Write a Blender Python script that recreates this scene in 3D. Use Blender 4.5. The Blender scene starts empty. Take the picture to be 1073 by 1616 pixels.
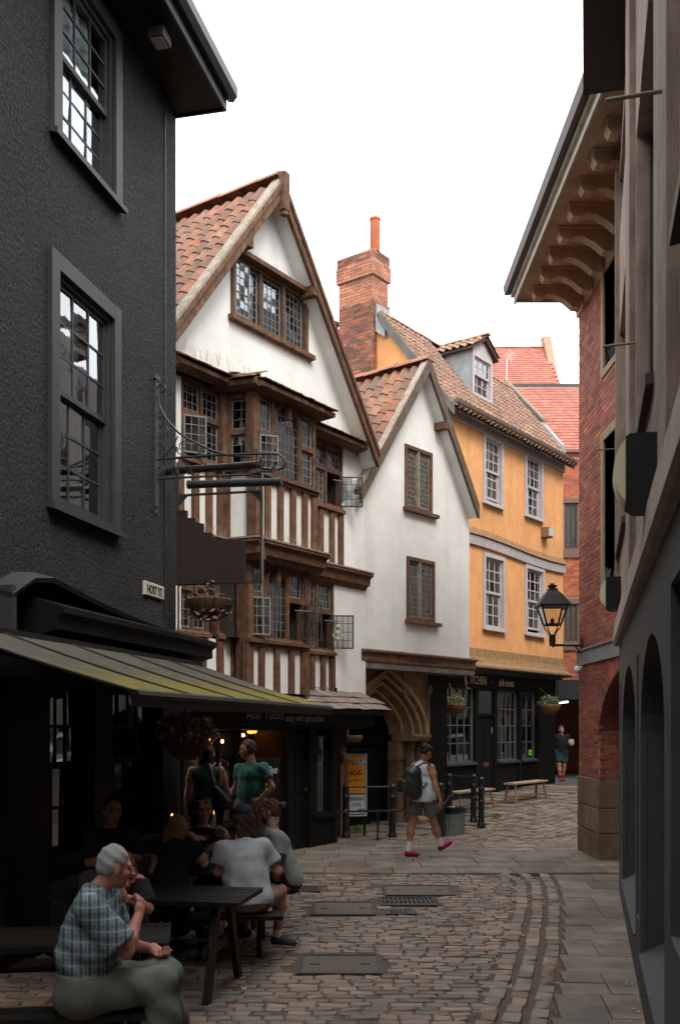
import bpy, bmesh, math, random
import numpy as np
from mathutils import Vector, Matrix, noise
random.seed(11)
C = bpy.context.scene.collection
SC = bpy.context.scene
R_ = math.radians
# ---------------------------------------------------------------- camera, sky, sun, exposure
FPX, PCX, PHY, CH = 1565.0, 536.5, 1145.0, 2.05      # focal length, centre, horizon, eye height
cam = bpy.data.cameras.new('camera'); camo = bpy.data.objects.new('camera', cam); C.objects.link(camo)
camo.location = (0, 0, CH); camo.rotation_euler = (R_(90), 0, 0)
cam.sensor_fit = 'VERTICAL'; cam.sensor_height = 36.0; cam.lens = FPX/1616*36.0
cam.shift_y = (PHY-808)/1616.0
cam.clip_start = 0.1; cam.clip_end = 3000
cam.dof.use_dof = True; cam.dof.focus_distance = 17.0; cam.dof.aperture_fstop = 4.5
SC.camera = camo
W_ = bpy.data.worlds.new('World'); SC.world = W_; W_.use_nodes = True
_nt = W_.node_tree; _nt.nodes.clear()
SUN_EL, SUN_AZ = R_(50), R_(150)       # overcast: the sun is only a soft bright patch behind thin cloud
_sky = _nt.nodes.new('ShaderNodeTexSky'); _sky.sky_type = 'NISHITA'; _sky.sun_disc = False
_sky.sun_elevation = SUN_EL; _sky.sun_rotation = SUN_AZ; _sky.air_density = 1.0; _sky.dust_density = 4.0
_hs = _nt.nodes.new('ShaderNodeHueSaturation'); _hs.inputs['Saturation'].default_value = .16
_tc = _nt.nodes.new('ShaderNodeTexCoord'); _mp = _nt.nodes.new('ShaderNodeMapping'); _mp.inputs['Scale'].default_value = (1, 1, 2.2)
_ns = _nt.nodes.new('ShaderNodeTexNoise'); _ns.inputs['Scale'].default_value = 1.7; _ns.inputs['Detail'].default_value = 5
_cr = _nt.nodes.new('ShaderNodeValToRGB')
_cr.color_ramp.elements[0].position = .3; _cr.color_ramp.elements[0].color = (16.5, 17.4, 18.3, 1)
_cr.color_ramp.elements[1].position = .7; _cr.color_ramp.elements[1].color = (21.5, 21.8, 22.0, 1)
_mx = _nt.nodes.new('ShaderNodeMixRGB'); _mx.inputs[0].default_value = .8
_bg = _nt.nodes.new('ShaderNodeBackground'); _bg.inputs['Strength'].default_value = .1
_wo = _nt.nodes.new('ShaderNodeOutputWorld')
_l = _nt.links.new
_l(_tc.outputs['Generated'], _mp.inputs['Vector']); _l(_mp.outputs['Vector'], _ns.inputs['Vector']); _l(_ns.outputs['Fac'], _cr.inputs[0])
_l(_sky.outputs[0], _hs.inputs['Color']); _l(_hs.outputs[0], _mx.inputs[1]); _l(_cr.outputs[0], _mx.inputs[2])
_l(_mx.outputs[0], _bg.inputs['Color']); _l(_bg.outputs[0], _wo.inputs[0])
_sl = bpy.data.lights.new('sun', 'SUN'); _sl.energy = 1.3; _sl.angle = R_(22); _sl.color = (1, .93, .84)
_so = bpy.data.objects.new('sun', _sl); C.objects.link(_so)
_sd = Vector((math.sin(SUN_AZ)*math.cos(SUN_EL), math.cos(SUN_AZ)*math.cos(SUN_EL), math.sin(SUN_EL)))
_so.rotation_euler = _sd.to_track_quat('Z', 'Y').to_euler(); _so.location = (0, 0, 30)
SC.view_settings.view_transform = 'Standard'; SC.view_settings.look = 'None'
SC.view_settings.gamma = 1.0; SC.view_settings.use_curve_mapping = False
SC.view_settings.exposure = 0.92
SC.render.engine = 'CYCLES'; SC.cycles.max_bounces = 6; SC.cycles.transparent_max_bounces = 10
SC.cycles.use_denoising = True
# ---------------------------------------------------------------- facade frames: u along the wall, v out of it, z up
class Fr:
    def __init__(s, x0, y0, dx, dy, side=1, off=0):
        L = math.hypot(dx, dy); s.d = (dx/L, dy/L); s.n = (s.d[1]*side, -s.d[0]*side)
        s.o = (x0+s.n[0]*off, y0+s.n[1]*off); s.side = side
    def w(s, u, v, z):
        return (s.o[0]+s.d[0]*u+s.n[0]*v, s.o[1]+s.d[1]*u+s.n[1]*v, z)
    def uz(s, px, py, v=0):       # point of the wall plane seen in that direction (surveying the photograph)
        k = (px-PCX)/FPX; ox, oy = s.o[0]+s.n[0]*v, s.o[1]+s.n[1]*v
        u = (k*oy-ox)/(s.d[0]-k*s.d[1]); Y = oy+s.d[1]*u
        return u, CH+(PHY-py)/FPX*Y
    def U(s, px, v=0): return s.uz(px, 0, v)[0]
    def mat(s, u, v, z):
        m = Matrix.Identity(4)
        m[0][0], m[1][0] = s.d; m[0][1], m[1][1] = s.n
        m[0][3], m[1][3], m[2][3] = s.w(u, v, z)
        return m
    def sub(s, u, v, ang=0):      # another frame at that point, turned
        c, si = math.cos(ang), math.sin(ang); p = s.w(u, v, 0)
        return Fr(p[0], p[1], s.d[0]*c-s.d[1]*si, s.d[0]*si+s.d[1]*c, s.side)
    def perp(s, u, v=0):          # frame whose u runs outwards (old v); its own v points to old -u (side 1)
        p = s.w(u, v, 0); return Fr(p[0], p[1], s.n[0], s.n[1], s.side)
GW = Fr(0, 0, 1, 0, -1)           # world: u = x, v = y
class XY:
    n = (0, 1); d = (1, 0); o = (0, 0); side = -1
    def w(s, u, v, z): return (u, v, z)
WORLD = XY()

def smooth(a, b, t):
    t = max(0., min(1., (t-a)/(b-a))); return t*t*(3-2*t)
def gz(Y):
    return .38*smooth(16.6, 28.5, Y)
def gnd(px, py, h=0.0):           # ground point seen in that direction
    Y = (CH-h)*FPX/(py-PHY)
    for _ in range(12): Y = (CH-h-gz(Y))*FPX/(py-PHY)
    return ((px-PCX)/FPX*Y, Y, gz(Y)+h)

BASE = {}
def tag(o, label=None, cat=None, group=None, kind=None):
    if label: o['label'] = label
    if cat: o['category'] = cat
    if group: o['group'] = group
    if kind: o['kind'] = kind
    return o
def thing(name, base, label, cat, group=None):
    o = bpy.data.objects.new(name, None); C.objects.link(o); o.location = base; o.empty_display_size = .2
    BASE[o.name] = Vector(base); return tag(o, label, cat, group)
class MB:
    def __init__(s): s.v = []; s.f = []; s.m = []; s.mi = 0
    def add(s, vs, fs):
        b = len(s.v); s.v += [tuple(p) for p in vs]; s.f += [tuple(i+b for i in f) for f in fs]; s.m += [s.mi]*len(fs); return s
    def hexa(s, p):               # eight points: bottom ring then top ring
        return s.add(p, [(0,3,2,1),(4,5,6,7),(0,1,5,4),(1,2,6,5),(2,3,7,6),(3,0,4,7)])
    def box(s, fr, u0, u1, v0, v1, z0, z1, j=0, tz=0):
        r = lambda: random.uniform(-j, j) if j else 0
        P = [(u0,v0,z0),(u1,v0,z0),(u1,v1,z0),(u0,v1,z0),(u0,v0,z1),(u1,v0,z1),(u1,v1,z1),(u0,v1,z1)]
        return s.hexa([fr.w(a+r(), b+r(), c+r()) for a, b, c in P])
    def ebox(s, fr, u0, u1, v0, v1, z0, z1, e=.01):   # box with its front (v1) edges chamfered
        P = [(u0,v0,z0),(u1,v0,z0),(u1,v0,z1),(u0,v0,z1),(u0,v1-e,z0),(u1,v1-e,z0),(u1,v1-e,z1),(u0,v1-e,z1),
             (u0+e,v1,z0+e),(u1-e,v1,z0+e),(u1-e,v1,z1-e),(u0+e,v1,z1-e)]
        F = [(0,1,2,3),(8,11,10,9)]
        for a in range(4):
            b = (a+1) % 4; F += [(a,b,b+4,a+4),(a+4,b+4,b+8,a+8)]
        return s.add([fr.w(*p) for p in P], F)
    def prism(s, fr, poly, v0, v1):      # polygon in (u, z) given depth
        n = len(poly)
        return s.add([fr.w(a, v0, b) for a, b in poly]+[fr.w(a, v1, b) for a, b in poly],
                     [tuple(range(n)), tuple(range(2*n-1, n-1, -1))]+[(i, (i+1) % n, (i+1) % n+n, i+n) for i in range(n)])
    def run(s, fr, prof, u0, u1, caps=True):        # profile in (v, z) run along u
        n = len(prof)
        F = [(i, (i+1) % n, (i+1) % n+n, i+n) for i in range(n)]
        if caps: F += [tuple(range(n)), tuple(range(2*n-1, n-1, -1))]
        return s.add([fr.w(u0, a, b) for a, b in prof]+[fr.w(u1, a, b) for a, b in prof], F)
    def bar(s, a, b, w, h=None, up=(0, 0, 1)):        # square bar between two world points
        a, b = Vector(a), Vector(b); d = (b-a).normalized(); h = h or w
        up = Vector(up)
        if abs(d.dot(up)) > .97: up = Vector((1, 0, 0))
        x = d.cross(up).normalized()*w/2; y = x.cross(d).normalized()*h/2
        return s.hexa([a-x-y, a+x-y, a+x+y, a-x+y, b-x-y, b+x-y, b+x+y, b-x+y])
    def tube(s, pts, r, n=6, cap=True):
        pts = [Vector(p) for p in pts]; m = len(pts); rs = r if isinstance(r, (list, tuple)) else [r]*m
        V = []; prev = None
        for i, p in enumerate(pts):
            d = (pts[min(i+1, m-1)]-pts[max(i-1, 0)]).normalized()
            if prev is None:
                up = Vector((0, 0, 1)) if abs(d.z) < .9 else Vector((1, 0, 0)); x = d.cross(up).normalized()
            else:
                x = (prev-d*prev.dot(d)).normalized()
            prev = x; y = d.cross(x)
            for k in range(n):
                a = 2*math.pi*k/n; V.append(p+(x*math.cos(a)+y*math.sin(a))*rs[i])
        F = [(i*n+k, i*n+(k+1) % n, (i+1)*n+(k+1) % n, (i+1)*n+k) for i in range(m-1) for k in range(n)]
        if cap: F += [tuple(range(n)), tuple(range((m-1)*n, m*n))]
        return s.add(V, F)
    def lathe(s, c, prof, n=16, axis=None):           # profile (r, h) about a vertical (or given) axis
        V = []; ax = Vector(axis or (0, 0, 1)).normalized(); x = ax.orthogonal().normalized(); y = ax.cross(x); c = Vector(c)
        for r, h in prof:
            for k in range(n):
                a = 2*math.pi*k/n; V.append(c+ax*h+(x*math.cos(a)+y*math.sin(a))*max(r, 1e-4))
        m = len(prof)
        F = [(i*n+k, i*n+(k+1) % n, (i+1)*n+(k+1) % n, (i+1)*n+k) for i in range(m-1) for k in range(n)]
        F += [tuple(range(n)), tuple(range((m-1)*n, m*n))]
        return s.add(V, F)
    def ell(s, c, r, n=8, m=6):
        V = []; c = Vector(c)
        for i in range(m+1):
            t = math.pi*i/m
            for k in range(n):
                a = 2*math.pi*k/n; V.append((c[0]+r[0]*math.sin(t)*math.cos(a)+1e-5*k, c[1]+r[1]*math.sin(t)*math.sin(a), c[2]+r[2]*math.cos(t)))
        F = [(i*n+k, i*n+(k+1) % n, (i+1)*n+(k+1) % n, (i+1)*n+k) for i in range(m) for k in range(n)]
        return s.add(V, F)
    def build(s, name, mats, parent=None, kind=None, sm=False, base=None, fix=True):
        mats = mats if isinstance(mats, (list, tuple)) else [mats]
        if parent is not None: B = BASE[parent.name]
        elif base is not None: B = Vector(base)
        else:
            a = np.array(s.v) if s.v else np.zeros((1, 3)); B = Vector((float((a[:, 0].min()+a[:, 0].max())/2), float((a[:, 1].min()+a[:, 1].max())/2), float(a[:, 2].min())))
        me = bpy.data.meshes.new(name); me.from_pydata([(p[0]-B[0], p[1]-B[1], p[2]-B[2]) for p in s.v], [], s.f)
        for m in mats: me.materials.append(m)
        if len(mats) > 1: me.polygons.foreach_set('material_index', s.m)
        if fix:
            bm = bmesh.new(); bm.from_mesh(me); bmesh.ops.recalc_face_normals(bm, faces=bm.faces); bm.to_mesh(me); bm.free()
        if sm:
            me.polygons.foreach_set('use_smooth', [True]*len(me.polygons)); me.set_sharp_from_angle(angle=R_(sm if sm is not True else 40))
        me.update()
        o = bpy.data.objects.new(name, me); C.objects.link(o)
        if parent is not None: o.parent = parent
        else: o.location = B
        BASE[o.name] = B.copy()
        if kind: o['kind'] = kind
        return o
def struct(mb, name, m, **k): return mb.build(name, m, kind='structure', **k)
def mesh_of(mb, name, m, sm=False):      # a mesh at the origin for repeated pieces
    me = bpy.data.meshes.new(name); me.from_pydata(mb.v, [], mb.f); me.materials.append(m)
    bm = bmesh.new(); bm.from_mesh(me); bmesh.ops.recalc_face_normals(bm, faces=bm.faces); bm.to_mesh(me); bm.free()
    if sm: me.polygons.foreach_set('use_smooth', [True]*len(me.polygons)); me.set_sharp_from_angle(angle=R_(sm if sm is not True else 60))
    return me
def pieces(name, parent, items, meshes, limit=290, stuff=None):
    """items: (world matrix, mesh index). The ones that show largest become objects, the rest one mesh."""
    if not items: return
    B = BASE[parent.name]
    def score(it):
        t = it[0].translation; s = it[0].to_scale()
        x, y = t.x/t.y*FPX+PCX if t.y > .5 else -999, PHY-(t.z-CH)/t.y*FPX if t.y > .5 else -999
        inside = -10 < x < 1083 and -10 < y < 1626
        return -((s.x+s.y+s.z)/max(t.y, .5)) if inside else 1
    items = sorted(items, key=score); TB = Matrix.Translation(-B)
    for m, k in items[:limit]:
        o = bpy.data.objects.new(name, meshes[k]); C.objects.link(o); o.parent = parent; o.matrix_local = TB @ m
    rest = items[limit:]
    if rest:
        V = []; F = []; n = 0; cache = {}
        for m, k in rest:
            if k not in cache:
                me = meshes[k]; a = np.empty(len(me.vertices)*3, np.float32); me.vertices.foreach_get('co', a)
                cache[k] = (a.reshape(-1, 3), [tuple(p.vertices) for p in me.polygons])
            a, f = cache[k]; M4 = np.array(TB @ m)
            V.append(a @ M4[:3, :3].T+M4[:3, 3]); F += [tuple(i+n for i in q) for q in f]; n += len(a)
        me = bpy.data.meshes.new(stuff or name+'_mass'); me.from_pydata(np.concatenate(V).tolist(), [], F)
        for m in meshes[0].materials: me.materials.append(m)
        if len(meshes[0].polygons) and meshes[0].polygons[0].use_smooth:
            me.polygons.foreach_set('use_smooth', [True]*len(me.polygons)); me.set_sharp_from_angle(angle=R_(60))
        o = bpy.data.objects.new(stuff or name+'_mass', me); C.objects.link(o); o.parent = parent; o['kind'] = 'stuff'
def holes_wall(mb, fr, u0, u1, z0, z1, holes, v=0, depth=.2):
    """front sheet with openings and their reveals"""
    us = sorted({u0, u1, *[h[0] for h in holes], *[h[1] for h in holes]}); zs = sorted({z0, z1, *[h[2] for h in holes], *[h[3] for h in holes]})
    us = [u for u in us if u0 <= u <= u1]; zs = [z for z in zs if z0 <= z <= z1]
    for a, b in zip(us, us[1:]):
        for c, d in zip(zs, zs[1:]):
            mu, mz = (a+b)/2, (c+d)/2
            if any(h[0] < mu < h[1] and h[2] < mz < h[3] for h in holes): continue
            mb.add([fr.w(a, v, c), fr.w(b, v, c), fr.w(b, v, d), fr.w(a, v, d)], [(0, 1, 2, 3)])
    for h in holes:
        a, b, c, d = h[:4]; w = v-depth
        mb.add([fr.w(a, v, c), fr.w(b, v, c), fr.w(b, v, d), fr.w(a, v, d), fr.w(a, w, c), fr.w(b, w, c), fr.w(b, w, d), fr.w(a, w, d)],
               [(0, 1, 5, 4), (1, 2, 6, 5), (2, 3, 7, 6), (3, 0, 4, 7)])
    return mb
# ---------------------------------------------------------------- materials
_M = {}
def mat(name, c1, c2=None, sc=5., rough=.85, bump=None, rand=0., pal=None, metal=0., streak=None, dirt=None, dsc=.7, damt=.5, spec=.3, emit=None, noisy=.5, rvar=.0, sub=0):
    if name in _M: return _M[name]
    m = bpy.data.materials.new(name); m.use_nodes = True; nt = m.node_tree; N = nt.nodes; L = nt.links.new
    bs = N['Principled BSDF']; bs.inputs['Roughness'].default_value = rough; bs.inputs['Metallic'].default_value = metal
    bs.inputs['Specular IOR Level'].default_value = spec
    geo = N.new('ShaderNodeNewGeometry'); pos = geo.outputs['Position']
    rnd = None
    if rand or pal:
        oi = N.new('ShaderNodeObjectInfo'); ad = N.new('ShaderNodeMath'); ad.operation = 'ADD'; fr = N.new('ShaderNodeMath'); fr.operation = 'FRACT'
        L(oi.outputs['Random'], ad.inputs[0]); L(geo.outputs['Random Per Island'], ad.inputs[1]); L(ad.outputs[0], fr.inputs[0]); rnd = fr.outputs[0]
    if pal:
        cr = N.new('ShaderNodeValToRGB'); cr.color_ramp.interpolation = 'LINEAR'
        el = cr.color_ramp.elements
        while len(el) < len(pal): el.new(.5)
        for i, c in enumerate(pal): el[i].position = i/(len(pal)-1); el[i].color = (*c, 1)
        L(rnd, cr.inputs[0]); base = cr.outputs[0]
    else:
        rg = N.new('ShaderNodeRGB'); rg.outputs[0].default_value = (*c1, 1); base = rg.outputs[0]
    def nz(scale, vec, detail=6, ro=.6):
        n = N.new('ShaderNodeTexNoise'); n.inputs['Scale'].default_value = scale; n.inputs['Detail'].default_value = detail; n.inputs['Roughness'].default_value = ro
        L(vec, n.inputs['Vector']); return n.outputs['Fac']
    def ramp(x, a, b):
        r = N.new('ShaderNodeMapRange'); r.inputs[1].default_value = a; r.inputs[2].default_value = b; L(x, r.inputs[0]); return r.outputs[0]
    def mul(x, k):
        r = N.new('ShaderNodeMath'); r.operation = 'MULTIPLY'; L(x, r.inputs[0])
        if isinstance(k, float): r.inputs[1].default_value = k
        else: L(k, r.inputs[1])
        return r.outputs[0]
    def mix(a, b, f, mode='MIX'):
        x = N.new('ShaderNodeMixRGB'); x.blend_type = mode
        if isinstance(f, float): x.inputs[0].default_value = f
        else: L(f, x.inputs[0])
        for s, q in ((1, a), (2, b)):
            if isinstance(q, tuple): x.inputs[s].default_value = (*q, 1)
            else: L(q, x.inputs[s])
        return x.outputs[0]
    if c2:
        base = mix(base, c2, ramp(nz(sc, pos), .5-noisy*.3, .5+noisy*.3))
    if dirt:
        base = mix(base, dirt, mul(ramp(nz(dsc, pos, 8, .65), .42, .72), float(damt)))
    if streak:
        mp = N.new('ShaderNodeMapping'); mp.inputs['Scale'].default_value = streak[2] if len(streak) > 2 else (5, 5, .5); L(pos, mp.inputs['Vector'])
        base = mix(base, streak[0], mul(ramp(nz(1.0, mp.outputs[0], 6, .6), .5, .75), float(streak[1])))
    if rand:
        mr = N.new('ShaderNodeMapRange'); mr.inputs[3].default_value = 1-rand; mr.inputs[4].default_value = 1+rand
        if pal:
            f2 = N.new('ShaderNodeMath'); f2.operation = 'MULTIPLY'; f2.inputs[1].default_value = 7.31; f3 = N.new('ShaderNodeMath'); f3.operation = 'FRACT'
            L(rnd, f2.inputs[0]); L(f2.outputs[0], f3.inputs[0]); L(f3.outputs[0], mr.inputs[0])
        else: L(rnd, mr.inputs[0])
        vm = N.new('ShaderNodeVectorMath'); vm.operation = 'SCALE'; L(base, vm.inputs[0]); L(mr.outputs[0], vm.inputs['Scale']); base = vm.outputs[0]
    L(base, bs.inputs['Base Color'])
    if rvar:
        q = N.new('ShaderNodeMapRange'); q.inputs[3].default_value = max(0., rough-rvar); q.inputs[4].default_value = min(1., rough+rvar)
        L(nz(3.0, pos), q.inputs[0]); L(q.outputs[0], bs.inputs['Roughness'])
    if bump:
        b = N.new('ShaderNodeBump'); b.inputs['Strength'].default_value = bump[1]; b.inputs['Distance'].default_value = bump[2]
        vec = pos
        if len(bump) > 3:
            mp = N.new('ShaderNodeMapping'); mp.inputs['Scale'].default_value = bump[3]; L(pos, mp.inputs['Vector']); vec = mp.outputs[0]
        L(nz(bump[0], vec, 1.5 if (len(bump) > 3 and bump[3] == (1, 1, .6)) else 5, .5 if (len(bump) > 3 and bump[3] == (1, 1, .6)) else .6), b.inputs['Height']); L(b.outputs[0], bs.inputs['Normal'])
    if emit:
        bs.inputs['Emission Color'].default_value = (*emit[0], 1); bs.inputs['Emission Strength'].default_value = emit[1]
    if sub: bs.inputs['Subsurface Weight'].default_value = sub; bs.inputs['Subsurface Scale'].default_value = .01
    _M[name] = m; return m
def glass(name='window_glass', tint=(.80, .84, .84), base=.07, rough=.02, gain=1.0):
    if name in _M: return _M[name]
    m = bpy.data.materials.new(name); m.use_nodes = True; nt = m.node_tree; N = nt.nodes; L = nt.links.new; N.clear()
    out = N.new('ShaderNodeOutputMaterial'); mx = N.new('ShaderNodeMixShader'); tr = N.new('ShaderNodeBsdfTransparent'); gl = N.new('ShaderNodeBsdfGlossy')
    tr.inputs[0].default_value = (*tint, 1); gl.inputs['Roughness'].default_value = rough; gl.inputs[0].default_value = (.95, .97, 1, 1)
    fz = N.new('ShaderNodeFresnel'); fz.inputs['IOR'].default_value = 1.55
    a = N.new('ShaderNodeMath'); a.operation = 'MULTIPLY_ADD'; a.inputs[1].default_value = gain*1.6; a.inputs[2].default_value = base; a.use_clamp = True
    nz = N.new('ShaderNodeTexNoise'); nz.inputs['Scale'].default_value = 2.5; nz.inputs['Detail'].default_value = 2
    g = N.new('ShaderNodeNewGeometry'); b = N.new('ShaderNodeBump'); b.inputs['Strength'].default_value = .1; b.inputs['Distance'].default_value = .02
    L(g.outputs['Position'], nz.inputs['Vector']); L(nz.outputs['Fac'], b.inputs['Height']); L(b.outputs[0], gl.inputs['Normal'])
    L(fz.outputs[0], a.inputs[0]); L(a.outputs[0], mx.inputs[0]); L(tr.outputs[0], mx.inputs[1]); L(gl.outputs[0], mx.inputs[2]); L(mx.outputs[0], out.inputs[0])
    _M[name] = m; return m
GL = glass()
# shared stock
IRON = mat('black_iron', (.012, .012, .013), (.03, .027, .024), sc=14, rough=.5, bump=(60, .3, .002), spec=.5)
BLK = mat('black_paint', (.007, .007, .0075), (.011, .011, .011), sc=9, rough=.5, bump=(50, .25, .003), spec=.25)
OAK = mat('old_oak', (.075, .036, .020), (.16, .082, .045), sc=9, rough=.8, bump=(30, .7, .008, (1, 1, .12)), streak=((.035, .02, .013), .8, (14, 14, 1.2)), rand=.18)
PLW = mat('limewashed_plaster', (.74, .735, .70), (.66, .65, .62), sc=2.2, rough=.92, bump=(7, .35, .02), streak=((.50, .47, .42), .30, (2.5, 2.5, .35)), dirt=(.56, .53, .48), dsc=.9, damt=.35)
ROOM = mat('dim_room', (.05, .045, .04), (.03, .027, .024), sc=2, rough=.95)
CURT = mat('curtain_cloth', (.55, .53, .49), (.42, .40, .37), sc=8, rough=.95)
LEAD = mat('weathered_lead', (.24, .265, .275), (.33, .35, .35), sc=4, rough=.6, bump=(9, .4, .01), streak=((.14, .16, .17), .6))

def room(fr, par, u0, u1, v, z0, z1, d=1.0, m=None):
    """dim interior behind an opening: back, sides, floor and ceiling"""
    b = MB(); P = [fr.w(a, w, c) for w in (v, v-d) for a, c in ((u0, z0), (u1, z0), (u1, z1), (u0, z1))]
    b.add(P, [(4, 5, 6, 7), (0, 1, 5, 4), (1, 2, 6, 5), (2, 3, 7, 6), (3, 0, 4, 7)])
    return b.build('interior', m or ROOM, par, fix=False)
def frame_box(b, fr, u0, u1, z0, z1, v0, v1, w, wb=None, wt=None):
    wb = w if wb is None else wb; wt = w if wt is None else wt
    b.box(fr, u0, u0+w, v0, v1, z0, z1); b.box(fr, u1-w, u1, v0, v1, z0, z1)
    b.box(fr, u0+w, u1-w, v0, v1-.002, z0, z0+wb); b.box(fr, u0+w, u1-w, v0, v1-.002, z1-wt, z1)
def pane(fr, par, u0, u1, z0, z1, v, m=None, tilt=.006):
    t = [v+random.uniform(-tilt, tilt) for _ in range(3)]; t.append(t[0]-t[1]+t[2])
    b = MB(); b.add([fr.w(u0, t[0], z0), fr.w(u1, t[1], z0), fr.w(u1, t[2], z1), fr.w(u0, t[3], z1)], [(0, 1, 2, 3)])
    return b.build('pane', m or GL, par, fix=False)
def curtain(fr, par, u0, u1, z0, z1, v, m=None, waves=6, amp=.03):
    b = MB(); n = waves*6; V = []
    for i in range(n+1):
        u = u0+(u1-u0)*i/n; a = v+amp*math.sin(i/6*2*math.pi)
        V += [fr.w(u, a, z0), fr.w(u, a*.6+v*.4, z1)]
    b.add(V, [(2*i, 2*i+2, 2*i+3, 2*i+1) for i in range(n)])
    return b.build('curtain', m or CURT, par, fix=False, sm=True)
def sash_window(fr, par, u0, u1, z0, z1, v, cols, up, lo, fm, depth=.14, fw=.07, sw=.045, bar=.018, split=None, lift=0., panes=True, interior=True, curt=None, cd=.12, gm=None, sill=.05, proud=.02, name='window'):
    """box frame + two sashes (upper one outside), each with glazing bars and single panes"""
    b = MB(); frame_box(b, fr, u0, u1, z0, z1, v-depth, v+proud, fw, fw*.6)
    b.run(fr, [(v-.05, z0-.01), (v+proud+sill, z0-.05), (v+proud+sill, z0-.005), (v-.05, z0+.03)], u0-.02, u1+.02)
    w = b.build(name, fm, par)
    a0, a1, c0, c1 = u0+fw, u1-fw, z0+fw*.6, z1-fw
    zm = c0+(c1-c0)*(split if split else .5)
    for k, (s0, s1, rows, vv) in enumerate(((zm-.02, c1, up, v-.035), (c0+lift, zm+.02+lift, lo, v-.08))):
        s = MB(); frame_box(s, fr, a0, a1, s0, s1, vv-.035, vv, sw, sw*1.2)
        du = (a1-a0-2*sw)/cols; dz = (s1-s0-sw*2.2)/rows
        for i in range(1, cols): s.box(fr, a0+sw+du*i-bar/2, a0+sw+du*i+bar/2, vv-.026, vv-.004, s0+sw, s1-sw)
        for j in range(1, rows): s.box(fr, a0+sw, a1-sw, vv-.027, vv-.006, s0+sw*1.2+dz*j-bar/2, s0+sw*1.2+dz*j+bar/2)
        s.build('sash', fm, w)
        for i in range(cols):
            for j in range(rows):
                pane(fr, w, a0+sw+du*i, a0+sw+du*(i+1), s0+sw*1.2+dz*j, s0+sw*1.2+dz*(j+1), vv-.016, gm)
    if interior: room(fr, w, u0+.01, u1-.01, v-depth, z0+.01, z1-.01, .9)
    if curt:
        for q in curt: curtain(fr, w, a0+(a1-a0)*q[0], a0+(a1-a0)*q[1], c0+(c1-c0)*q[2], c0+(c1-c0)*q[3], v-depth-cd, q[4] if len(q) > 4 else None, waves=max(2, int((q[1]-q[0])*7)))
    return w
LEADM = mat('window_leading', (.16, .17, .17), (.10, .105, .11), sc=20, rough=.6)
GLL = glass('old_leaded_glass', (.66, .70, .68), .10, .05, 1.2)
def leaded(fr, w, u0, u1, z0, z1, v, cell=(.11, .13), fm=None, fw=.022, top=None, tilt=.006):
    """a leaded light: iron frame, cames and small quarries that each sit a little out of true"""
    nu = max(2, round((u1-u0)/cell[0])); nz = max(2, round((z1-z0)/cell[1])); du, dz = (u1-u0)/nu, (z1-z0)/nz
    s = MB()
    if fm: frame_box(s, fr, u0, u1, z0, z1, v-.012, v+.012, fw)
    for i in range(1, nu):
        zt = z1 if top is None else top(u0+du*i)
        s.box(fr, u0+du*i-.0045, u0+du*i+.0045, v-.004, v+.006, z0, zt)
    for j in range(1, nz): s.box(fr, u0, u1, v-.004, v+.0055, z0+dz*j-.0045, z0+dz*j+.0045)
    s.build('leading', fm or LEADM, w)
    g = MB()
    for i in range(nu):
        for j in range(nz):
            t = [v+random.uniform(-tilt, tilt)*.35 for _ in range(3)]; t.append(t[0]-t[1]+t[2])
            a, b_, c, d = u0+du*i, u0+du*(i+1), z0+dz*j, z0+dz*(j+1)
            g.add([fr.w(a, t[0], c), fr.w(b_, t[1], c), fr.w(b_, t[2], d), fr.w(a, t[3], d)], [(0, 1, 2, 3)])
    g.build('quarry_glass', GLL, w, fix=False, kind='stuff')
def text(body, size, fr, u, v, z, m, par, ext=.004, shear=0, name='lettering', ax='CENTER', sx=1., kind=None, rot=0, space=1.):
    cu = bpy.data.curves.new('t', 'FONT'); cu.body = body; cu.size = size; cu.extrude = ext; cu.align_x = ax; cu.shear = shear; cu.space_character = space
    cu.offset = size*.008
    cu.resolution_u = 3
    o = bpy.data.objects.new('t', cu); C.objects.link(o)
    me = bpy.data.meshes.new_from_object(o.evaluated_get(bpy.context.evaluated_depsgraph_get())); bpy.data.objects.remove(o)
    me.materials.clear(); me.materials.append(m)
    # text x -> reading direction along the wall, text y -> up, text z -> out of the wall
    s = 1 if fr.side == 1 else -1
    M4 = Matrix.Identity(4)
    for r in range(2):
        M4[r][0] = fr.d[r]*s; M4[r][2] = fr.n[r]; M4[r][1] = 0
    M4[2][0] = 0; M4[2][1] = 1; M4[2][2] = 0
    p = fr.w(u, v, z); M4[0][3], M4[1][3], M4[2][3] = p
    me.transform(Matrix.Translation(-BASE[par.name]) @ M4 @ Matrix.Rotation(rot, 4, 'Z') @ Matrix.Diagonal((sx, 1, 1, 1)))
    o = bpy.data.objects.new(name, me); C.objects.link(o); o.parent = par
    if kind: o['kind'] = kind
    return o
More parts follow.
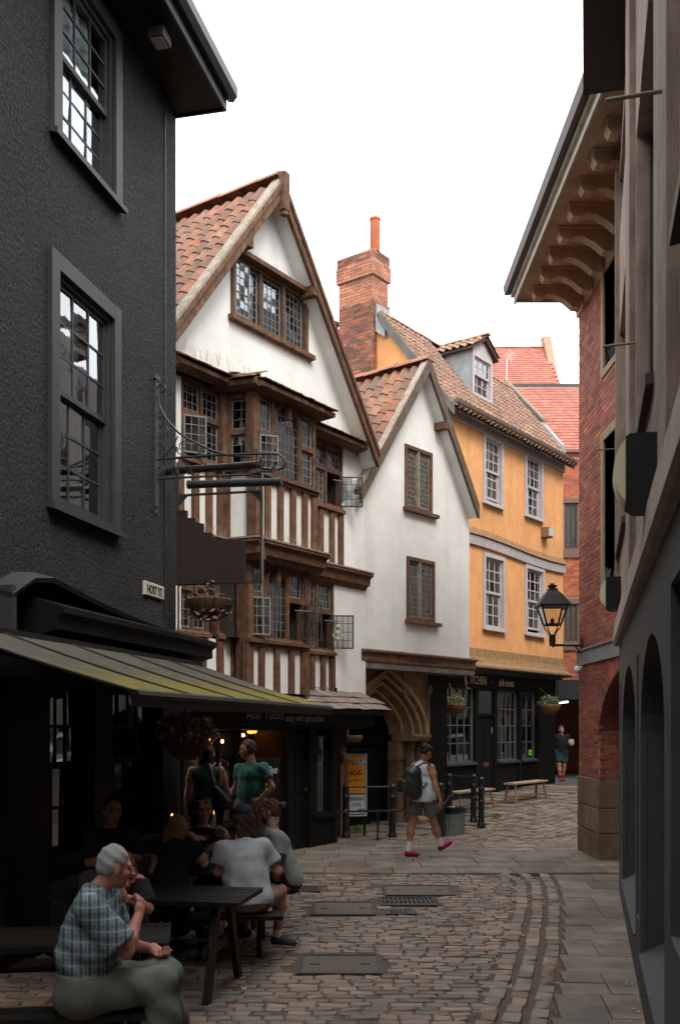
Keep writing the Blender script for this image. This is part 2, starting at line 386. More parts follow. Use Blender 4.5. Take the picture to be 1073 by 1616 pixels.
def tile_roof(par, name, p00, p10, p01, m, w=.21, l=.30, style='pan', limit=290, clip=None, jit=.006, grow=1.0):
    """courses of tiles over the parallelogram p00 (low, start) -> p10 (low, end), p00 -> p01 (up the slope)"""
    p00, p10, p01 = Vector(p00), Vector(p10), Vector(p01)
    X = (p10-p00); Yv = (p01-p00); Lx, Ly = X.length, Yv.length; x = X.normalized(); y = Yv.normalized(); z = x.cross(y).normalized()
    if z.z < 0: z = -z
    y2 = (y-x*y.dot(x)).normalized()
    key = (name, m.name, w, l, style)
    if key not in TILES:
        ms = []
        for q in range(3):
            b = MB(); n = 6 if style == 'pan' else 3
            V = []
            ll = l*1.28
            for (yy, lift) in ((-.02, .030), (ll, .006)):
                for t in (0, -.014):
                    for i in range(n+1):
                        f = i/n; xx = (f-.5)*w*1.08
                        h = (.033*math.sin(f*2*math.pi*.93+.35)) if style == 'pan' else .003*math.sin(f*math.pi)
                        V.append((xx, yy+random.uniform(-.004, .004), lift+h+t+random.uniform(-.0015, .0015)))
            k = n+1; F = []
            for i in range(n): F += [(i, i+1, 2*k+i+1, 2*k+i), (k+i, 3*k+i, 3*k+i+1, k+i+1), (i, k+i, k+i+1, i+1)]
            F += [(0, 2*k, 3*k, k), (n, k+n, 3*k+n, 2*k+n)]
            b.v = V; b.f = F; ms.append(mesh_of(b, name, m, sm=70 if style == 'pan' else False))
        TILES[key] = ms
    ms = TILES[key]
    nx = max(1, int(round(Lx/w))); ny = max(1, int(round(Ly/l))); it = []
    for j in range(ny):
        for i in range(nx):
            st = .5 if (style != 'pan' and j % 2) else 0
            P = p00+X*((i+.5+st)/nx)+Yv*(j/ny)
            if clip and not clip(P): continue
            M4 = Matrix.Identity(4); a = random.uniform(-.02, .02)
            xx = (x+y2*a).normalized(); yy = (y2-x*a+z*random.uniform(-.008, .014)).normalized(); zz = xx.cross(yy)
            if zz.z < 0: zz = -zz; 
            for r in range(3): M4[r][0] = xx[r]; M4[r][1] = yy[r]; M4[r][2] = zz[r]
            P = P+z*random.uniform(0, jit)+y2*random.uniform(-.012, .012)
            M4[0][3], M4[1][3], M4[2][3] = P
            it.append((M4, random.randrange(3)))
    pieces(name, par, it, ms, limit)
TILES = {}
def ridge_tiles(par, a, b, m, r=.11, l=.38):
    a, b = Vector(a), Vector(b); n = max(1, int((b-a).length/l)); d = (b-a)/n; x = d.normalized(); s = x.cross(Vector((0, 0, 1))).normalized()
    for i in range(n):
        q = MB(); p, e = a+d*i, a+d*(i+1)*1.0+x*.03; V = []
        up = Vector((0, 0, random.uniform(-.008, .012)))
        for pt, rr in ((p, r*1.04), (e, r*.97)):
            for k in range(9):
                t = math.pi*(k/8); V.append(pt+up+s*math.cos(t)*rr+Vector((0, 0, 1))*math.sin(t)*rr*.8)
        q.add(V, [(k, k+1, k+10, k+9) for k in range(8)]+[tuple(range(9)), tuple(range(17, 8, -1))])
        q.build('ridge_tile', m, par, sm=50)
def spikes(fr, par, u0, u1, v, z, n, h=.12):
    b = MB()
    for i in range(n):
        p = Vector(fr.w(u0+(u1-u0)*random.random(), v+random.uniform(-.03, .03), z)); e = p+Vector((random.uniform(-.05, .05), random.uniform(-.05, .05), h*random.uniform(.7, 1.3)))
        b.bar(p, e, .0022)
    b.build('bird_spikes', mat('wire', (.34, .32, .29), rough=.5), par, kind='stuff', fix=False)
def leaf_mass(c, r, n, size, droop=.0, seed=0):
    rs = random.Random(seed); b = MB()
    for i in range(n):
        while True:
            p = Vector((rs.uniform(-1, 1), rs.uniform(-1, 1), rs.uniform(-1, 1)))
            if p.length < 1: break
        if p.length < .45 and rs.random() < .6: p = p.normalized()*rs.uniform(.5, 1)
        k = 1+.25*noise.noise(p*2.3+Vector((seed, 0, 0)))
        q = Vector((p.x*r[0]*k, p.y*r[1]*k, p.z*r[2]*k))+Vector(c)
        q.z -= droop*(p.x*p.x+p.y*p.y)
        a = Vector((rs.gauss(0, 1), rs.gauss(0, 1), rs.gauss(0, .6))).normalized(); s = a.orthogonal().normalized(); s2 = a.cross(s); L = size*rs.uniform(.6, 1.4)
        b.add([q-a*L*.5, q+s*L*.28, q+a*L*.5, q-s*L*.28+s2*L*.05], [(0, 1, 2, 3)])
    return b
# ================================================================ SETTING: ground
EARTH = mat('joint_dirt', (.12, .092, .07), (.085, .065, .05), sc=7, rough=.95, bump=(45, .8, .01), dirt=(.12, .095, .075), dsc=1.5)
SETT = mat('stone_setts', (.2, .16, .13), pal=[(.175,.14,.112), (.245,.16,.11), (.275,.195,.14), (.18,.158,.135), (.31,.185,.12), (.25,.20,.15), (.175,.125,.09), (.225,.17,.125)], rand=.24, rough=.62, bump=(35, .55, .008), dirt=(.09, .075, .06), dsc=1.1, damt=.5, rvar=.15, spec=.4)
FLAG = mat('pennant_flagstones', (.2, .17, .14), pal=[(.27,.20,.145), (.31,.235,.17), (.24,.19,.15), (.34,.255,.18), (.22,.18,.145)], rand=.12, c2=(.13, .11, .092), sc=2.6, rough=.72, bump=(16, .5, .01, (1, 2.5, 1)), dirt=(.085, .072, .06), dsc=1.2, damt=.75, rvar=.12)
b = MB(); xs = [-900, -60, -12, -6, -4, -2, 0, 2, 4, 6, 8, 12, 20, 60, 900]; ys = [-600, -40, -8, 0]+[2+i*1.0 for i in range(33)]+[60, 200, 1200]
for i, y in enumerate(ys):
    for x in xs: b.v.append((x, y, gz(y)-.012))
n = len(xs)
for i in range(len(ys)-1):
    for j in range(n-1): b.f.append((i*n+j, i*n+j+1, (i+1)*n+j+1, (i+1)*n+j))
b.m = [0]*len(b.f)
def grid_poly(name, P, m, dz, cell=.6):
    xs_ = [p[0] for p in P]; ys_ = [p[1] for p in P]; b = MB(); ids = {}
    nx, ny = int((max(xs_)-min(xs_))/cell)+1, int((max(ys_)-min(ys_))/cell)+1
    def vid(i, j):
        if (i, j) not in ids: ids[(i, j)] = len(b.v); x, y = min(xs_)+i*cell, min(ys_)+j*cell; b.v.append((x, y, gz(y)+dz))
        return ids[(i, j)]
    for i in range(nx):
        for j in range(ny):
            if in_poly(min(xs_)+(i+.5)*cell, min(ys_)+(j+.5)*cell, P): b.f.append((vid(i, j), vid(i+1, j), vid(i+1, j+1), vid(i, j+1))); b.m.append(0)
    return struct(b, name, m, base=(0, 0, 0), fix=False, sm=True)
def in_poly(x, y, P):
    c = False; n = len(P)
    for i in range(n):
        (x1, y1), (x2, y2) = P[i], P[(i+1) % n]
        if (y1 > y) != (y2 > y) and x < (x2-x1)*(y-y1)/(y2-y1)+x1: c = not c
    return c
ground = struct(b, 'ground', EARTH, fix=False, sm=True, base=(0, 0, 0))
def kerb_x(Y):                       # edge between the setts and the pavement on the right
    P = [(-5, -1.6), (3, .44), (6.81, 1.45), (7.73, 1.70), (9.04, 2.02), (11.26, 2.52), (12.58, 2.76), (13.5, 2.86), (14.2, 2.85)]
    for (a, c), (d, e) in zip(P, P[1:]):
        if a <= Y <= d: return c+(e-c)*(Y-a)/(d-a)
    return P[-1][1]
COVERS = []
def rect_g(pts):                     # axis-aligned ground rectangle from photo corners
    q = [gnd(*p) for p in pts]; return min(p[0] for p in q), max(p[0] for p in q), min(p[1] for p in q), max(p[1] for p in q)
def stone_mesh(name, m, seed, e=.012, big=False):
    rs = random.Random(seed); b = MB(); V = []
    for z, k in ((-.5, 1.0), (.5-.20, 1.0), (.5, .92 if not big else .985)):
        for sx, sy in ((-1, -1), (1, -1), (1, 1), (-1, 1)):
            for t in (-.5, .5) if not big else (0,):
                ax, ay = sx*.5*k, sy*.5*k
                if not big:           # cut corner: two points per corner
                    if (t < 0) == (sx*sy > 0): ax *= .90
                    else: ay *= .86
                V.append((ax+rs.uniform(-.03, .03)*(0 if big else 1), ay+rs.uniform(-.04, .04)*(0 if big else 1), z+(rs.uniform(-.08, .06) if z == .5 and not big else 0)))
    n = 4 if big else 8
    if not big:                       # order points around
        for r in range(3):
            V[r*n:(r+1)*n] = sorted(V[r*n:(r+1)*n], key=lambda p: math.atan2(p[1], p[0]))
    b.v = V; b.f = [tuple(range(2*n, 3*n))]+[(r*n+i, r*n+(i+1) % n, (r+1)*n+(i+1) % n, (r+1)*n+i) for r in range(2) for i in range(n)]; b.m = [0]*len(b.f)
    return mesh_of(b, name, m, sm=75 if not big else False)
SM = [stone_mesh('sett', SETT, s) for s in range(7)]
FM = [stone_mesh('paving_stone', FLAG, 50+s, big=True) for s in range(2)]
def place(x, y, lx, ly, h, top, rot=0, tilt=.0):
    M4 = Matrix.Translation((x, y, gz(y)+top-h/2)) @ Matrix.Rotation(rot, 4, 'Z') @ Matrix.Rotation(random.gauss(0, tilt), 4, 'X') @ Matrix.Rotation(random.gauss(0, tilt), 4, 'Y') @ Matrix.Diagonal((lx, ly, h, 1))
    return M4
# inspection covers let into the street (x0, x1, y0, y1)
CV = dict(
    big=rect_g([(612, 1399), (709, 1399), (606, 1415), (700, 1415)]),
    grate=rect_g([(600, 1418), (690, 1418), (600, 1431), (688, 1431)]),
    plate=rect_g([(610, 1437), (655, 1437), (608, 1445), (655, 1445)]),
    near=rect_g([(480, 1509), (600, 1509), (468, 1540), (596, 1540)]),
    inlay=rect_g([(505, 1425), (590, 1425), (490, 1446), (580, 1446)]),
    drain=rect_g([(472, 1400), (506, 1400), (468, 1409), (504, 1409)]),
    small=rect_g([(718, 1367), (744, 1367), (716, 1374), (746, 1374)]),
    back=rect_g([(625, 1335), (655, 1335), (622, 1341), (652, 1341)]))
def blocked(x, y, m=.03):
    return any(a-m < x < b_+m and c-m < y < d+m for a, b_, c, d in CV.values())
# --- the carriageway: rows of setts
road = struct(MB().add([(-4.6, 2, .0), (kerb_x(2)-.05, 2, .0), (kerb_x(8)-.05, 8, .0), (kerb_x(13.4)-.1, 13.4, .0), (-4.6, 13.4, .0)], [(0, 1, 2, 3, 4)]), 'cobbled_street', EARTH, fix=False, base=(0, 0, 0))
it = []; y = 4.6; row = 0
while y < 13.55:
    p = random.uniform(.10, .125); x = -4.4+random.random()*.1 if y > 8 else -3.4
    xe = kerb_x(y)-.56
    wob = random.uniform(-.01, .01)
    while x < xe:
        l = random.uniform(.13, .27); l = min(l, xe-x) if xe-x > .1 else l
        if l < .08: break
        cx = x+l/2; cy = y+p/2+.035*math.sin(cx*1.3+2)+.02*math.sin(cx*3.1)+wob
        if not blocked(cx, cy, .05):
            it.append((place(cx, cy, l-.011, p-.013, .10, .011+random.gauss(0, .0025)+.006*noise.noise(Vector((cx*.6, cy*.6, 0))), random.gauss(0, .015), .02), random.randrange(7)))
        x += l
    y += p; row += 1
for k in range(3):                    # three rows that follow the kerb
    y = 4.4; off = .09+.185*k
    while y < 13.75:
        L_ = random.uniform(.15, .24); yc = y+L_/2; a = math.atan2(kerb_x(yc+.2)-kerb_x(yc-.2), .4)
        yy = yc
        x = kerb_x(yy)-off
        if y > 12.9: x -= (y-12.9)*.25*(k*.5)
        it.append((place(x+random.gauss(0, .005), yy, .125+random.uniform(-.012, .012), L_-.016, .10, .020+random.gauss(0, .003), -a, .02), random.randrange(7)))
        y += L_
pieces('sett', road, it, SM, 290, 'sett_rows')
# --- flagstones: right-hand pavement, cross band, forecourt
def wall_x(Y): return .40+.248*Y if Y < 12.4 else 3.86
pave = struct(MB().add([(kerb_x(2), 2, .004), (wall_x(2)+.1, 2, .004), (wall_x(12.39)+.3, 12.39, .004), (4.4, 12.4, .004), (4.4, 17.2, .004+gz(17.2)), (-3.6, 17.2, .004+gz(17.2)), (-3.6, 13.5, .004), (2.8, 13.6, .004)], [(0, 1, 2, 3, 4, 5, 6, 7)]), 'flagstone_pavement', EARTH, fix=False, base=(0, 0, 0))
it = []
def flagq(x0, x1, y0, y1, sl=0., top=.028):
    if x1-x0 < .06 or blocked((x0+x1)/2, (y0+y1)/2, .1) and (x1-x0) < .5: return
    M4 = place((x0+x1)/2, (y0+y1)/2, x1-x0-.008, y1-y0-.008, .06, top+random.gauss(0, .002), 0, .003); Sh = Matrix.Identity(4); Sh[0][1] = sl; T0 = Matrix.Translation(M4.translation)
    it.append((T0 @ Sh @ T0.inverted() @ M4, random.randrange(2)))
y = 4.2
while y < 13.1:
    h = random.choice((.34, .45, .58, .62)); x0, x1 = kerb_x(y+h/2)+.02, wall_x(y+h/2)+.03
    if y+h > 12.3: x1 = 4.0 if y > 12.2 else x1
    n = random.choice((1, 2, 2)) if x1-x0 < .9 else 2
    if x1-x0 > 1.2: n = 3
    c = [x0]+sorted(x0+(x1-x0)*(i+random.uniform(-.2, .2))/n for i in range(1, n))+[x1]
    for a, d in zip(c, c[1:]): flagq(a, d, y, y+h, .25)
    y += h
y1 = y; y = 13.62
rows = [(y1, 13.62, 2.86, 4.4)]
if 13.62-y1 > .15: rows_y = [(y1, 13.62)]
else: rows_y = []
for a, d in rows_y: flagq(2.9, 3.6, a, d); flagq(3.6, 4.3, a, d)
while y < 17.1:
    h = random.choice((.42, .5, .6)); x = -3.5+random.random()*.4
    while x < 4.3:
        l = random.uniform(.5, 1.05); flagq(x, min(x+l, 4.35), y, y+h, 0); x += l
    y += h
y = 17.1
# forecourt in front of the shops: stones laid along the kitchen front
KF = Fr(6.38, 28.4, .75, 1, off=-.35)
SETTS2 = [gnd(*p)[:2] for p in [(520, 1331), (640, 1325), (735, 1303), (800, 1279), (870, 1268), (960, 1266), (960, 1333), (520, 1339)]]
FORE = [gnd(*p)[:2] for p in [(520, 1331), (640, 1325), (735, 1303), (800, 1279), (870, 1268), (960, 1266), (960, 1246), (862, 1239), (680, 1275), (560, 1306), (480, 1331)]]
fore = grid_poly('shop_forecourt', FORE, EARTH, .0)
it_b = it; it = []
u = -14
while u < 5:
    v = .0; h = random.choice((.6, .75, .9))
    while v < 9:
        l = random.uniform(.45, .8); p = KF.w(u+h/2, v+l/2, 0)
        if in_poly(p[0], p[1], FORE):
            it.append((Matrix.Translation((0, 0, gz(p[1])+.02+random.gauss(0, .003)-.03)) @ Matrix.Translation((p[0], p[1], 0)) @ Matrix.Rotation(math.atan2(KF.d[1], KF.d[0]), 4, 'Z') @ Matrix.Diagonal((h-.015, l-.015, .06, 1)), random.randrange(2)))
        v += l
    u += h
pieces('paving_stone', pave, it_b, FM, 290, 'paving_stones')
pieces('paving_stone', fore, it, FM, 290, 'paving_stones')
lane = grid_poly('cobbled_lane', SETTS2, EARTH, .002, .3)
it = []; v = 0
while v < 12:
    p = random.uniform(.14, .19); u = -12.5
    while u < 4:
        l = random.uniform(.16, .32); q = KF.w(u, v+.09*(u+6)**2*.1, 0)
        if in_poly(q[0], q[1], SETTS2):
            it.append((place(q[0], q[1], l-.014, p-.014, .10, .018+random.gauss(0, .005)+.02*noise.noise(Vector((q[0]*.8, q[1]*.8, 3))), math.atan2(KF.d[1], KF.d[0])+random.gauss(0, .05), .03), random.randrange(7)))
        u += l
    v += p
pieces('sett', lane, it, SM, 290, 'sett_rows')
ASPH = mat('worn_asphalt', (.075, .072, .068), (.055, .052, .05), sc=3, rough=.9, bump=(60, .5, .006))
grid_poly('asphalt_road', [(2.2, 28.9), (8.5, 25.4), (30, 25), (30, 60), (2, 60)], ASPH, .006, .8)
# --- covers
CAST = mat('cast_iron', (.045, .043, .042), (.075, .068, .06), sc=12, rough=.55, metal=.3, bump=(70, .4, .003), dirt=(.11, .09, .07), dsc=3, damt=.5)
def cover(name, r, label, style, z=.022):
    x0, x1, y0, y1 = r; zc = gz((y0+y1)/2)+z
    t = thing(name, ((x0+x1)/2, (y0+y1)/2, zc-.03), label, 'manhole cover' if 'cover' in name else 'drain')
    f = MB(); frame_box(f, WORLD, x0, x1, 0, 1, 0, 1, 0) if False else None
    w = .04
    for a in ((x0, x1, y0, y0+w), (x0, x1, y1-w, y1), (x0, x0+w, y0+w, y1-w), (x1-w, x1, y0+w, y1-w)): f.box(WORLD, a[0], a[1], a[2], a[3], zc-.03, zc)
    f.build('rim', CAST, t)
    if style == 'grate':
        MB().box(WORLD, x0+w, x1-w, y0+w, y1-w, zc-.04, zc-.028).build('tray', EARTH, t)
        n = max(4, int((x1-x0)/.055)); g = MB()
        for i in range(n):
            x = x0+w+(x1-x0-2*w)*(i+.5)/n; g.box(WORLD, x-.012, x+.012, y0+w, y1-w, zc-.028, zc-.003)
        g.box(WORLD, x0+w, x1-w, (y0+y1)/2-.012, (y0+y1)/2+.012, zc-.027, zc-.002)
        g.build('grating', CAST, t)
    elif style == 'plate':
        MB().box(WORLD, x0+w, x1-w, y0+w, y1-w, zc-.03, zc-.004).build('plate', CAST, t)
        g = MB()
        for i in range(int((x1-x0-.1)/.05)):
            for j in range(max(1, int((y1-y0-.1)/.05))):
                g.box(WORLD, x0+.06+i*.05, x0+.085+i*.05, y0+.06+j*.05, y0+.085+j*.05, zc-.004, zc+.002)
        g.build('tread_studs', CAST, t, fix=False)
    else:
        MB().box(WORLD, x0+w, x1-w, y0+w, y1-w, zc-.03, zc-.008).build('infill', mat('exposed_aggregate', (.16, .125, .095), (.10, .085, .07), sc=60, rough=.9, bump=(80, .8, .006)), t)
        for sx in (.2, .8): MB().box(WORLD, x0+(x1-x0)*sx-.04, x0+(x1-x0)*sx+.04, (y0+y1)/2-.02, (y0+y1)/2+.02, zc-.008, zc-.002).build('lifting_keyhole', CAST, t)
cover('access_cover', CV['big'], 'iron framed access cover with stone infill just behind the slotted grating', 'in')
cover('drain_grating', CV['grate'], 'large slotted iron drain grating in the middle of the cobbles', 'grate')
cover('valve_cover', CV['plate'], 'small grey valve cover in the cobbles in front of the slotted grating', 'plate')
cover('access_cover', CV['near'], 'sunken access cover with dark frame nearest in the cobbles, lower centre', 'in')
cover('access_cover', CV['inlay'], 'plain brown access cover in the cobbles left of the slotted grating', 'in')
cover('drain_grating', CV['drain'], 'dark drain grating beside the seated people at the edge of the flagstones', 'grate')
cover('drain_grating', CV['small'], 'small drain grating in the flagstones right of the walking man', 'grate')
cover('drain_grating', CV['back'], 'dark drain grating behind the heel of the walking man', 'grate')
# ================================================================ LEFT: black roughcast pub building
RC = mat('black_roughcast', (.008, .008, .0078), (.040, .038, .035), sc=34, rough=.85, bump=(30, 1.0, .11), spec=.3, dirt=(.050, .046, .040), dsc=.8, damt=.6, noisy=.3)
GREYP = mat('charcoal_painted_wood', (.023, .024, .026), (.030, .031, .033), sc=7, rough=.6, bump=(40, .2, .004), spec=.4, streak=((.06, .06, .06), .25))
DARKP = mat('dark_shop_paint', (.0045, .0045, .0048), (.008, .0075, .007), sc=8, rough=.6, bump=(30, .3, .004), spec=.16)
NET = mat('pale_blind_cloth', (.72, .76, .77), (.62, .66, .67), sc=3, rough=.9)
LF = Fr(-4.7, 0, .2256, 1)
def LU(px, v=0): return LF.U(px, v)
UC = LU(278)                                                     # street corner of the building
pub = thing('pub_building', LF.w(UC-2, 0, 0), 'black roughcast pub building with charcoal sash windows filling the left side', 'building')
wA = (LU(80), LU(188), 7.50, 9.36); wB = (LU(76), LU(186), 4.06, 6.42)
gw1 = (LU(72), LU(140), .80, 2.50); gw2 = (LU(172), LU(247), .80, 2.50)
wC = (wA[0]-4.0, wA[1]-4.0, wA[2], wA[3]); wD = (wB[0]-4.0, wB[1]-4.0, wB[2], wB[3])
b = MB(); f = .16
f = .15
holes_wall(b, LF, -12, UC, 0, 9.55, [(w[0]+f, w[1]-f, w[2]+f*.5, w[3]-f) for w in (wA, wB, wC, wD)]+[gw1, gw2], 0, .22)
P = [LF.w(UC, 0, 0), LF.w(UC, -6, 0), LF.w(UC, -6, 9.55), LF.w(UC, 0, 9.55)]; b.add(P, [(0, 1, 2, 3)])
P = [LF.w(-12, 0, 0), LF.w(-12, -6, 0), LF.w(-12, -6, 9.55), LF.w(-12, 0, 9.55)]; b.add(P, [(0, 1, 2, 3)])
b.add([LF.w(-12, -6, 0), LF.w(UC, -6, 0), LF.w(UC, -6, 9.55), LF.w(-12, -6, 9.55)], [(0, 1, 2, 3)])
b.build('wall', RC, pub, fix=False)
for k, w in enumerate((wA, wB, wC, wD)):
    s = MB(); frame_box(s, LF, w[0], w[1], w[2], w[3], -.02, .045, f, f*.5)
    s.run(LF, [(-.02, w[2]-.01), (.09, w[2]-.04), (.09, w[2]+.015), (.0, w[2]+.05)], w[0]-.03, w[1]+.03)
    o = s.build('window_surround', GREYP, pub)
    sash_window(LF, pub, w[0]+f, w[1]-f, w[2]+f*.5, w[3]-f, -.005, 3, 3, 3, GREYP, depth=.12, fw=.045, sw=.045, bar=.022, proud=.0, sill=.0, cd=.015, curt=[(.0, .62, .5, 1, NET), (.0, .30, .02, .5, NET), (.45, .72, .02, .5, NET)] if k in (1, 3) else [(0, .85, .5, 1, NET), (0, .72, .02, .5, NET)])
# hipped roof with boxed eave, gutter and barge
ov = .60; b = MB()
b.run(LF, [(-.1, 9.46), (ov, 9.46), (ov, 9.52), (-.1, 9.55)], -12, UC+.02); b.build('soffit', DARKP, pub)
b = MB(); b.box(LF, -12, UC+.05, ov, ov+.03, 9.44, 9.66); b.box(LF, UC+.02, UC+.05, -1.5, ov, 9.44, 9.66); b.build('fascia', GREYP, pub)
b = MB(); b.run(LF, [(ov+.03, 9.58), (ov+.10, 9.56), (ov+.15, 9.62), (ov+.16, 9.72), (ov+.12, 9.72), (ov+.04, 9.66)], -12, UC+.09); b.build('gutter', mat('painted_gutter', (.02, .021, .022), rough=.45, spec=.5), pub)
b = MB(); A = [LF.w(-12, ov, 9.68), LF.w(UC+.04, ov, 9.68), LF.w(UC+.04, -6.5, 9.68), LF.w(-12, -6.5, 9.68), LF.w(-9, -2.8, 12.4), LF.w(UC-3, -2.8, 12.4)]
b.add(A, [(0, 1, 5, 4), (1, 2, 5), (2, 3, 4, 5), (3, 0, 4), (0, 3, 2, 1)]); b.build('roof', mat('dark_slate', (.06, .062, .068), (.045, .046, .05), sc=3, rough=.6, bump=(9, .5, .02)), pub)
b = MB(); b.box(LF, UC-.36, UC-.345, .0, .012, 3.3, 9.4); b.build('cable', IRON, pub)
# floodlight below the eave
u_, z_ = LF.uz(253, 67, .42); fl = thing('floodlight', LF.w(u_, .42, z_-.06), 'small square floodlight fixed below the eave of the black building', 'light')
b = MB(); b.box(LF, u_-.11, u_+.11, .33, .50, z_, z_+.10); b.build('housing', GREYP, fl)
b = MB(); b.box(LF, u_-.09, u_+.09, .35, .48, z_-.012, z_-.001); b.build('lens', mat('flood_lens', (.30, .27, .23), rough=.3), fl)
b = MB(); b.bar(LF.w(u_, .40, z_+.10), LF.w(u_, .40, 9.47), .03); b.build('bracket', IRON, fl)
# shop cornice and lead-capped fascia
u0 = LU(98, .4); u1 = UC+.30
b = MB(); prof = [(0, 2.74), (.16, 2.76), (.22, 2.84), (.36, 2.88), (.36, 2.98), (.42, 3.02), (.42, 3.07), (0, 3.20)]
b.run(LF, prof, u0, u1); b.run(LF, [(0, 2.45), (.13, 2.45), (.13, 2.76), (0, 2.76)], -12, u1-.15); b.build('shop_cornice', DARKP, pub)
b = MB(); pts = []
for k in range(13):
    t = k/12; uu = u0-.45+(UC-u0+.45)*t; zz = 3.16+.34*math.sin(min(1, t*5)*math.pi*.5)*(1-t)**2.2
    pts.append((uu, zz))
for (a, c), (d, e) in zip(pts, pts[1:]):
    b.hexa([LF.w(a, 0, c-.02), LF.w(d, 0, e-.02), LF.w(d, .2, e-.07), LF.w(a, .2, c-.07), LF.w(a, 0, c+.03), LF.w(d, 0, e+.03), LF.w(d, .22, e-.03), LF.w(a, .22, c-.03)])
b.box(LF, u0-.45, u0-.38, 0, .2, 2.75, 3.2); b.build('lead_flashing', GREYP, pub)
# pub front: pilasters, windows, stone plinth
b = MB()
for a, d in ((LU(0), LU(70)), (LU(142), LU(170)), (LU(250), UC)): b = MB(); b.box(LF, a, d, 0, .06, .0, 2.46); b.build('pilaster', DARKP, pub)
b = MB(); b.box(LF, -12, UC, 0, .05, 0, .62, .0); b.build('plinth', mat('dark_flint_plinth', (.012, .012, .012), (.03, .03, .032), sc=22, rough=.5, bump=(20, 1, .04)), pub)
for g, cu in ((gw1, None), (gw2, None)):
    sash_window(LF, pub, g[0], g[1], g[2], g[3], -.03, 4 if g is gw2 else 3, 2, 2, DARKP, depth=.16, fw=.07, sw=.05, bar=.03, split=.52, sill=.08)
# second shopfront bay stands round the corner: see the old house
# ---- awning
AW = mat('mossy_canvas', (.060, .056, .046), (.080, .074, .060), sc=4, rough=.95, bump=(9, .3, .01), streak=((.04, .038, .032), .5, (2, 2, 2)))
def awn_mat():
    m = AW; nt = m.node_tree; N = nt.nodes; L = nt.links.new; bs = N['Principled BSDF']
    src = bs.inputs['Base Color'].links[0].from_socket
    at = N.new('ShaderNodeAttribute'); at.attribute_name = 'moss'; nz = N.new('ShaderNodeTexNoise'); nz.inputs['Scale'].default_value = 7; nz.inputs['Detail'].default_value = 8
    g = N.new('ShaderNodeNewGeometry'); L(g.outputs['Position'], nz.inputs['Vector'])
    ad = N.new('ShaderNodeMath'); ad.operation = 'ADD'; L(at.outputs['Fac'], ad.inputs[0]); L(nz.outputs['Fac'], ad.inputs[1])
    mr = N.new('ShaderNodeMapRange'); mr.inputs[1].default_value = .5; mr.inputs[2].default_value = 1.3; L(ad.outputs[0], mr.inputs[0])
    mx = N.new('ShaderNodeMixRGB'); mx.inputs[2].default_value = (.19, .15, .026, 1); L(mr.outputs[0], mx.inputs[0]); L(src, mx.inputs[1]); L(mx.outputs[0], bs.inputs['Base Color'])
awn_mat()
ua1 = LU(317, .37); uF = LF.uz(517, 1113, .37+1.57)[0]; ua0 = ua1-5.35
aw = thing('awning', LF.w((ua0+ua1)/2, .37, 2.2), 'long grey canvas awning with yellow moss along its front edge over the pub tables', 'awning')
nu, nv = 44, 12; V = []; moss = []
def awn(u, t):       # t: 0 at the wall, 1 at the front bar
    fold = abs(math.sin((u-ua0)*math.pi/1.07)); sag = .035*math.sin(t*math.pi)*(.5+fold)
    return LF.w(u, .37+1.57*t, 2.76-.50*t-sag+.008*math.sin(u*23)*t)
for j in range(nv+1):
    for i in range(nu+1):
        V.append(awn(ua0+(ua1-ua0)*i/nu, j/nv)); moss.append(smooth(.25, 1.0, j/nv)*.95*(.75+.25*smooth(.0, .35, i/nu)))
b = MB(); b.add(V, [(j*(nu+1)+i, j*(nu+1)+i+1, (j+1)*(nu+1)+i+1, (j+1)*(nu+1)+i) for j in range(nv) for i in range(nu)])
o = b.build('canvas', AW, aw, fix=False, sm=True)
at = o.data.attributes.new('moss', 'FLOAT', 'POINT'); at.data.foreach_set('value', moss)
md = o.modifiers.new('thickness', 'SOLIDIFY'); md.thickness = .006
b = MB()
for k in range(6):
    u = ua0+1.07*k
    if u > ua1: break
    b.tube([Vector(awn(u, t/6))+Vector((0, 0, .012)) for t in range(7)], .008, 5)
b.build('seams', mat('awning_seam', (.035, .032, .026), rough=.9), aw)
b = MB(); b.tube([LF.w(ua0, 1.95, 2.245), LF.w(ua1, 1.95, 2.245)], .035, 8); b.box(LF, ua0, ua1, 1.93, 1.965, 2.17, 2.24); b.build('front_bar', BLK, aw)
b = MB(); b.box(LF, ua0, ua1, .25, .40, 2.70, 2.80); b.build('cassette', BLK, aw)
for u in (ua0+.6, ua1-.5):
    b = MB(); b.tube([LF.w(u, .38, 2.66), LF.w(u+.25, 1.15, 2.42), LF.w(u, 1.93, 2.22)], .022, 6); b.build('folding_arm', BLK, aw)
# ---- street name plate
u_, z_ = LF.uz(242.5, 932, .01); w2 = (LU(258)-LU(227.5))/2; sg = thing('street_sign', LF.w(u_, .01, z_-.09), 'white cast street name plate reading HOST ST on the black wall', 'street sign')
b = MB(); b.ebox(LF, u_-w2, u_+w2, .0, .03, z_-.078, z_+.078, .008); b.build('plate', mat('aged_white_enamel', (.50, .47, .40), (.38, .35, .29), sc=14, rough=.5, bump=(30, .2, .003)), sg)
text('HOST ST.', .135, LF, u_, .031, z_-.047, BLK, sg, sx=.86*w2*2/.60, name='lettering')
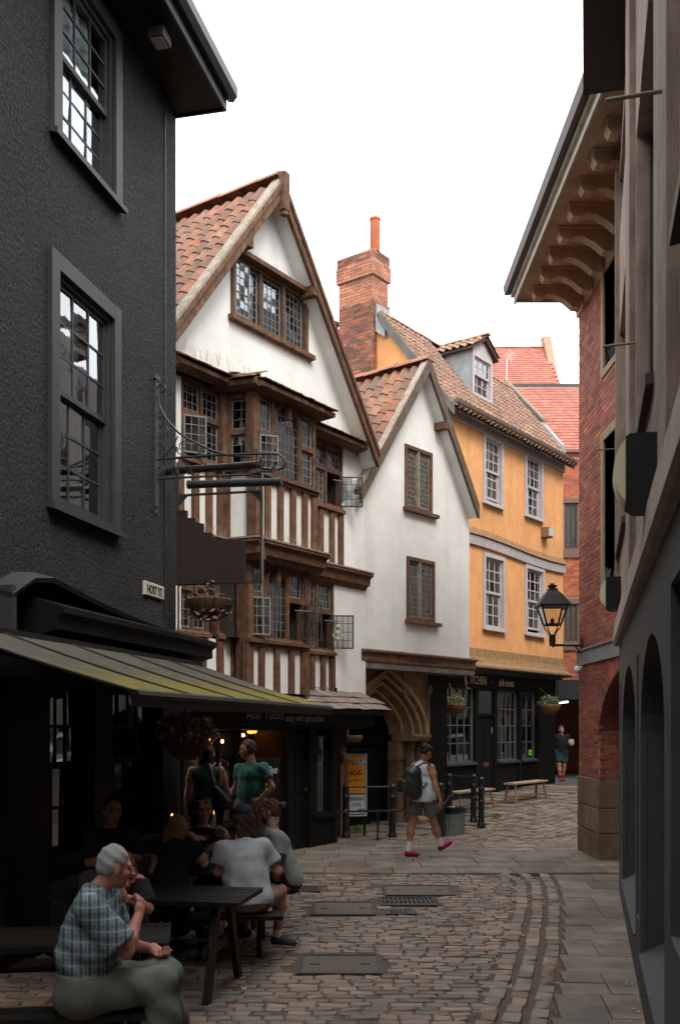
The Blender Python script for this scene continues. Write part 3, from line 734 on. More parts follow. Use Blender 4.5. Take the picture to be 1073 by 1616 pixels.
# ---- wrought-iron sign bracket
ub = LU(246); bk = thing('sign_bracket', LF.w(ub, 0, 4.5), 'scrolled wrought iron bracket with two tube lamps and hanging frame on the black building', 'sign bracket')
BF = LF.perp(ub)                 # u = out from the wall
def bw(s, z, v=0): return BF.w(s, v, z)
def bz(px, py):                  # point of the bracket plane
    return BF.uz(px, py)
WI = mat('wrought_iron', (.016, .016, .016), (.03, .026, .022), sc=14, rough=.5, spec=.5)
zt = bz(250, 600)[1]; zb = bz(250, 800)[1]
b = MB(); b.box(LF, ub-.045, ub+.045, 0, .02, zb, zt); b.add([LF.w(ub-.045, .01, zb), LF.w(ub+.045, .01, zb), LF.w(ub+.08, .012, zb-.1), LF.w(ub, .012, zb-.06), LF.w(ub-.06, .012, zb-.1)], [(0, 1, 2, 3, 4)]); b.box(LF, ub-.07, ub+.07, 0, .03, zt, zt+.06); b.build('wall_plate', mat('weathered_grey_iron', (.045, .044, .042), rough=.6), bk)
def P(px, py): s, z = bz(px, py); return bw(max(s, .0), z)
def spiral(cx, cy, r0, r1, a0, turns, n=26):
    c = bz(cx, cy); k = (bz(cx+10, cy)[0]-c[0])/10
    kz = (bz(cx, cy-10)[1]-c[1])/10; out = []
    for i in range(n+1):
        t = i/n; r = r0+(r1-r0)*t; a = a0+turns*2*math.pi*t; out.append(bw(c[0]+r*k*math.cos(a), c[1]+r*kz*math.sin(a)))
    return out
b = MB(); b.tube([P(247, 725), P(330, 719), P(400, 716), P(425, 716), P(440, 717), P(449, 723), P(451, 731), P(447, 738), P(439, 741), P(433, 737), P(433, 731), P(438, 729)], .014)
b.tube([P(247, 756), P(300, 753), P(395, 749), P(412, 744), P(426, 744), P(434, 735)], .013); b.build('arm', WI, bk)
b = MB(); b.tube([P(250, 625), P(252, 640), P(262, 660), P(282, 683), P(305, 697), P(335, 711), P(360, 718), P(395, 722)], .013)
b.tube(spiral(256, 614, 8, 4, -2.6, -.9), .012); b.build('brace', WI, bk)
b = MB()
for c in ((257, 679, 12, 2, 3.2, 1.6), (254, 706, 8, 2, 3.2, -1.3), (253, 741, 9, 2, 3.4, 1.2), (275, 711, 7, 2, 0, 1.4), (277, 745, 6, 2, 1, 1.2), (291, 703, 8, 2, 4, -1.4), (318, 716, 5, 1.5, 2, 1.3), (337, 715, 6, 2, 0, -1.4), (397, 708, 9, 2, -1.2, 1.6), (432, 733, 7, 2, 1, -1.2), (412, 731, 5, 2, 1, 1.2), (300, 745, 5, 1.5, 1, 1.2), (420, 733, 5, 1.5, 4, -1.2), (252, 655, 6, 1.5, 4, 1.2)):
    b.tube(spiral(*c), .007, 5)
b.tube([P(250, 726), P(262, 718), P(275, 702), P(281, 688)], .009, 5); b.tube([P(405, 717), P(405, 748)], .008, 5); b.tube([P(422, 717), P(424, 744)], .008, 5); b.tube([P(275, 700), P(282, 715), P(300, 722)], .007, 5)
b.build('scrollwork', WI, bk, fix=False)
for (a, c, vv) in (((264, 744), (411, 733), -.12), ((298, 765), (443, 760), .14)):
    s0, z0 = BF.uz(*a, vv); s1, z1 = BF.uz(*c, vv); t = MB(); t.tube([BF.w(s0, vv, z0), BF.w(s1, vv, z1)], .045, 12)
    o = t.build('trough_lamp', mat('dull_black_tube', (.018, .018, .018), rough=.4, spec=.5), bk, sm=True)
    t = MB(); t.tube([BF.w(s0-.01, vv, z0), BF.w(s0+.02, vv, z0)], .05, 12); t.tube([BF.w(s1-.02, vv, z1), BF.w(s1+.012, vv, z1)], .05, 12); t.build('end_cap', WI, o, sm=True)
    t = MB()
    for q in (.25, .45, .7): m = Vector(BF.w(s0+(s1-s0)*q, vv, z0+(z1-z0)*q)); t.tube([m, m+Vector((BF.n[0]*-vv, BF.n[1]*-vv, .02))], .008, 5)
    t.build('stay', WI, o)
# ---- hanging signboard (seen from its dark underside and back)
s0, s1 = bz(280, 800)[0], bz(415, 800)[0]
hb = thing('hanging_signboard', bw((s0+s1)/2, 3.6), 'dark brown stepped pub signboard hanging in an iron frame from the scrolled bracket', 'sign')
zz = lambda px, py: bz(px, py)
pl = [zz(281, 922), zz(281, 806), zz(296, 806), zz(296, 818), zz(309, 818), zz(310, 824), zz(322, 827), zz(322, 840), zz(336, 842), zz(337, 850), zz(387, 853), zz(387, 918), zz(389, 921)]
b = MB(); b.prism(BF, pl, -.02, .02); b.build('board', mat('brown_signboard', (.020, .012, .009), (.028, .017, .012), sc=6, rough=.6), hb)
b = MB(); za, zc = zz(281, 760)[1], zz(281, 923)[1]
b.box(BF, s0-.02, s0+.02, -.012, .012, zc, za+.12); b.box(BF, s1-.03, s1-.012, -.012, .012, zc, za+.12); b.box(BF, s0, s1-.01, -.013, .011, zz(340, 779)[1]-.012, zz(340, 779)[1]+.012)
b.box(BF, s0, s1, -.013, .011, zc-.012, zc+.012)
for q, w in ((s0, 1), (s1-.01, -1)):
    for e, top in ((zz(340, 779)[1], -1), (zc, 1)): b.prism(BF, [(q, e), (q+w*.14, e), (q, e+top*.14)], -.008, .008)
b.build('frame', WI, hb)
b = MB(); b.tube([bw(s1-.002, zz(414, 745)[1], .0), bw(s1-.002, zz(414, 1003)[1], 0)], .008, 6); b.build('pale_rod', mat('galvanised_rod', (.36, .37, .36), rough=.4, metal=.4), hb)
b = MB()
for q in (s0, s1-.02):
    b.tube([bw(q, za+.1), bw(q, za+.22)], .012, 6)
    b.lathe(bw(q, za+.09), [(0, 0), (.02, .01), (.02, .04), (0, .05)], 8)
b.build('hanger', WI, hb)
# hanging basket below the signboard
u_, z_ = BF.uz(330, 945, 0)
def hanging_basket(c, r, label, trail, leafm, liner, n=240, chain=.4, seed=1, hook=None, bush=1.0):
    t = thing('hanging_basket', (c[0], c[1], c[2]-r*.8), label, 'hanging basket', 'hanging baskets')
    MB().lathe(c, [(r*.25, -r*.85), (r*.7, -r*.6), (r*.95, -.2*r), (r, 0), (r*.9, .02), (0, .02)], 14).build('coir_liner', liner, t, sm=True)
    w = MB()
    for k in range(10):
        a = k*math.pi/5; w.tube([(c[0]+r*1.02*q*math.cos(a), c[1]+r*1.02*q*math.sin(a), c[2]+h*r) for q, h in ((.3, -.9), (.72, -.62), (.97, -.2), (1.02, .02))], .005, 4)
    for k in range(4):
        a = k*math.pi/2+.4; w.tube([(c[0]+r*math.cos(a), c[1]+r*math.sin(a), c[2]), (c[0], c[1], c[2]+chain)], .004, 4)
    if hook: w.tube([(c[0], c[1], c[2]+chain), hook], .009, 5)
    w.build('wire_basket', IRON, t, fix=False)
    leaf_mass((c[0], c[1], c[2]+r*.28*bush), (r*bush, r*bush, r*.62*bush), n, r*.26, trail, seed).build('foliage', leafm, t, fix=False, kind='stuff')
    return t
COIR = mat('coir_fibre', (.12, .06, .030), (.07, .035, .02), sc=25, rough=.95, bump=(45, 1, .02))
DRYPK = mat('dry_purple_flowers', (.09, .06, .07), pal=[(.14, .06, .09), (.20, .13, .11), (.06, .05, .045), (.22, .10, .14)], rand=.3, rough=.9)
hanging_basket(BF.w(u_, .0, z_-.02), .27, 'brown hanging basket of faded purple flowers below the hanging signboard', .3, DRYPK, COIR, 260, .30, 3, hook=bw(u_, zc))
GREYPK = mat('greyish_pink_foliage', (.1, .07, .07), pal=[(.26, .20, .18), (.38, .27, .26), (.14, .12, .10), (.46, .33, .30)], rand=.3, rough=.9)
c = (-1.77, 11.4, 1.90)
hanging_basket(c, .26, 'bushy hanging basket of greyish pink foliage under the right end of the mossy awning', 0, GREYPK, COIR, 1500, .3, 5, bush=1.35, hook=(c[0], c[1], 2.42))
# ================================================================ TIMBER-FRAMED HOUSE
TF = Fr(.0259*18.0, 18.0, .68, 1)
PT = mat('clay_pantiles', (.3, .12, .07), pal=[(.30,.105,.055), (.36,.15,.085), (.24,.10,.06), (.15,.085,.06), (.33,.12,.06), (.20,.12,.09), (.40,.17,.10)], rand=.2, rough=.85, c2=(.14, .085, .06), sc=7, bump=(40, .5, .006), dirt=(.09, .075, .06), dsc=1.8, damt=.6)
RIDG = mat('ridge_clay', (.36, .15, .09), (.30, .13, .085), sc=8, rough=.85, rand=.15, bump=(30, .4, .006), dirt=(.17, .13, .10), dsc=3, damt=.6)
MORT = mat('verge_mortar', (.33, .29, .24), (.22, .18, .14), sc=9, rough=.95, bump=(18, .8, .02))
MOSS = mat('mossy_slates', (.15, .10, .05), pal=[(.16,.085,.045), (.24,.13,.035), (.10,.075,.055), (.30,.17,.03), (.13,.10,.08)], rand=.2, rough=.95, bump=(40, .8, .01))
STSL = mat('stone_slates', (.2, .17, .14), pal=[(.20,.15,.12), (.26,.20,.16), (.16,.13,.11), (.23,.19,.16)], rand=.18, rough=.9, bump=(30, .6, .01), dirt=(.12, .1, .07), dsc=4)
oh = thing('timber_framed_house', TF.w(-2.6, -2, 0), 'white gabled house with brown timber framing and two storeys of leaded bay windows', 'building')
ZG = 6.98                        # foot of the plastered gable
b = MB()
uv, zv = TF.uz(442, 282, .35); ue, ze = TF.uz(591, 703, .35); hw = ue-uv; pit = (zv-ze)/hw
AP, ZA = uv, zv                  # ridge position and height
def zroof(u): return ZA-abs(u-AP)*pit
UL = 2*AP-ue
# gable wall with attic window hole (fan of quads)
wg = (TF.U(364, .1), TF.U(484, .1), 8.14, 9.10)
def gz_(u): return zroof(u)-.16
us = sorted([UL+.1, wg[0], AP, wg[1], -.005]); b = MB()
for a, c in zip(us, us[1:]):
    if wg[0] <= (a+c)/2 <= wg[1]:
        b.add([TF.w(a, .1, ZG+.08), TF.w(c, .1, ZG+.08), TF.w(c, .1, wg[2]), TF.w(a, .1, wg[2])], [(0, 1, 2, 3)])
        b.add([TF.w(a, .1, wg[3]), TF.w(c, .1, wg[3]), TF.w(c, .1, gz_(c)), TF.w(a, .1, gz_(a))], [(0, 1, 2, 3)])
    else: b.add([TF.w(a, .1, ZG+.08), TF.w(c, .1, ZG+.08), TF.w(c, .1, max(gz_(c), ZG+.08)), TF.w(a, .1, max(gz_(a), ZG+.08))], [(0, 1, 2, 3)])
holes_wall(b, TF, wg[0], wg[1], wg[2], wg[3], [wg], .1, .25)
b.build('gable_wall', PLW, oh, fix=False)
# body of the house: side wall, back and lower front
b = MB(); D = -9
b.add([TF.w(0, 0.0, 2.5), TF.w(0, D, 2.5), TF.w(0, D, 6.9), TF.w(0, 0.0, 6.9)], [(0, 1, 2, 3)])
b.add([TF.w(UL, 0.0, 0), TF.w(UL, D, 0), TF.w(UL, D, 6.9), TF.w(UL, 0.0, 6.9)], [(0, 1, 2, 3)])
b.add([TF.w(UL, D, 0), TF.w(0, D, 0), TF.w(0, D, 6.9), TF.w(AP, D, ZA), TF.w(UL, D, 6.9)], [(0, 1, 2, 3, 4)])
b.add([TF.w(UL, D, 2.7), TF.w(0, D, 2.7), TF.w(0, -.02, 2.7), TF.w(UL, -.02, 2.7)], [(0, 1, 2, 3)])
b.build('side_wall', PLW, oh, fix=False)
# roof
VO = .38
rt = MB(); th = .06
for s in (-1, 1):
    e = AP+s*(hw+.02); A = [(AP, VO), (e, VO), (e, D), (AP, D)]
    P = [TF.w(u, v, zroof(u)-.05) for u, v in A]; Q = [TF.w(u, v, zroof(u)-.05-th) for u, v in A]; rt.hexa(Q+P)
roof = rt.build('roof', mat('roof_underside', (.075, .05, .038), (.05, .035, .028), sc=6, rough=.95), oh)
W3 = lambda u, v: TF.w(u, v, zroof(u)-.03)
tile_roof(roof, 'tile', W3(UL-.05, -7.4), W3(UL-.05, VO-.14), W3(AP-.12, -7.4), PT, .23, .30)
tile_roof(roof, 'tile', W3(2*AP-UL+.05, VO-.1), W3(2*AP-UL+.05, -5), W3(AP+.12, VO-.1), PT, .23, .30, limit=60)
ridge_tiles(roof, TF.w(AP, VO, ZA+.02), TF.w(AP, -7.5, ZA+.02), RIDG)
b = MB()
for s in (-1, 1):      # mortar fillet, brown barge board, plaster soffit
    e = AP+s*(hw+.05)
    b.hexa([TF.w(AP, VO-.16, zroof(AP)-.06), TF.w(e, VO-.16, zroof(e)-.06), TF.w(e, VO+.03, zroof(e)-.06), TF.w(AP, VO+.03, zroof(AP)-.06),
            TF.w(AP, VO-.14, zroof(AP)+.045), TF.w(e, VO-.14, zroof(e)+.045), TF.w(e, VO+.02, zroof(e)+.03), TF.w(AP, VO+.02, zroof(AP)+.03)])
b.build('verge_fillet', MORT, roof)
for s in (-1, 1):
    e = AP+s*(hw+.06); b = MB()
    b.hexa([TF.w(AP, VO-.03, zroof(AP)-.30), TF.w(e, VO-.03, zroof(e)-.30), TF.w(e, VO+.03, zroof(e)-.30), TF.w(AP, VO+.03, zroof(AP)-.30),
            TF.w(AP, VO-.03, zroof(AP)-.065), TF.w(e, VO-.03, zroof(e)-.065), TF.w(e, VO+.03, zroof(e)-.065), TF.w(AP, VO+.03, zroof(AP)-.065)])
    b.hexa([TF.w(AP, VO+.03, zroof(AP)-.12), TF.w(e, VO+.03, zroof(e)-.12), TF.w(e, VO+.06, zroof(e)-.12), TF.w(AP, VO+.06, zroof(AP)-.12),
            TF.w(AP, VO+.03, zroof(AP)-.02), TF.w(e, VO+.03, zroof(e)-.02), TF.w(e, VO+.06, zroof(e)-.02), TF.w(AP, VO+.06, zroof(AP)-.02)])
    b.build('barge_board', OAK, roof)
    b = MB(); b.hexa([TF.w(AP, .09, zroof(AP)-.30), TF.w(e, .09, zroof(e)-.30), TF.w(e, VO-.03, zroof(e)-.27), TF.w(AP, VO-.03, zroof(AP)-.27),
            TF.w(AP, .09, zroof(AP)-.12), TF.w(e, .09, zroof(e)-.12), TF.w(e, VO-.03, zroof(e)-.12), TF.w(AP, VO-.03, zroof(AP)-.12)]); b.build('soffit', PLW, roof)
b = MB(); b.box(TF, AP-.07, AP+.07, VO+.0, VO+.11, ZA-.52, ZA+.06); b.lathe(TF.w(AP, VO+.055, ZA-.62), [(.01, 0), (.06, .03), (.05, .1), (.03, .11)], 8); b.build('finial', OAK, roof)
for (px, py) in ((489, 463), (382, 384)):
    u, z = TF.uz(px, py, .25); b = MB(); b.box(TF, u-.09, u+.09, .1, VO+.02, z-.08, z+.08); b.build('purlin_end', OAK, roof)
# attic window
w = MB(); frame_box(w, TF, wg[0], wg[1], wg[2], wg[3], -.03, .14, .07, .06, .07)
n3 = [(wg[0]+.07), wg[0]+(wg[1]-wg[0])*.36, wg[0]+(wg[1]-wg[0])*.66, wg[1]-.07]
for k in (1, 2): w.box(TF, n3[k]-.03, n3[k]+.03, .0, .13, wg[2]+.06, wg[3]-.07)
w.box(TF, wg[0]-.06, wg[1]+.12, .09, .20, wg[2]-.06, wg[2]+.012); w.box(TF, wg[0]-.02, wg[1]+.1, .12, .26, wg[3]-.02, wg[3]+.05)
win = w.build('window', OAK, oh); room(TF, win, wg[0]+.02, wg[1]-.02, -.03, wg[2]+.02, wg[3]-.02)
IRW = mat('grey_iron_casement', (.20, .215, .215), (.14, .15, .15), sc=12, rough=.6)
for k in range(3):
    if k == 0: leaded(TF, win, n3[0]+.01, n3[1]-.28, wg[2]+.07, wg[3]-.08, .12, (.10, .115), IRW, tilt=.02); leaded(TF, win, n3[1]-.27, n3[1]-.03, wg[2]+.07, wg[3]-.08, .06, (.10, .115), IRW)
    else: leaded(TF, win, n3[k]+.03, n3[k+1]-.03, wg[2]+.07, wg[3]-.08, .06, (.10, .115), IRW)
spikes(TF, oh, wg[0], wg[1]+.1, .2, wg[3]+.05, 70, .1)
# --------- storeys: timber frame panels
def window_unit(fr, u0, u1, z0, z1, v, lights, transom=None, arch=False, fm=OAK, opens=(), post=.10, rm=True, lowcell=(.105, .135), curt=None):
    """oak frame split in vertical lights by mullions, with a transom, leaded"""
    w = MB(); frame_box(w, fr, u0, u1, z0, z1, v-.12, v, post*.55, .07, .07)
    w.run(fr, [(v-.02, z0-.05), (v+.06, z0-.05), (v+.06, z0+.0), (v-.02, z0+.05)], u0-.01, u1+.01)
    a = u0+post*.55; span = u1-u0-post*1.1; tot = sum(lights); xs = [a]
    for l in lights: xs.append(xs[-1]+span*l/tot)
    for x in xs[1:-1]: w.box(fr, x-.032, x+.032, v-.10, v-.008, z0+.07, z1-.07)
    if transom:
        for i, (p, q) in enumerate(zip(xs, xs[1:])):
            if arch and i == arch-1: continue
            w.box(fr, p+(.032 if i else 0), q-(.032 if i < len(lights)-1 else 0), v-.10, v-.004, transom-.04, transom+.04)
    win = w.build('window', fm, oh)
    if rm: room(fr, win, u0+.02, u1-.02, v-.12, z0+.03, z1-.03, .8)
    for i, (p, q) in enumerate(zip(xs, xs[1:])):
        p2, q2 = p+(.035 if i else .005), q-(.035 if i < len(lights)-1 else .005)
        if arch and i == arch-1:
            mid = (p2+q2)/2; hwd = (q2-p2)/2; zs = z1-.07-hwd*1.05
            def top(u, mid=mid, hwd=hwd, zs=zs): t = min(1, abs(u-mid)/hwd); return zs+hwd*1.05*math.sqrt(max(0, 1-t**1.6))
            leaded(fr, win, p2, q2, z0+.07, z1-.07, v-.055, lowcell, None, top=top)
            am = MB()
            for sgn in (-1, 1):
                pts = [(mid+sgn*hwd*math.cos(t), zs+hwd*1.05*math.sin(t)) for t in [k*math.pi/2/8 for k in range(9)]]
                for (c, d), (e, g) in zip(pts, pts[1:]):
                    am.hexa([fr.w(c, v-.10, d), fr.w(e, v-.10, g), fr.w(e, v+.005, g), fr.w(c, v+.005, d),
                             fr.w(c+sgn*.05, v-.10, d+.045), fr.w(e+sgn*.05*(1 if g < z1-.1 else 0), v-.10, g+.05), fr.w(e+sgn*.05*(1 if g < z1-.1 else 0), v+.005, g+.05), fr.w(c+sgn*.05, v+.005, d+.045)])
            am.box(fr, mid-.035, mid+.035, v-.05, v+.05, z1-.25, z1+.0); am.build('arched_head', fm, win)
            continue
        for (c, d, lo) in (((z0+.075, transom-.045, 1), (transom+.045, z1-.075, 0)) if transom else ((z0+.075, z1-.075, 1),)):
            if lo and i in opens:
                # casement leaf standing open, hinged on its near side unless told otherwise
                side = opens[i]; L = q2-p2
                if side[0] == 'L': f2 = fr.sub(p2, v-.02, side[1])
                else: f2 = fr.sub(q2, v-.02, side[1])
                leaded(f2, win, .01 if side[0] == 'L' else -L, L if side[0] == 'L' else -.01, c, d, 0, lowcell, IRON if side[0] == 'R' else IRW)
                st = MB(); st.bar(fr.w((p2+q2)/2, v-.03, c+(d-c)*.82), f2.w((.5 if side[0] == 'L' else -.5)*L, 0, c+(d-c)*.82), .012); st.build('stay', IRW, win)
            else: leaded(fr, win, p2, q2, c, d, v-.055, lowcell, IRW)
    if curt:
        for q in curt: curtain(fr, win, u0+(u1-u0)*q[0], u0+(u1-u0)*q[1], z0+.08, z0+(z1-z0)*q[2], v-.28)
    return win
def studs(fr, u0, u1, z0, z1, v, n, post=.12, mid=.11, ends=(1, 1)):
    p = MB(); p.add([fr.w(u0, v-.03, z0), fr.w(u1, v-.03, z0), fr.w(u1, v-.03, z1), fr.w(u0, v-.03, z1)], [(0, 1, 2, 3)]); p.build('plaster_panel', PLW, oh, fix=False)
    for i in range(n+1):
        if (i == 0 and not ends[0]) or (i == n and not ends[1]): continue
        u = u0+(u1-u0)*i/n; u = min(max(u, u0+mid/2), u1-mid/2); wd = post if i in (0, n) else mid
        s = MB(); s.box(fr, u-wd/2, u+wd/2, v-.06, v+.02+random.uniform(0, .01), z0, z1, j=.004); s.build('timber_stud', OAK, oh)
def rail(fr, u0, u1, z, v, h=.16, d=.1, name='timber_rail', m=None):
    s = MB(); s.box(fr, u0, u1, v-.1, v+d*.5, z-h/2, z+h/2-.05); s.box(fr, u0-.02, u1+.02, v-.1, v+d, z+h/2-.05, z+h/2); s.build(name, m or OAK, oh)
U = TF.U
# second floor: wall part left, bay, wall part right
zw0, zw1 = 5.86, 7.0; zj = 4.86
# left wall part (u from the house's left end to the bay)
uB0 = U(352, 0); uBf0 = U(402, .5); uBf1 = U(498, .5); uB1 = uBf1-.0
window_unit(TF, U(286), U(351), zw0, zw1+.02, 0, (1, 1), 6.52, opens={0: ('L', -.55)})
studs(TF, U(262), U(352), 4.80, zw0-.05, 0, 4)
b = MB(); b.add([TF.w(UL, -.0, 2.6), TF.w(U(286), 0, 2.6), TF.w(U(286), 0, ZG), TF.w(UL, 0, ZG)], [(0, 1, 2, 3)]); b.build('plaster_panel', PLW, oh, fix=False)
# bay cheeks and front
CF = TF.sub(uB0, 0, 0); pL = TF.w(uB0, 0, 0); pF = TF.w(uBf0, .5, 0); ck = Fr(pL[0], pL[1], pF[0]-pL[0], pF[1]-pL[1]); Lc = math.hypot(pF[0]-pL[0], pF[1]-pL[1])
window_unit(ck, .06, Lc-.02, zw0, zw1-.04, 0, (1,), 6.40, lowcell=(.13, .14), rm=False)
studs(ck, 0, Lc, 4.76, zw0-.05, 0, 1)
b = MB(); b.box(TF, uB0-.07, uB0+.07, -.1, .06, zw0-.1, zw1+.1); b.build('timber_post', OAK, oh)
b = MB(); b.box(TF, uBf0-.06, uBf0+.09, .38, .53, zw0-.1, zw1+.05); b.build('timber_post', OAK, oh)
BY = TF
window_unit(BY, uBf0+.07, uBf1, 5.80, 7.0, .5, (1, 2.0, 1), 6.42, arch=2, opens={0: ('L', -.6)}, rm=False)
room(TF, oh, uBf0+.1, uBf1-.02, .36, 5.8, 7.0, 1.3)
studs(BY, uBf0, uBf1+.02, 4.78, 5.76, .5, 5)
rail(BY, uBf0-.03, uBf1+.04, 5.76, .5, .10, .08)
b = MB(); b.add([TF.w(uBf1+.02, .5, 4.7), TF.w(uBf1+.02, 0, 4.7), TF.w(uBf1+.02, 0, 7.0), TF.w(uBf1+.02, .5, 7.0)], [(0, 1, 2, 3)]); b.build('bay_return', OAK, oh, fix=False)
# right wall part
uR0, uR1 = U(488), U(541)
window_unit(TF, uR0, uR1, 5.80, 6.93, 0, (1, 1), 6.45, opens={1: ('R', 2.25)}, curt=[(.52, .78, .5)])
studs(TF, uR0, uR1, 4.80, 5.75, 0, 3)
b = MB(); b.add([TF.w(uR1, 0, 2.52), TF.w(0, 0, 2.52), TF.w(0, 0, ZG), TF.w(uR1, 0, ZG)], [(0, 1, 2, 3)]); b.build('plaster_panel', PLW, oh, fix=False)
# mossy skirt roofs over the second-floor windows
def skirt(fr, u0, u1, v0, v1, z0, z1, m, name='skirt_roof', w=.16, l=.14, und=OAK):
    s = MB(); s.hexa([fr.w(u0, v0, z0-.10), fr.w(u1, v0, z0-.10), fr.w(u1, v1-.03, z0-.06), fr.w(u0, v1-.03, z0-.06), fr.w(u0, v0, z1), fr.w(u1, v0, z1), fr.w(u1, v1-.02, z0), fr.w(u0, v1-.02, z0)])
    r = s.build(name, und, oh); tile_roof(r, 'slate', fr.w(u0, v1, z0+.01), fr.w(u1, v1, z0+.01), fr.w(u0, v0, z1+.01), m, w, l, 'flat', 120, jit=.012); return r
skirt(TF, U(262), uB0+.02, .1, .32, 7.10, 7.24, MOSS)
skirt(ck, -.08, Lc+.12, .05, .26, 7.07, 7.20, MOSS)
skirt(TF, uBf0-.1, uBf1+.22, .1, .76, 7.05, 7.28, MOSS)
skirt(TF, uBf1+.2, -.10, .1, .33, 6.98, 7.08, MOSS)
spikes(TF, oh, U(270), uB0, .2, 7.25, 60, .16); spikes(TF, oh, uBf0, uBf1, .3, 7.25, 60, .14); spikes(TF, oh, uBf1+.2, -.3, .2, 7.08, 40, .10)
b = MB(); b.box(TF, uBf1+.12, -.08, .0, .26, 6.93, 6.99); b.build('timber_rail', OAK, oh)
# jetty between the floors
def jetty(fr, u0, u1, v0, v1, z):
    b = MB(); b.run(fr, [(v0, z-.30), (v1-.14, z-.30), (v1-.10, z-.24), (v1-.05, z-.22), (v1-.03, z-.10), (v1+.03, z-.06), (v1+.03, z-.01), (v0, z+.03)], u0, u1); b.build('jetty_moulding', OAK, oh)
    b = MB(); b.run(fr, [(v0, z-.01), (v1+.045, z-.015), (v1+.045, z+.012), (v0, z+.05)], u0-.01, u1+.015); b.build('jetty_capping', mat('weathered_capping', (.30, .22, .15), (.17, .12, .08), sc=10, rough=.9, bump=(20, .6, .01)), oh)
zt1 = 4.80
jetty(TF, U(262), uB0+.06, -.05, .14, zt1); jetty(ck, -.04, Lc+.14, -.1, .14, zt1-.003); jetty(TF, uBf0+.06, uBf1+.16, -.05, .64, zt1-.006); jetty(TF, uBf1+.10, -.03, -.05, .16, zt1-.009)
spikes(TF, oh, U(280), uB0, .1, zt1+.03, 50, .14); spikes(TF, oh, uBf0, uBf1, .56, zt1+.03, 70, .12)
# first floor
fz0, fz1, ftr = 3.36, 4.50, 4.02
v1 = .35; b0, b1 = U(388, v1), U(481, v1)
window_unit(TF, U(280), U(330), fz0+.02, fz1, 0, (1, 1), ftr)
window_unit(TF, U(343), U(374), fz0+.02, fz1, 0, (1,), None, arch=1)
studs(TF, U(262), U(374), 2.55, fz0-.03, 0, 4)
b = MB(); b.box(TF, U(374)-.05, b0+.05, .12, v1+.02, 2.45, zt1-.2, j=.006); b.build('timber_post', OAK, oh)
window_unit(TF, b0+.05, b1, fz0-.03, fz1+.0, v1, (1, 1.55, 1), ftr, arch=2, opens={0: ('L', -.6), 2: ('R', 2.1)}, rm=False)
room(TF, oh, b0-.1, b1-.02, v1-.13, fz0, fz1, 1.0)
studs(TF, b0, b1+.02, 2.55, fz0-.08, v1, 4)
rail(TF, b0+.05, b1+.05, fz0-.07, v1, .10, .08)
b = MB(); b.box(TF, b1-.02, b1+.10, v1-.10, v1+.03, 2.50, zt1-.2); b.build('timber_post', OAK, oh)
b = MB(); b.add([TF.w(b1+.03, v1, 2.5), TF.w(b1+.03, 0, 2.5), TF.w(b1+.03, 0, 4.7), TF.w(b1+.03, v1, 4.7)], [(0, 1, 2, 3)]); b.build('bay_return', OAK, oh, fix=False)
r0, r1 = U(474), U(527)
window_unit(TF, r0, r1, fz0-.06, fz1+.02, 0, (1, 1), ftr-.02, opens={1: ('R', 2.25)}, curt=[(.5, .75, .55)])
studs(TF, r0, r1, 2.60, fz0-.12, 0, 3)
b = MB(); b.add([TF.w(r1, 0, 2.52), TF.w(uR1, 0, 2.52), TF.w(uR1, 0, 4.6), TF.w(r1, 0, 4.6)], [(0, 1, 2, 3)]); b.build('plaster_panel', PLW, oh, fix=False)
# red flowers behind the arched window
c = TF.w(b0+.6, v1-.35, fz0+.12); fl = leaf_mass(c, (.28, .28, .09), 90, .06, 0, 4)
pot = thing('flower_box', (c[0], c[1], fz0+.02), 'window box of red flowers inside the arched first-floor window', 'flower box')
fl.build('flowers', mat('red_petals', (.3, .04, .04), pal=[(.38, .05, .05), (.5, .12, .12), (.25, .03, .05)], rough=.8), pot, fix=False, kind='stuff')
b = MB(); b.box(TF, b0+.3, b0+.9, v1-.45, v1-.25, fz0+.0, fz0+.09); b.build('trough', mat('terracotta', (.3, .12, .07), (.25, .1, .06), rough=.9), pot)
# small pale figurine hanging outside the right casement
p = TF.uz(533, 1005, .25); fg = thing('figurine', TF.w(p[0], .25, p[1]-.2), 'small pale jointed figurine hanging on the open right-hand casement', 'figurine')
BONE = mat('bone_white', (.5, .46, .38), (.4, .36, .3), rough=.8); c = Vector(TF.w(p[0], .25, p[1]))
b = MB(); b.ell(c+Vector((0, 0, .17)), (.035, .04, .045)); b.tube([c+Vector((0, 0, .13)), c+Vector((0, 0, -.02))], [.015, .028], 6); b.ell(c+Vector((0, 0, .06)), (.045, .035, .05)); b.ell(c+Vector((0, 0, -.04)), (.04, .035, .03))
for s in (-1, 1): b.tube([c+Vector((s*.045, 0, .1)), c+Vector((s*.08, 0, .03)), c+Vector((s*.05, -.03, -.03))], .011, 5); b.tube([c+Vector((s*.02, 0, -.05)), c+Vector((s*.05, -.02, -.13)), c+Vector((s*.03, 0, -.22))], .013, 5)
b.build('body', BONE, fg, fix=False)
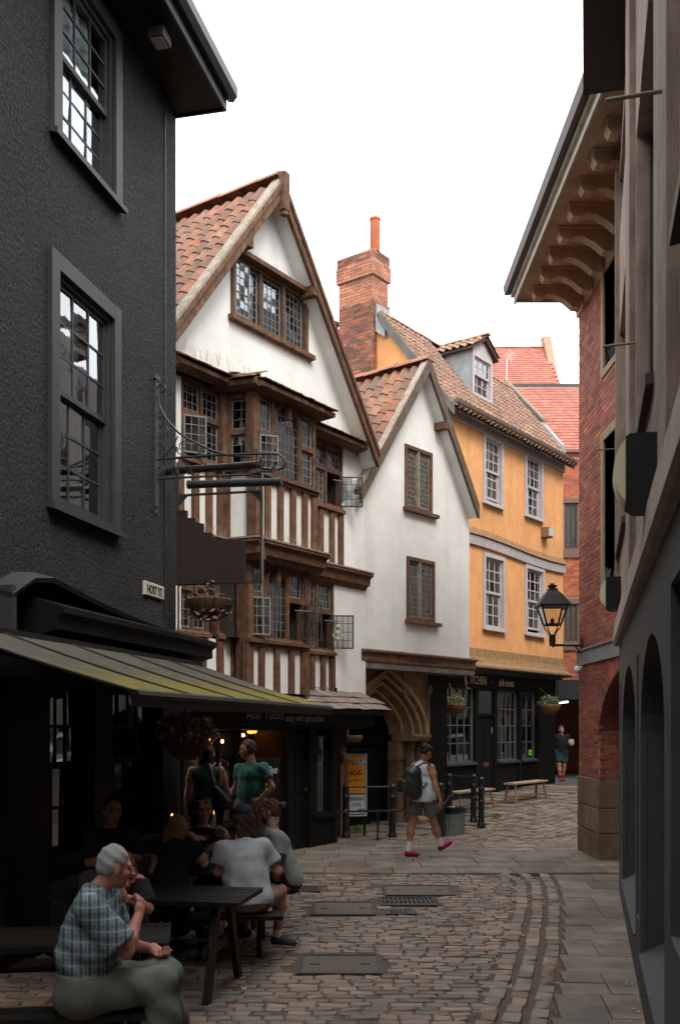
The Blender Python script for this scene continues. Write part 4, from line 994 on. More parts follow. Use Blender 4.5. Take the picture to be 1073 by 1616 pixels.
# --------- ground floor: pent roof, fascia, black shopfront
PRF = skirt(TF, U(262), .02-.2, .0, .62, 2.30, 2.62, STSL, 'pent_roof', .24, .20, BLK)
b = MB(); b.box(TF, U(262), -.38, .30, .42, 2.04, 2.27); b.box(TF, U(262), -.36, .42, .45, 2.235, 2.29); b.run(TF, [(.12, 1.98), (.34, 2.0), (.34, 2.05), (.12, 2.06)], U(262), -.5); b.build('shop_fascia', DARKP, oh)
CREAM = mat('cream_sign_paint', (.42, .36, .26), (.34, .29, .2), sc=30, rough=.7)
ua, za = TF.uz(420, 1128, .43); text('Ahh Toots', .21, TF, ua, .422, za-.065, CREAM, oh, sx=.98)
ua, za = TF.uz(482, 1133, .43); text('tasty and epicuritier', .15, TF, ua, .422, za-.05, CREAM, oh, sx=.86, shear=.15)
sf = .08; b = MB(); uS = U(532, sf)
for a, c in ((U(490, sf)-.02, U(495, sf)+.1), (uS-.14, uS), (U(455, sf), U(462, sf)+.04), (U(372, sf), U(380, sf))): b.box(TF, a, c, sf-.14, sf, 0, 2.05)
b.box(TF, U(262, sf), U(372, sf), sf-.14, sf-.02, 0, .55); b.box(TF, U(262, sf), uS, sf-.16, sf-.01, 1.97, 2.05); b.box(TF, U(495, sf), uS-.1, sf-.12, sf-.02, 0, .50)
b.box(TF, U(495, sf), uS-.10, sf-.1, sf+.05, .50, .56); b.box(TF, U(262, sf), U(374, sf), sf-.1, sf+.04, .55, .60)
b.build('shopfront', DARKP, oh)
b = MB(); b.add([TF.w(uS, sf, 0), TF.w(uS, -4, 0), TF.w(uS, -4, 2.7), TF.w(uS, sf, 2.7)], [(0, 1, 2, 3)]); b.build('passage_wall', DARKP, oh, fix=False)
ws = MB(); frame_box(ws, TF, U(496, sf)+.04, uS-.14, .56, 1.90, sf-.09, sf-.03, .035); ws.box(TF, (U(496)+uS)/2+.0, (U(496)+uS)/2+.03, sf-.08, sf-.035, .58, 1.88); w_ = ws.build('shop_window', DARKP, oh)
pane(TF, w_, U(496, sf)+.06, uS-.15, .58, 1.88, sf-.06)
room(TF, w_, U(496, sf), uS-.1, sf-.15, .5, 1.95, .7)
ws = MB(); frame_box(ws, TF, U(264, sf), U(374, sf), .60, 1.97, sf-.09, sf-.03, .04)
a0, a1 = U(264, sf), U(374, sf)
for k in (1, 2, 3): ws.box(TF, a0+(a1-a0)*k/4-.015, a0+(a1-a0)*k/4+.015, sf-.08, sf-.035, .64, 1.88)
ws.box(TF, a0, a1, sf-.08, sf-.033, 1.56, 1.59); w_ = ws.build('shop_window', DARKP, oh)
for k in range(4):
    for c, d in ((.62, 1.56), (1.60, 1.95)): pane(TF, w_, a0+(a1-a0)*k/4+.01, a0+(a1-a0)*(k+1)/4-.01, c, d, sf-.06)
# café interior seen through window and doorway
rm = room(TF, oh, U(258), U(456), sf-.16, .05, 2.04, 2.6, mat('cafe_wall', (.07, .045, .03), (.04, .03, .022), rough=.9))
door = MB(); door.box(TF, U(400, sf), U(404, sf), sf-.13, sf-.05, 0, 1.9); da, db = U(462, sf)+.04, U(490, sf)-.02
door.box(TF, da, db, sf-.12, sf-.07, 0, 1.92); dr = door.build('door', DARKP, oh)
b = MB()
for c, d in ((.25, .85), (.95, 1.75)): frame_box(b, TF, da+.1, db-.1, c, d, sf-.07, sf-.055, .03)
b.build('door_panel', DARKP, dr); b = MB(); b.lathe(TF.w(db-.08, sf-.03, 1.0), [(.0, -.03), (.02, -.02), (.025, 0), (.0, .015)], 8); b.build('handle', mat('brass', (.35, .22, .07), rough=.35, metal=.9), dr)
# projecting black hanging board at the passage corner
u_, z_ = TF.uz(551, 1178, .3)
pb = thing('projecting_sign', TF.w(uS+.12, .3, 1.6), 'plain black projecting board between the small cake shop window and the passage', 'sign')
b = MB(); b.box(TF, uS+.02, uS+.34, .02, .06, 1.66, 2.04); b.build('board', DARKP, pb)
b = MB(); b.box(TF, uS+.02, uS+.34, .02, .05, 2.04, 2.07); b.build('fixing_rail', IRON, pb)
# warm bulbs and hanging paper inside the café
BULB = mat('warm_bulb', (.9, .5, .2), rough=.4, emit=((1.0, .33, .08), 14))
for i, (px, py) in enumerate(((330, 1165), (351, 1170), (373, 1171), (393, 1166), (312, 1173), (384, 1160))):
    u, z = TF.uz(px, py, -.25); t = thing('light_bulb', TF.w(u, -.25, z), ['bare warm bulb %s on the string in the cafe window' % w for w in ('third from left', 'fourth from left', 'just left of the standing man', 'rightmost', 'leftmost, by the foliage', 'highest, above the standing man')][i], 'light bulb', 'string light bulbs')
    MB().ell(TF.w(u, -.25, z), (.022, .022, .03)).build('globe', BULB, t, sm=True, fix=False); b = MB(); b.tube([TF.w(u, -.25, z+.025), TF.w(u, -.25, z+.06)], .014, 6); b.build('cap', IRON, t)
b = MB(); b.tube([TF.w(*[TF.uz(px, py, -.25)[0], -.25, TF.uz(px, py, -.25)[1]+.06]) for px, py in ((300, 1168), (312, 1173), (330, 1165), (351, 1170), (373, 1171), (393, 1166), (410, 1160))], .005, 4)
tag(b.build('light_string', IRON), 'thin black cord of bulbs strung across the cafe window', 'cord')
for i, (px, py, s) in enumerate(((455, 1160, .14), (398, 1158, .16))):
    u, z = TF.uz(px, py, -1.1 if i == 0 else -.6); t = thing('pendant_lamp', TF.w(u, -.6, z), ('small amber lantern glowing in the cafe doorway', 'amber glass pendant glowing behind the standing man')[i], 'lamp')
    MB().lathe(TF.w(u, -.6, z), [(s*.25, 0), (s*.5, s*.1), (s*.5, s*.8), (s*.25, s)], 10).build('shade', mat('amber_glow', (.5, .2, .04), emit=((1, .36, .06), 1.6)), t, sm=True); b = MB(); b.tube([TF.w(u, -.6, z+s), TF.w(u, -.6, 2.0)], .006, 4); b.build('flex', IRON, t)
b = MB()
ca, cb = U(322, sf-.12), U(372, sf-.12)
for k in range(24):
    a = ca+(cb-ca)*k/24; d = ca+(cb-ca)*(k+1)/24; f = lambda u: 1.20+.36*abs(math.sin((u-ca)/(cb-ca)*math.pi*1.0+1.2))**.7
    b.add([TF.w(a, -.5, f(a)), TF.w(d, -.5, f(d)), TF.w(d, -.5, 1.82), TF.w(a, -.5, 1.82)], [(0, 1, 2, 3)])
b.build('cafe_curtain', mat('grey_net', (.30, .28, .25), (.24, .22, .2), rough=.95), oh, fix=False)
# ================================================================ WHITE GABLED HOUSE over the stone gateway
WF = Fr(.0259*18.1, 18.1, .833, 1)
gh = thing('white_gabled_house', WF.w(1.8, -2, 0), 'narrow white plastered gabled house with two small leaded windows above the stone archway', 'building')
WU = WF.U; VO2 = .25
ua_, za_ = WF.uz(677, 566, VO2); ue_, ze_ = WF.uz(752, 790, VO2); hw2 = ue_-ua_; pt2 = (za_-ze_)/hw2; UW = 3.50
zr2 = lambda u: za_-abs(u-ua_)*(pt2 if u > ua_ else pt2*.96)
w1 = (WU(638), WU(681), 6.24, 7.46); w2 = (WU(641), WU(685), 4.09, 5.315)
b = MB(); zb0 = 3.42
holes_wall(b, WF, .003, UW, zb0, 6.62, [w1, w2], 0, .2)
us = sorted([.003, .45, w1[0], ua_, w1[1], 2.8, ue_]); zc = lambda u: zr2(u)-.14
for a, c in zip(us, us[1:]):
    m_ = (a+c)/2
    lo = w1[3] if w1[0] < m_ < w1[1] else 6.62
    b.add([WF.w(a, 0, lo), WF.w(c, 0, lo), WF.w(c, 0, max(lo, zc(c))), WF.w(a, 0, max(lo, zc(a)))], [(0, 1, 2, 3)])
b.add([WF.w(ue_, 0, 6.62), WF.w(UW, 0, 6.62), WF.w(ue_, 0, zc(ue_)+.05)], [(0, 1, 2)])
b.build('wall', PLW, gh, fix=False)
b = MB(); b.add([WF.w(UW, 0, zb0), WF.w(UW, -5, zb0), WF.w(UW, -5, 6.7), WF.w(UW, 0, 6.7)], [(0, 1, 2, 3)])
b.add([WF.w(0, -5, zb0), WF.w(UW, -5, zb0), WF.w(UW, -5, 6.4), WF.w(ua_, -5, za_-.3), WF.w(0, -5, 6.9)], [(0, 1, 2, 3, 4)]); b.build('side_wall', PLW, gh, fix=False)
D2 = -5.2; rt = MB(); UL2 = -.45
for (e) in (UL2, ue_+.04):
    A = [(ua_, VO2), (e, VO2), (e, D2), (ua_, D2)]; rt.hexa([WF.w(u, v, zr2(u)-.11) for u, v in A]+[WF.w(u, v, zr2(u)-.05) for u, v in A])
r2 = rt.build('roof', mat('roof_underside', (.1, .1, .1)), gh)
W4 = lambda u, v: WF.w(u, v, zr2(u)-.03)
tile_roof(r2, 'tile', W4(UL2, D2), W4(UL2, VO2-.12), W4(ua_-.10, D2), PT, .23, .30)
tile_roof(r2, 'tile', W4(ue_+.03, VO2-.06), W4(ue_+.03, D2), W4(ua_+.1, VO2-.06), PT, .23, .30, limit=40)
ridge_tiles(r2, WF.w(ua_, VO2+.04, za_-.03), WF.w(ua_, D2, za_-.03), RIDG, .13)
WB = mat('grey_brown_board', (.13, .095, .07), (.08, .055, .04), sc=9, rough=.85, bump=(30, .6, .008, (1, 1, .2)))
for e in (UL2-.02, ue_+.07):
    b = MB()
    b.hexa([WF.w(ua_, VO2-.03, zr2(ua_)-.26), WF.w(e, VO2-.03, zr2(e)-.26), WF.w(e, VO2+.03, zr2(e)-.26), WF.w(ua_, VO2+.03, zr2(ua_)-.26),
            WF.w(ua_, VO2-.03, zr2(ua_)+.02), WF.w(e, VO2-.03, zr2(e)+.02), WF.w(e, VO2+.03, zr2(e)+.02), WF.w(ua_, VO2+.03, zr2(ua_)+.02)])
    b.build('barge_board', WB, r2)
    b = MB(); b.hexa([WF.w(ua_, VO2-.12, zr2(ua_)+.0), WF.w(e, VO2-.12, zr2(e)+.0), WF.w(e, VO2+.02, zr2(e)+.0), WF.w(ua_, VO2+.02, zr2(ua_)+.0),
            WF.w(ua_, VO2-.12, zr2(ua_)+.06), WF.w(e, VO2-.12, zr2(e)+.06), WF.w(e, VO2+.02, zr2(e)+.05), WF.w(ua_, VO2+.02, zr2(ua_)+.05)]); b.build('verge_fillet', MORT, r2)
    b = MB(); b.hexa([WF.w(ua_, .0, zr2(ua_)-.24), WF.w(e, .0, zr2(e)-.24), WF.w(e, VO2-.03, zr2(e)-.24), WF.w(ua_, VO2-.03, zr2(ua_)-.24),
            WF.w(ua_, .0, zr2(ua_)-.12), WF.w(e, .0, zr2(e)-.12), WF.w(e, VO2-.03, zr2(e)-.12), WF.w(ua_, VO2-.03, zr2(ua_)-.12)]); b.build('soffit', PLW, r2)
u, z = WF.uz(698, 673, .15); b = MB(); b.box(WF, u-.08, u+.08, .0, VO2+.02, z-.07, z+.07); b.build('purlin_end', OAK, r2)
GREYW = mat('weathered_pale_oak', (.28, .25, .21), (.17, .14, .11), sc=10, rough=.85, bump=(30, .5, .005, (1, 1, .15)))
PINK = mat('pink_cloth', (.45, .03, .13), (.3, .02, .08), sc=9, rough=.9)
for k, w in enumerate((w1, w2)):
    f = MB(); frame_box(f, WF, w[0], w[1], w[2], w[3], -.10, .025, .07, .06, .07); f.box(WF, w[0]-.05, w[1]+.14, .0, .10, w[2]-.07, w[2]+.0)
    o = f.build('window', OAK, gh); room(WF, o, w[0]+.01, w[1]-.01, -.2, w[2]+.01, w[3]-.01, .8)
    mid = w[0]+(w[1]-w[0])*(.50 if k == 0 else .47)
    s = MB(); s.box(WF, mid-.03, mid+.03, -.09, .015, w[2]+.06, w[3]-.07); s.build('mullion', GREYW, o)
    leaded(WF, o, w[0]+.075, mid-.035, w[2]+.07, w[3]-.075, -.035, (.075, .10), GREYW); leaded(WF, o, mid+.035, w[1]-.075, w[2]+.07, w[3]-.075, -.02, (.075, .10), GREYW)
    if k == 0: curtain(WF, o, w[0]+.28, w[0]+.48, w[2]+.3, w[3]-.2, -.14, PINK, 2, .02)
# jetty beam with shallow carved band, soffit below
u0, u1 = -.22, 3.62
b = MB(); b.run(WF, [(-.1, 3.20), (.06, 3.20), (.08, 3.24), (.08, 3.36), (.14, 3.40), (.14, 3.43), (.0, 3.46), (-.1, 3.46)], u0, u1, )
bm_ = b.build('jetty_beam', mat('stained_sandstone_beam', (.20, .115, .065), (.11, .06, .035), sc=5, rough=.9, bump=(14, .7, .015), streak=((.04, .028, .02), .8, (6, 6, 1.5))), gh)
b = MB(); b.box(WF, u0, u1, -.9, .055, 3.10, 3.197); b.build('jetty_soffit', mat('grey_soffit', (.20, .175, .15), (.12, .1, .09), rough=.95), gh)
ua2 = WU(638, .08); ub2 = WU(696, .08); text('SAINT BARTHOLOMEWS', .085, WF, (ua2+ub2)/2, .082, 3.27, mat('carved_shadow', (.07, .045, .03), rough=.9), bm_, sx=1.0, name='carving')
# ---- the gateway
SAND = mat('weathered_sandstone', (.26, .165, .09), (.15, .095, .055), sc=3.5, rough=.92, bump=(14, .8, .02), dirt=(.05, .036, .026), dsc=1.3, damt=.8, rand=.16)
SANL = mat('lit_sandstone', (.40, .25, .135), (.28, .17, .09), sc=5, rough=.9, bump=(20, .6, .01))  # lighter sandstone copy for the arch rolls: light catching them is put into the colour
gv = -.32; gt = thing('stone_gateway', WF.w(1.0, gv, 0), 'medieval moulded sandstone archway below the white gabled house', 'gateway')
uc, zs_ = 1.05, 1.86; zap = 3.13                       # arch centre, springing, outer apex
uo = WU(672, gv)-uc                                    # outer half-span
def arch_pts(h, top, n=14):                            # two-centred pointed arch, right half from springing to apex
    return [((1-t)**2*h+2*t*(1-t)*h*.96, 2*t*(1-t)*top*.56+t*t*top) for t in [i/n for i in range(n+1)]]
rings = [(uo, zap-zs_, .03), (uo-.07, zap-zs_-.06, -.10), (uo-.13, zap-zs_-.12, -.04), (uo-.20, zap-zs_-.19, -.20), (uo-.27, zap-zs_-.25, -.13), (uo-.36, zap-zs_-.33, -.34), (uo-.42, zap-zs_-.39, -.28), (uo-.46, zap-zs_-.43, -.60)]
PTS = [[(uc+p, zs_+q) for p, q in arch_pts(h, t)] for h, t, d in rings]
for side in (1, -1):
    b = MB()
    for k in range(len(rings)-1):
        A, B = PTS[k], PTS[k+1]; va, vb = gv+rings[k][2], gv+rings[k+1][2]; n = len(A)
        V = [WF.w(uc+side*(u-uc), va, z) for u, z in A]+[WF.w(uc+side*(u-uc), vb, z) for u, z in B]
        b.add(V, [(i, i+1, n+i+1, n+i) for i in range(n-1)])
    b.build('arch_moulding', SAND, gt, fix=False, sm=30)
for k, rr in ((0, .045), (2, .035), (4, .035), (6, .03)):       # roll mouldings
    A = PTS[k]; v = gv+rings[k][2]
    b = MB(); b.tube([WF.w(u, v, z) for u, z in A]+[WF.w(2*uc-u, v, z) for u, z in reversed(A[:-1])], rr, 7); b.build('roll_moulding', SANL, gt, sm=True)
# masonry either side and above, block by block
it = []; BK = []
for q in range(3):
    b = MB(); b.ebox(XY2 if False else WORLD, -.5, .5, -.5, .5, -.5, .5, .02); BK.append(mesh_of(b, 'stone_block', SAND))
def wall_blocks(fr, par, name, u0, u1, z0, z1, v, bh, bl, meshes, keep=None, th=.10, gap=.012, limit=290, jit=.004, vary=.25):
    it = []; z = z0; r = 0
    while z < z1-.01:
        h = min(bh*random.uniform(1-vary*.4, 1+vary*.4), z1-z) if vary else min(bh, z1-z); u = u0-(bl*.5 if r % 2 else 0); r += 1
        while u < u1-.005:
            l = bl*random.uniform(1-vary, 1+vary) if vary else bl; a, c = max(u, u0), min(u+l, u1); u += l
            if c-a < .03: continue
            if keep and not keep((a+c)/2, z+h/2): continue
            it.append((fr.mat((a+c)/2, v-th/2+random.uniform(-jit, jit), z+h/2) @ Matrix.Diagonal((c-a-gap, th, h-gap, 1)), random.randrange(len(meshes))))
        z += h
    pieces(name, par, it, meshes, limit)
A0 = PTS[0]
def outside(u, z):
    if z < zs_: return abs(u-uc) > uo-.02
    du = abs(u-uc)
    for (a, c), (d, e) in zip(A0, A0[1:]):
        if c <= z <= e: return du > (a+(d-a)*(z-c)/(e-c+1e-6)-uc)+.05
    return z > zap+.02
b = MB(); 
n = len(A0)
for side in (1, -1):
    V = [WF.w(uc+side*(u-uc), gv-.02, z) for u, z in A0]+[WF.w(uc+side*(uo+.05 if side > 0 else uo+.6), gv-.02, z) for u, z in A0]
    b.add(V, [(i, i+1, n+i+1, n+i) for i in range(n-1)])
b.add([WF.w(uc-uo-.6, gv-.02, zap), WF.w(uc+uo+.05, gv-.02, zap), WF.w(uc+uo+.05, gv-.02, 3.3), WF.w(uc-uo-.6, gv-.02, 3.3)], [(0, 1, 2, 3)])
b.build('masonry_core', SAND, gt, fix=False)
wall_blocks(WF, gt, 'stone_block', uc-uo-.5, uc+uo+.06, zs_, 3.20, gv+.01, .26, .42, BK, outside)
# jamb: clustered piers with capital band
for side in (1, -1):
    for h0, h1, v0, v1_ in ((uo-.12, uo+.03, gv-.16, gv+.02), (uo-.28, uo-.13, gv-.32, gv-.15), (uo-.47, uo-.29, gv-.62, gv-.31)):
        ws = sorted((uc+side*h0, uc+side*h1)); z = 0
        while z < zs_-.13:
            h = min(random.uniform(.28, .46), zs_-.12-z)
            if zs_-.12-z-h < .12: h = zs_-.12-z
            b = MB(); b.ebox(WF, ws[0]+random.uniform(0, .006), ws[1]-random.uniform(0, .006), v0, v1_+random.uniform(-.006, .006), z+.004, z+h-.004, .03); b.build('stone_block', SAND, gt); z += h
    a, c = sorted((uc+side*(uo-.50), uc+side*(uo+.08)))
    b = MB(); b.run(WF, [(gv-.5, zs_-.12), (gv+.03, zs_-.12), (gv+.07, zs_-.06), (gv+.08, zs_-.01), (gv+.04, zs_+.01), (gv-.5, zs_+.01)], a, c); b.build('capital_band', SAND, gt)
a, c = uc+uo+.04, uc+uo+.18; b = MB(); b.tube([WF.w(a+.02, gv+.0, zs_+.02), WF.w(a+.02, gv+.0, 2.72)], .045, 8); b.ell(WF.w(a+.03, gv+.02, 2.78), (.08, .08, .12)); b.build('carved_label_stop', SAND, gt, sm=True)
pl_ = MB(); pl_.run(WF, [(gv-.1, 0), (gv+.12, 0), (gv+.12, .16), (gv+.06, .22), (gv-.1, .22)], uc+uo-.36, uc+uo+.06); pl_.build('plinth', SAND, gt)
# dark passage behind with boarded and barred gate
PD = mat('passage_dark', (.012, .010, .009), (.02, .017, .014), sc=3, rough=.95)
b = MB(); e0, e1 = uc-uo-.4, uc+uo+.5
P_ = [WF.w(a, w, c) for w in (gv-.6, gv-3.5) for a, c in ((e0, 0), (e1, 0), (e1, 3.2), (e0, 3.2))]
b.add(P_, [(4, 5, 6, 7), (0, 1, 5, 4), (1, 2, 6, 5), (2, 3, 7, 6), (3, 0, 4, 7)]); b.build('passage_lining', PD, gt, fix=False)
q = MB(); q.box(WF, uc+uo+.07, uc+uo+.95, gv-.5, gv-.12, 0, 3.19); q.build('dark_side_post', DARKP, gt)
gte = thing('passage_gate', WF.w(uc, gv-.95, 0), 'tall black boarded gate with iron bars closing the stone archway', 'gate')
n = 16; ga, gb = uc-uo+.42, uc+uo-.42
for i in range(n):
    a = ga+(gb-ga)*i/n; b = MB(); b.box(WF, a+.004, a+(gb-ga)/n-.004, gv-.78, gv-.74, .08, 1.62); b.build('gate_board', DARKP, gte)
b = MB(); frame_box(b, WF, ga-.05, gb+.05, .02, 1.72, gv-.78, gv-.72, .07); b.build('gate_frame', DARKP, gte)
for i in range(n+1):
    a = ga+(gb-ga)*i/n; b = MB(); b.tube([WF.w(a, gv-.75, 1.72), WF.w(a, gv-.75, 2.9)], .011, 5); b.build('bar', IRON, gte)
# ---- estate agent's board and weathered plank by the passage mouth
pk = uS+.28
p0 = gnd(552, 1326); p1 = gnd(563, 1325)
BRD = mat('raw_plank', (.30, .17, .10), (.20, .11, .065), sc=12, rough=.85, bump=(30, .6, .006, (3, 3, .2)))
s_ = thing('timber_plank', (p0[0], p0[1]+.35, 0), 'raw brown upright plank at the passage corner behind the iron railing', 'plank')
bf = Fr(0, p0[1]+.35, 1, .25); 
def BU(px, py, v=0): return bf.uz(px, py, v)
ua, z0 = BU(537, 1323); ub, zt_ = BU(549, 1197); b = MB(); b.box(bf, ua, ua+.05, -.03, .03, 0, BU(535, 1205)[1], j=.003); b.build('thin_batten', mat('pale_batten', (.36, .28, .21), (.28, .21, .15), rough=.85), s_)
b = MB(); b.box(bf, ua+.055, ub, -.03, .03, 0, zt_, j=.004); b.build('board', BRD, s_)
to = thing('to_let_board', bf.w(BU(564, 1290)[0], .02, .3), 'orange and white TO LET agent board with graffiti standing behind the iron railing', 'sign')
l_, r_, zt2, zb2 = BU(546, 1200)[0], BU(579, 1200)[0], BU(560, 1190)[1], BU(560, 1288)[1]; zm = BU(560, 1252)[1]
WHT = mat('white_sign_paint', (.62, .64, .62), (.5, .52, .5), sc=9, rough=.6); ORG = mat('orange_sign_paint', (.80, .30, .015), (.70, .25, .01), sc=9, rough=.6); TEAL = mat('teal_sign_paint', (.02, .12, .19), rough=.6); BTX = mat('black_print', (.01, .01, .012), rough=.6); SPR = mat('white_spray', (.66, .66, .66), rough=.7)
b = MB(); b.box(bf, l_, r_, -.012, .0, zb2, zt2); b.build('panel', WHT, to)
b = MB(); b.box(bf, l_+.01, r_-.035, 0, .004, zm, zt2-.03); b.build('orange_field', ORG, to)
b = MB(); b.box(bf, l_+.01, r_-.02, 0, .003, zm-.025, zm-.001); b.box(bf, r_-.034, r_-.018, 0, .0035, zb2+.06, zt2-.03); b.box(bf, l_+.01, r_-.03, 0, .003, zt2-.028, zt2-.012); b.box(bf, l_+.01, r_-.03, 0, .003, zb2+.02, zb2+.045); b.build('teal_bands', TEAL, to)
mw = (l_+r_)/2-.01; H = zt2-zm
text('TO LET', .125, bf, mw, .005, zt2-.19, BTX, to, sx=.92)
text('office premises', .045, bf, mw, .005, zt2-.38, BTX, to, sx=.95); text('sq ft (93.38 sq m)', .045, bf, mw, .005, zt2-.49, BTX, to, sx=.82); text('www.rent.me/a', .04, bf, mw, .005, zt2-.555, BTX, to, sx=.8) if False else None
text('By order of the client', .034, bf, mw, .005, zm+.04, BTX, to, sx=.9) if False else None
text('BURSTON', .085, bf, mw, .005, zm-.13, TEAL, to, sx=.72); text('COOK', .085, bf, mw, .005, zm-.235, TEAL, to, sx=.72); text('0977', .085, bf, r_-.05, .005, zb2+.075, BTX, to, ax='RIGHT', sx=.72)
b = MB(); X = lambda f, g: bf.w(l_+(r_-l_)*f, .007, zt2-H*g)
b.tube([X(.05, .32), X(.1, .12), X(.22, .1), X(.2, .3), X(.35, .1), X(.42, .3), X(.52, .12)], .008, 4); b.tube([X(.55, .3), X(.62, .1), X(.6, .34), X(.78, .2), X(.9, .06), X(.8, .36)], .008, 4); b.tube([X(.62, .24), X(.95, .2)], .008, 4); b.build('white_graffiti', SPR, to, fix=False)
b = MB(); b.tube([X(.1, .5), X(.3, .42), X(.2, .52), X(.42, .4), X(.35, .52)], .008, 4); b.tube([X(.5, .5), X(.7, .4), X(.75, .5), X(.55, .53), X(.6, .42)], .008, 4); b.build('black_graffiti', BTX, to, fix=False)
for a in (l_+.03, r_-.06): b = MB(); b.box(bf, a, a+.04, -.05, -.013, 0, zt2-.02); b.build('post', BLK, to)
# ================================================================ ORANGE HOUSE with the kitchen shopfront
OF = Fr(6.38, 28.4, .75, 1)
OC = mat('orange_limewash', (.74, .36, .145), (.66, .30, .115), sc=3, rough=.92, bump=(18, .7, .02), dirt=(.50, .25, .11), dsc=.9, damt=.7, streak=((.38, .21, .11), .5, (4, 4, .45)))
LIL = mat('pale_lilac_paint', (.46, .41, .41), (.38, .34, .34), sc=6, rough=.8, bump=(30, .3, .004), streak=((.28, .24, .22), .4))
ho = thing('orange_house', OF.w(-3, -2, 0), 'orange limewashed house with white sash windows, pantiled roof and dormer above the black kitchen shop', 'building')
OU = OF.U; OL = -6.62; OR = .0; ZE = 9.62
wins = [(OU(761), OU(792), 7.60, 9.33), (OU(827), OU(855), 7.66, 9.36), (OU(761), OU(795), 4.47, 6.36), (OU(827), OU(857), 4.50, 6.36)]
b = MB(); holes_wall(b, OF, OL, OR, 3.55, ZE+.1, wins, 0, .16)
b.add([OF.w(OR, 0, 3.4), OF.w(OR, -4.6, 3.4), OF.w(OR, -4.6, ZE), OF.w(OR, 0, ZE)], [(0, 1, 2, 3)])
b.build('wall', OC, ho, fix=False)
RS = -1.75; ZR = 12.1; DB = -4.2                  # ridge set back, height, back eave
b = MB(); b.add([OF.w(OL, 0, 3.4), OF.w(OL, 0, ZE), OF.w(OL, RS, ZR), OF.w(OL, DB, 9.4), OF.w(OL, DB, 3.4)], [(0, 1, 2, 3, 4)])
b.add([OF.w(OR, 0, ZE), OF.w(OR, RS, ZR), OF.w(OR, DB, 9.4)], [(0, 1, 2)]); b.build('gable_end', OC, ho, fix=False)
PT2 = mat('pale_clay_pantiles', (.3, .15, .1), pal=[(.34,.165,.105), (.40,.215,.145), (.29,.135,.09), (.22,.14,.105), (.37,.18,.115), (.30,.18,.13)], rand=.16, rough=.9, c2=(.19, .125, .09), sc=7, bump=(40, .5, .006), dirt=(.14, .12, .09), dsc=1.4, damt=.5)
zo = lambda v: ZE-.05+(ZR-ZE)*(.22-v)/(.22-RS)
b = MB()
b.hexa([OF.w(OL-.08, .30, zo(.30)-.12), OF.w(OR+.1, .30, zo(.30)-.12), OF.w(OR+.1, RS, ZR-.18), OF.w(OL-.08, RS, ZR-.18), OF.w(OL-.08, .30, zo(.30)-.05), OF.w(OR+.1, .30, zo(.30)-.05), OF.w(OR+.1, RS, ZR-.09), OF.w(OL-.08, RS, ZR-.09)])
b.hexa([OF.w(OL-.08, DB-.2, 9.1), OF.w(OR+.1, DB-.2, 9.1), OF.w(OR+.1, RS, ZR-.18), OF.w(OL-.08, RS, ZR-.18), OF.w(OL-.08, DB-.2, 9.2), OF.w(OR+.1, DB-.2, 9.2), OF.w(OR+.1, RS, ZR-.09), OF.w(OL-.08, RS, ZR-.09)])
ro = b.build('roof', mat('roof_underside', (.1, .1, .1)), ho)
# dormer footprint in the slope
dA, dB = OF.uz(745, 600, -.45)[0], OF.uz(776, 600, -.45)[0]
DV = -.45; dz0 = zo(DV)+.05; dz1 = OF.uz(760, 565, DV)[1]+.1
def clip(P):
    d = (P.x-OF.o[0])*OF.d[0]+(P.y-OF.o[1])*OF.d[1]; v = (P.x-OF.o[0])*OF.n[0]+(P.y-OF.o[1])*OF.n[1]
    return not (dA+.05 < d < dB-.05 and v < DV-.05)
tile_roof(ro, 'tile', OF.w(OL-.05, .33, zo(.33)), OF.w(OR+.1, .33, zo(.33)), OF.w(OL-.05, RS+.06, ZR-.08), PT2, .22, .235, clip=clip)
ridge_tiles(ro, OF.w(OL-.05, RS, ZR-.04), OF.w(OR+.1, RS, ZR-.04), RIDG, .10, .4)
b = MB(); b.hexa([OF.w(OL-.14, .33, zo(.33)-.2), OF.w(OL-.05, .33, zo(.33)-.2), OF.w(OL-.05, RS, ZR-.25), OF.w(OL-.14, RS, ZR-.25), OF.w(OL-.14, .33, zo(.33)+.05), OF.w(OL-.05, .33, zo(.33)+.05), OF.w(OL-.05, RS, ZR-.0), OF.w(OL-.14, RS, ZR-.0)]); b.build('verge_board', LEAD if False else mat('dark_verge', (.09, .085, .08), (.13, .12, .11), sc=5, rough=.8), ro)
# right parapet with stone coping and small stack
b = MB(); b.hexa([OF.w(OR+.05, -.1, zo(-.1)-.3), OF.w(OR+.42, -.1, zo(-.1)-.3), OF.w(OR+.42, RS-.1, ZR-.4), OF.w(OR+.05, RS-.1, ZR-.4), OF.w(OR+.05, -.1, zo(-.1)+.18), OF.w(OR+.42, -.1, zo(-.1)+.18), OF.w(OR+.42, RS-.1, ZR+.2), OF.w(OR+.05, RS-.1, ZR+.2)]); b.build('parapet', LEAD, ho)
b = MB(); b.hexa([OF.w(OR+.0, -.7, zo(-.7)+.22), OF.w(OR+.46, -.7, zo(-.7)+.22), OF.w(OR+.46, RS-.15, ZR+.22), OF.w(OR, RS-.15, ZR+.22), OF.w(OR, -.7, zo(-.7)+.30), OF.w(OR+.46, -.7, zo(-.7)+.30), OF.w(OR+.46, RS-.15, ZR+.30), OF.w(OR, RS-.15, ZR+.30)]); b.build('coping', mat('lichened_coping', (.24, .19, .15), (.16, .13, .1), sc=6, rough=.9), ho)
BRK = mat('sooty_red_brick', (.2, .08, .05), pal=[(.26,.075,.045), (.32,.10,.055), (.17,.065,.05), (.12,.06,.045), (.36,.14,.08), (.22,.09,.06), (.14,.08,.06)], rand=.2, rough=.9, bump=(45, .6, .006), dirt=(.06, .045, .035), dsc=2.2, damt=.7)
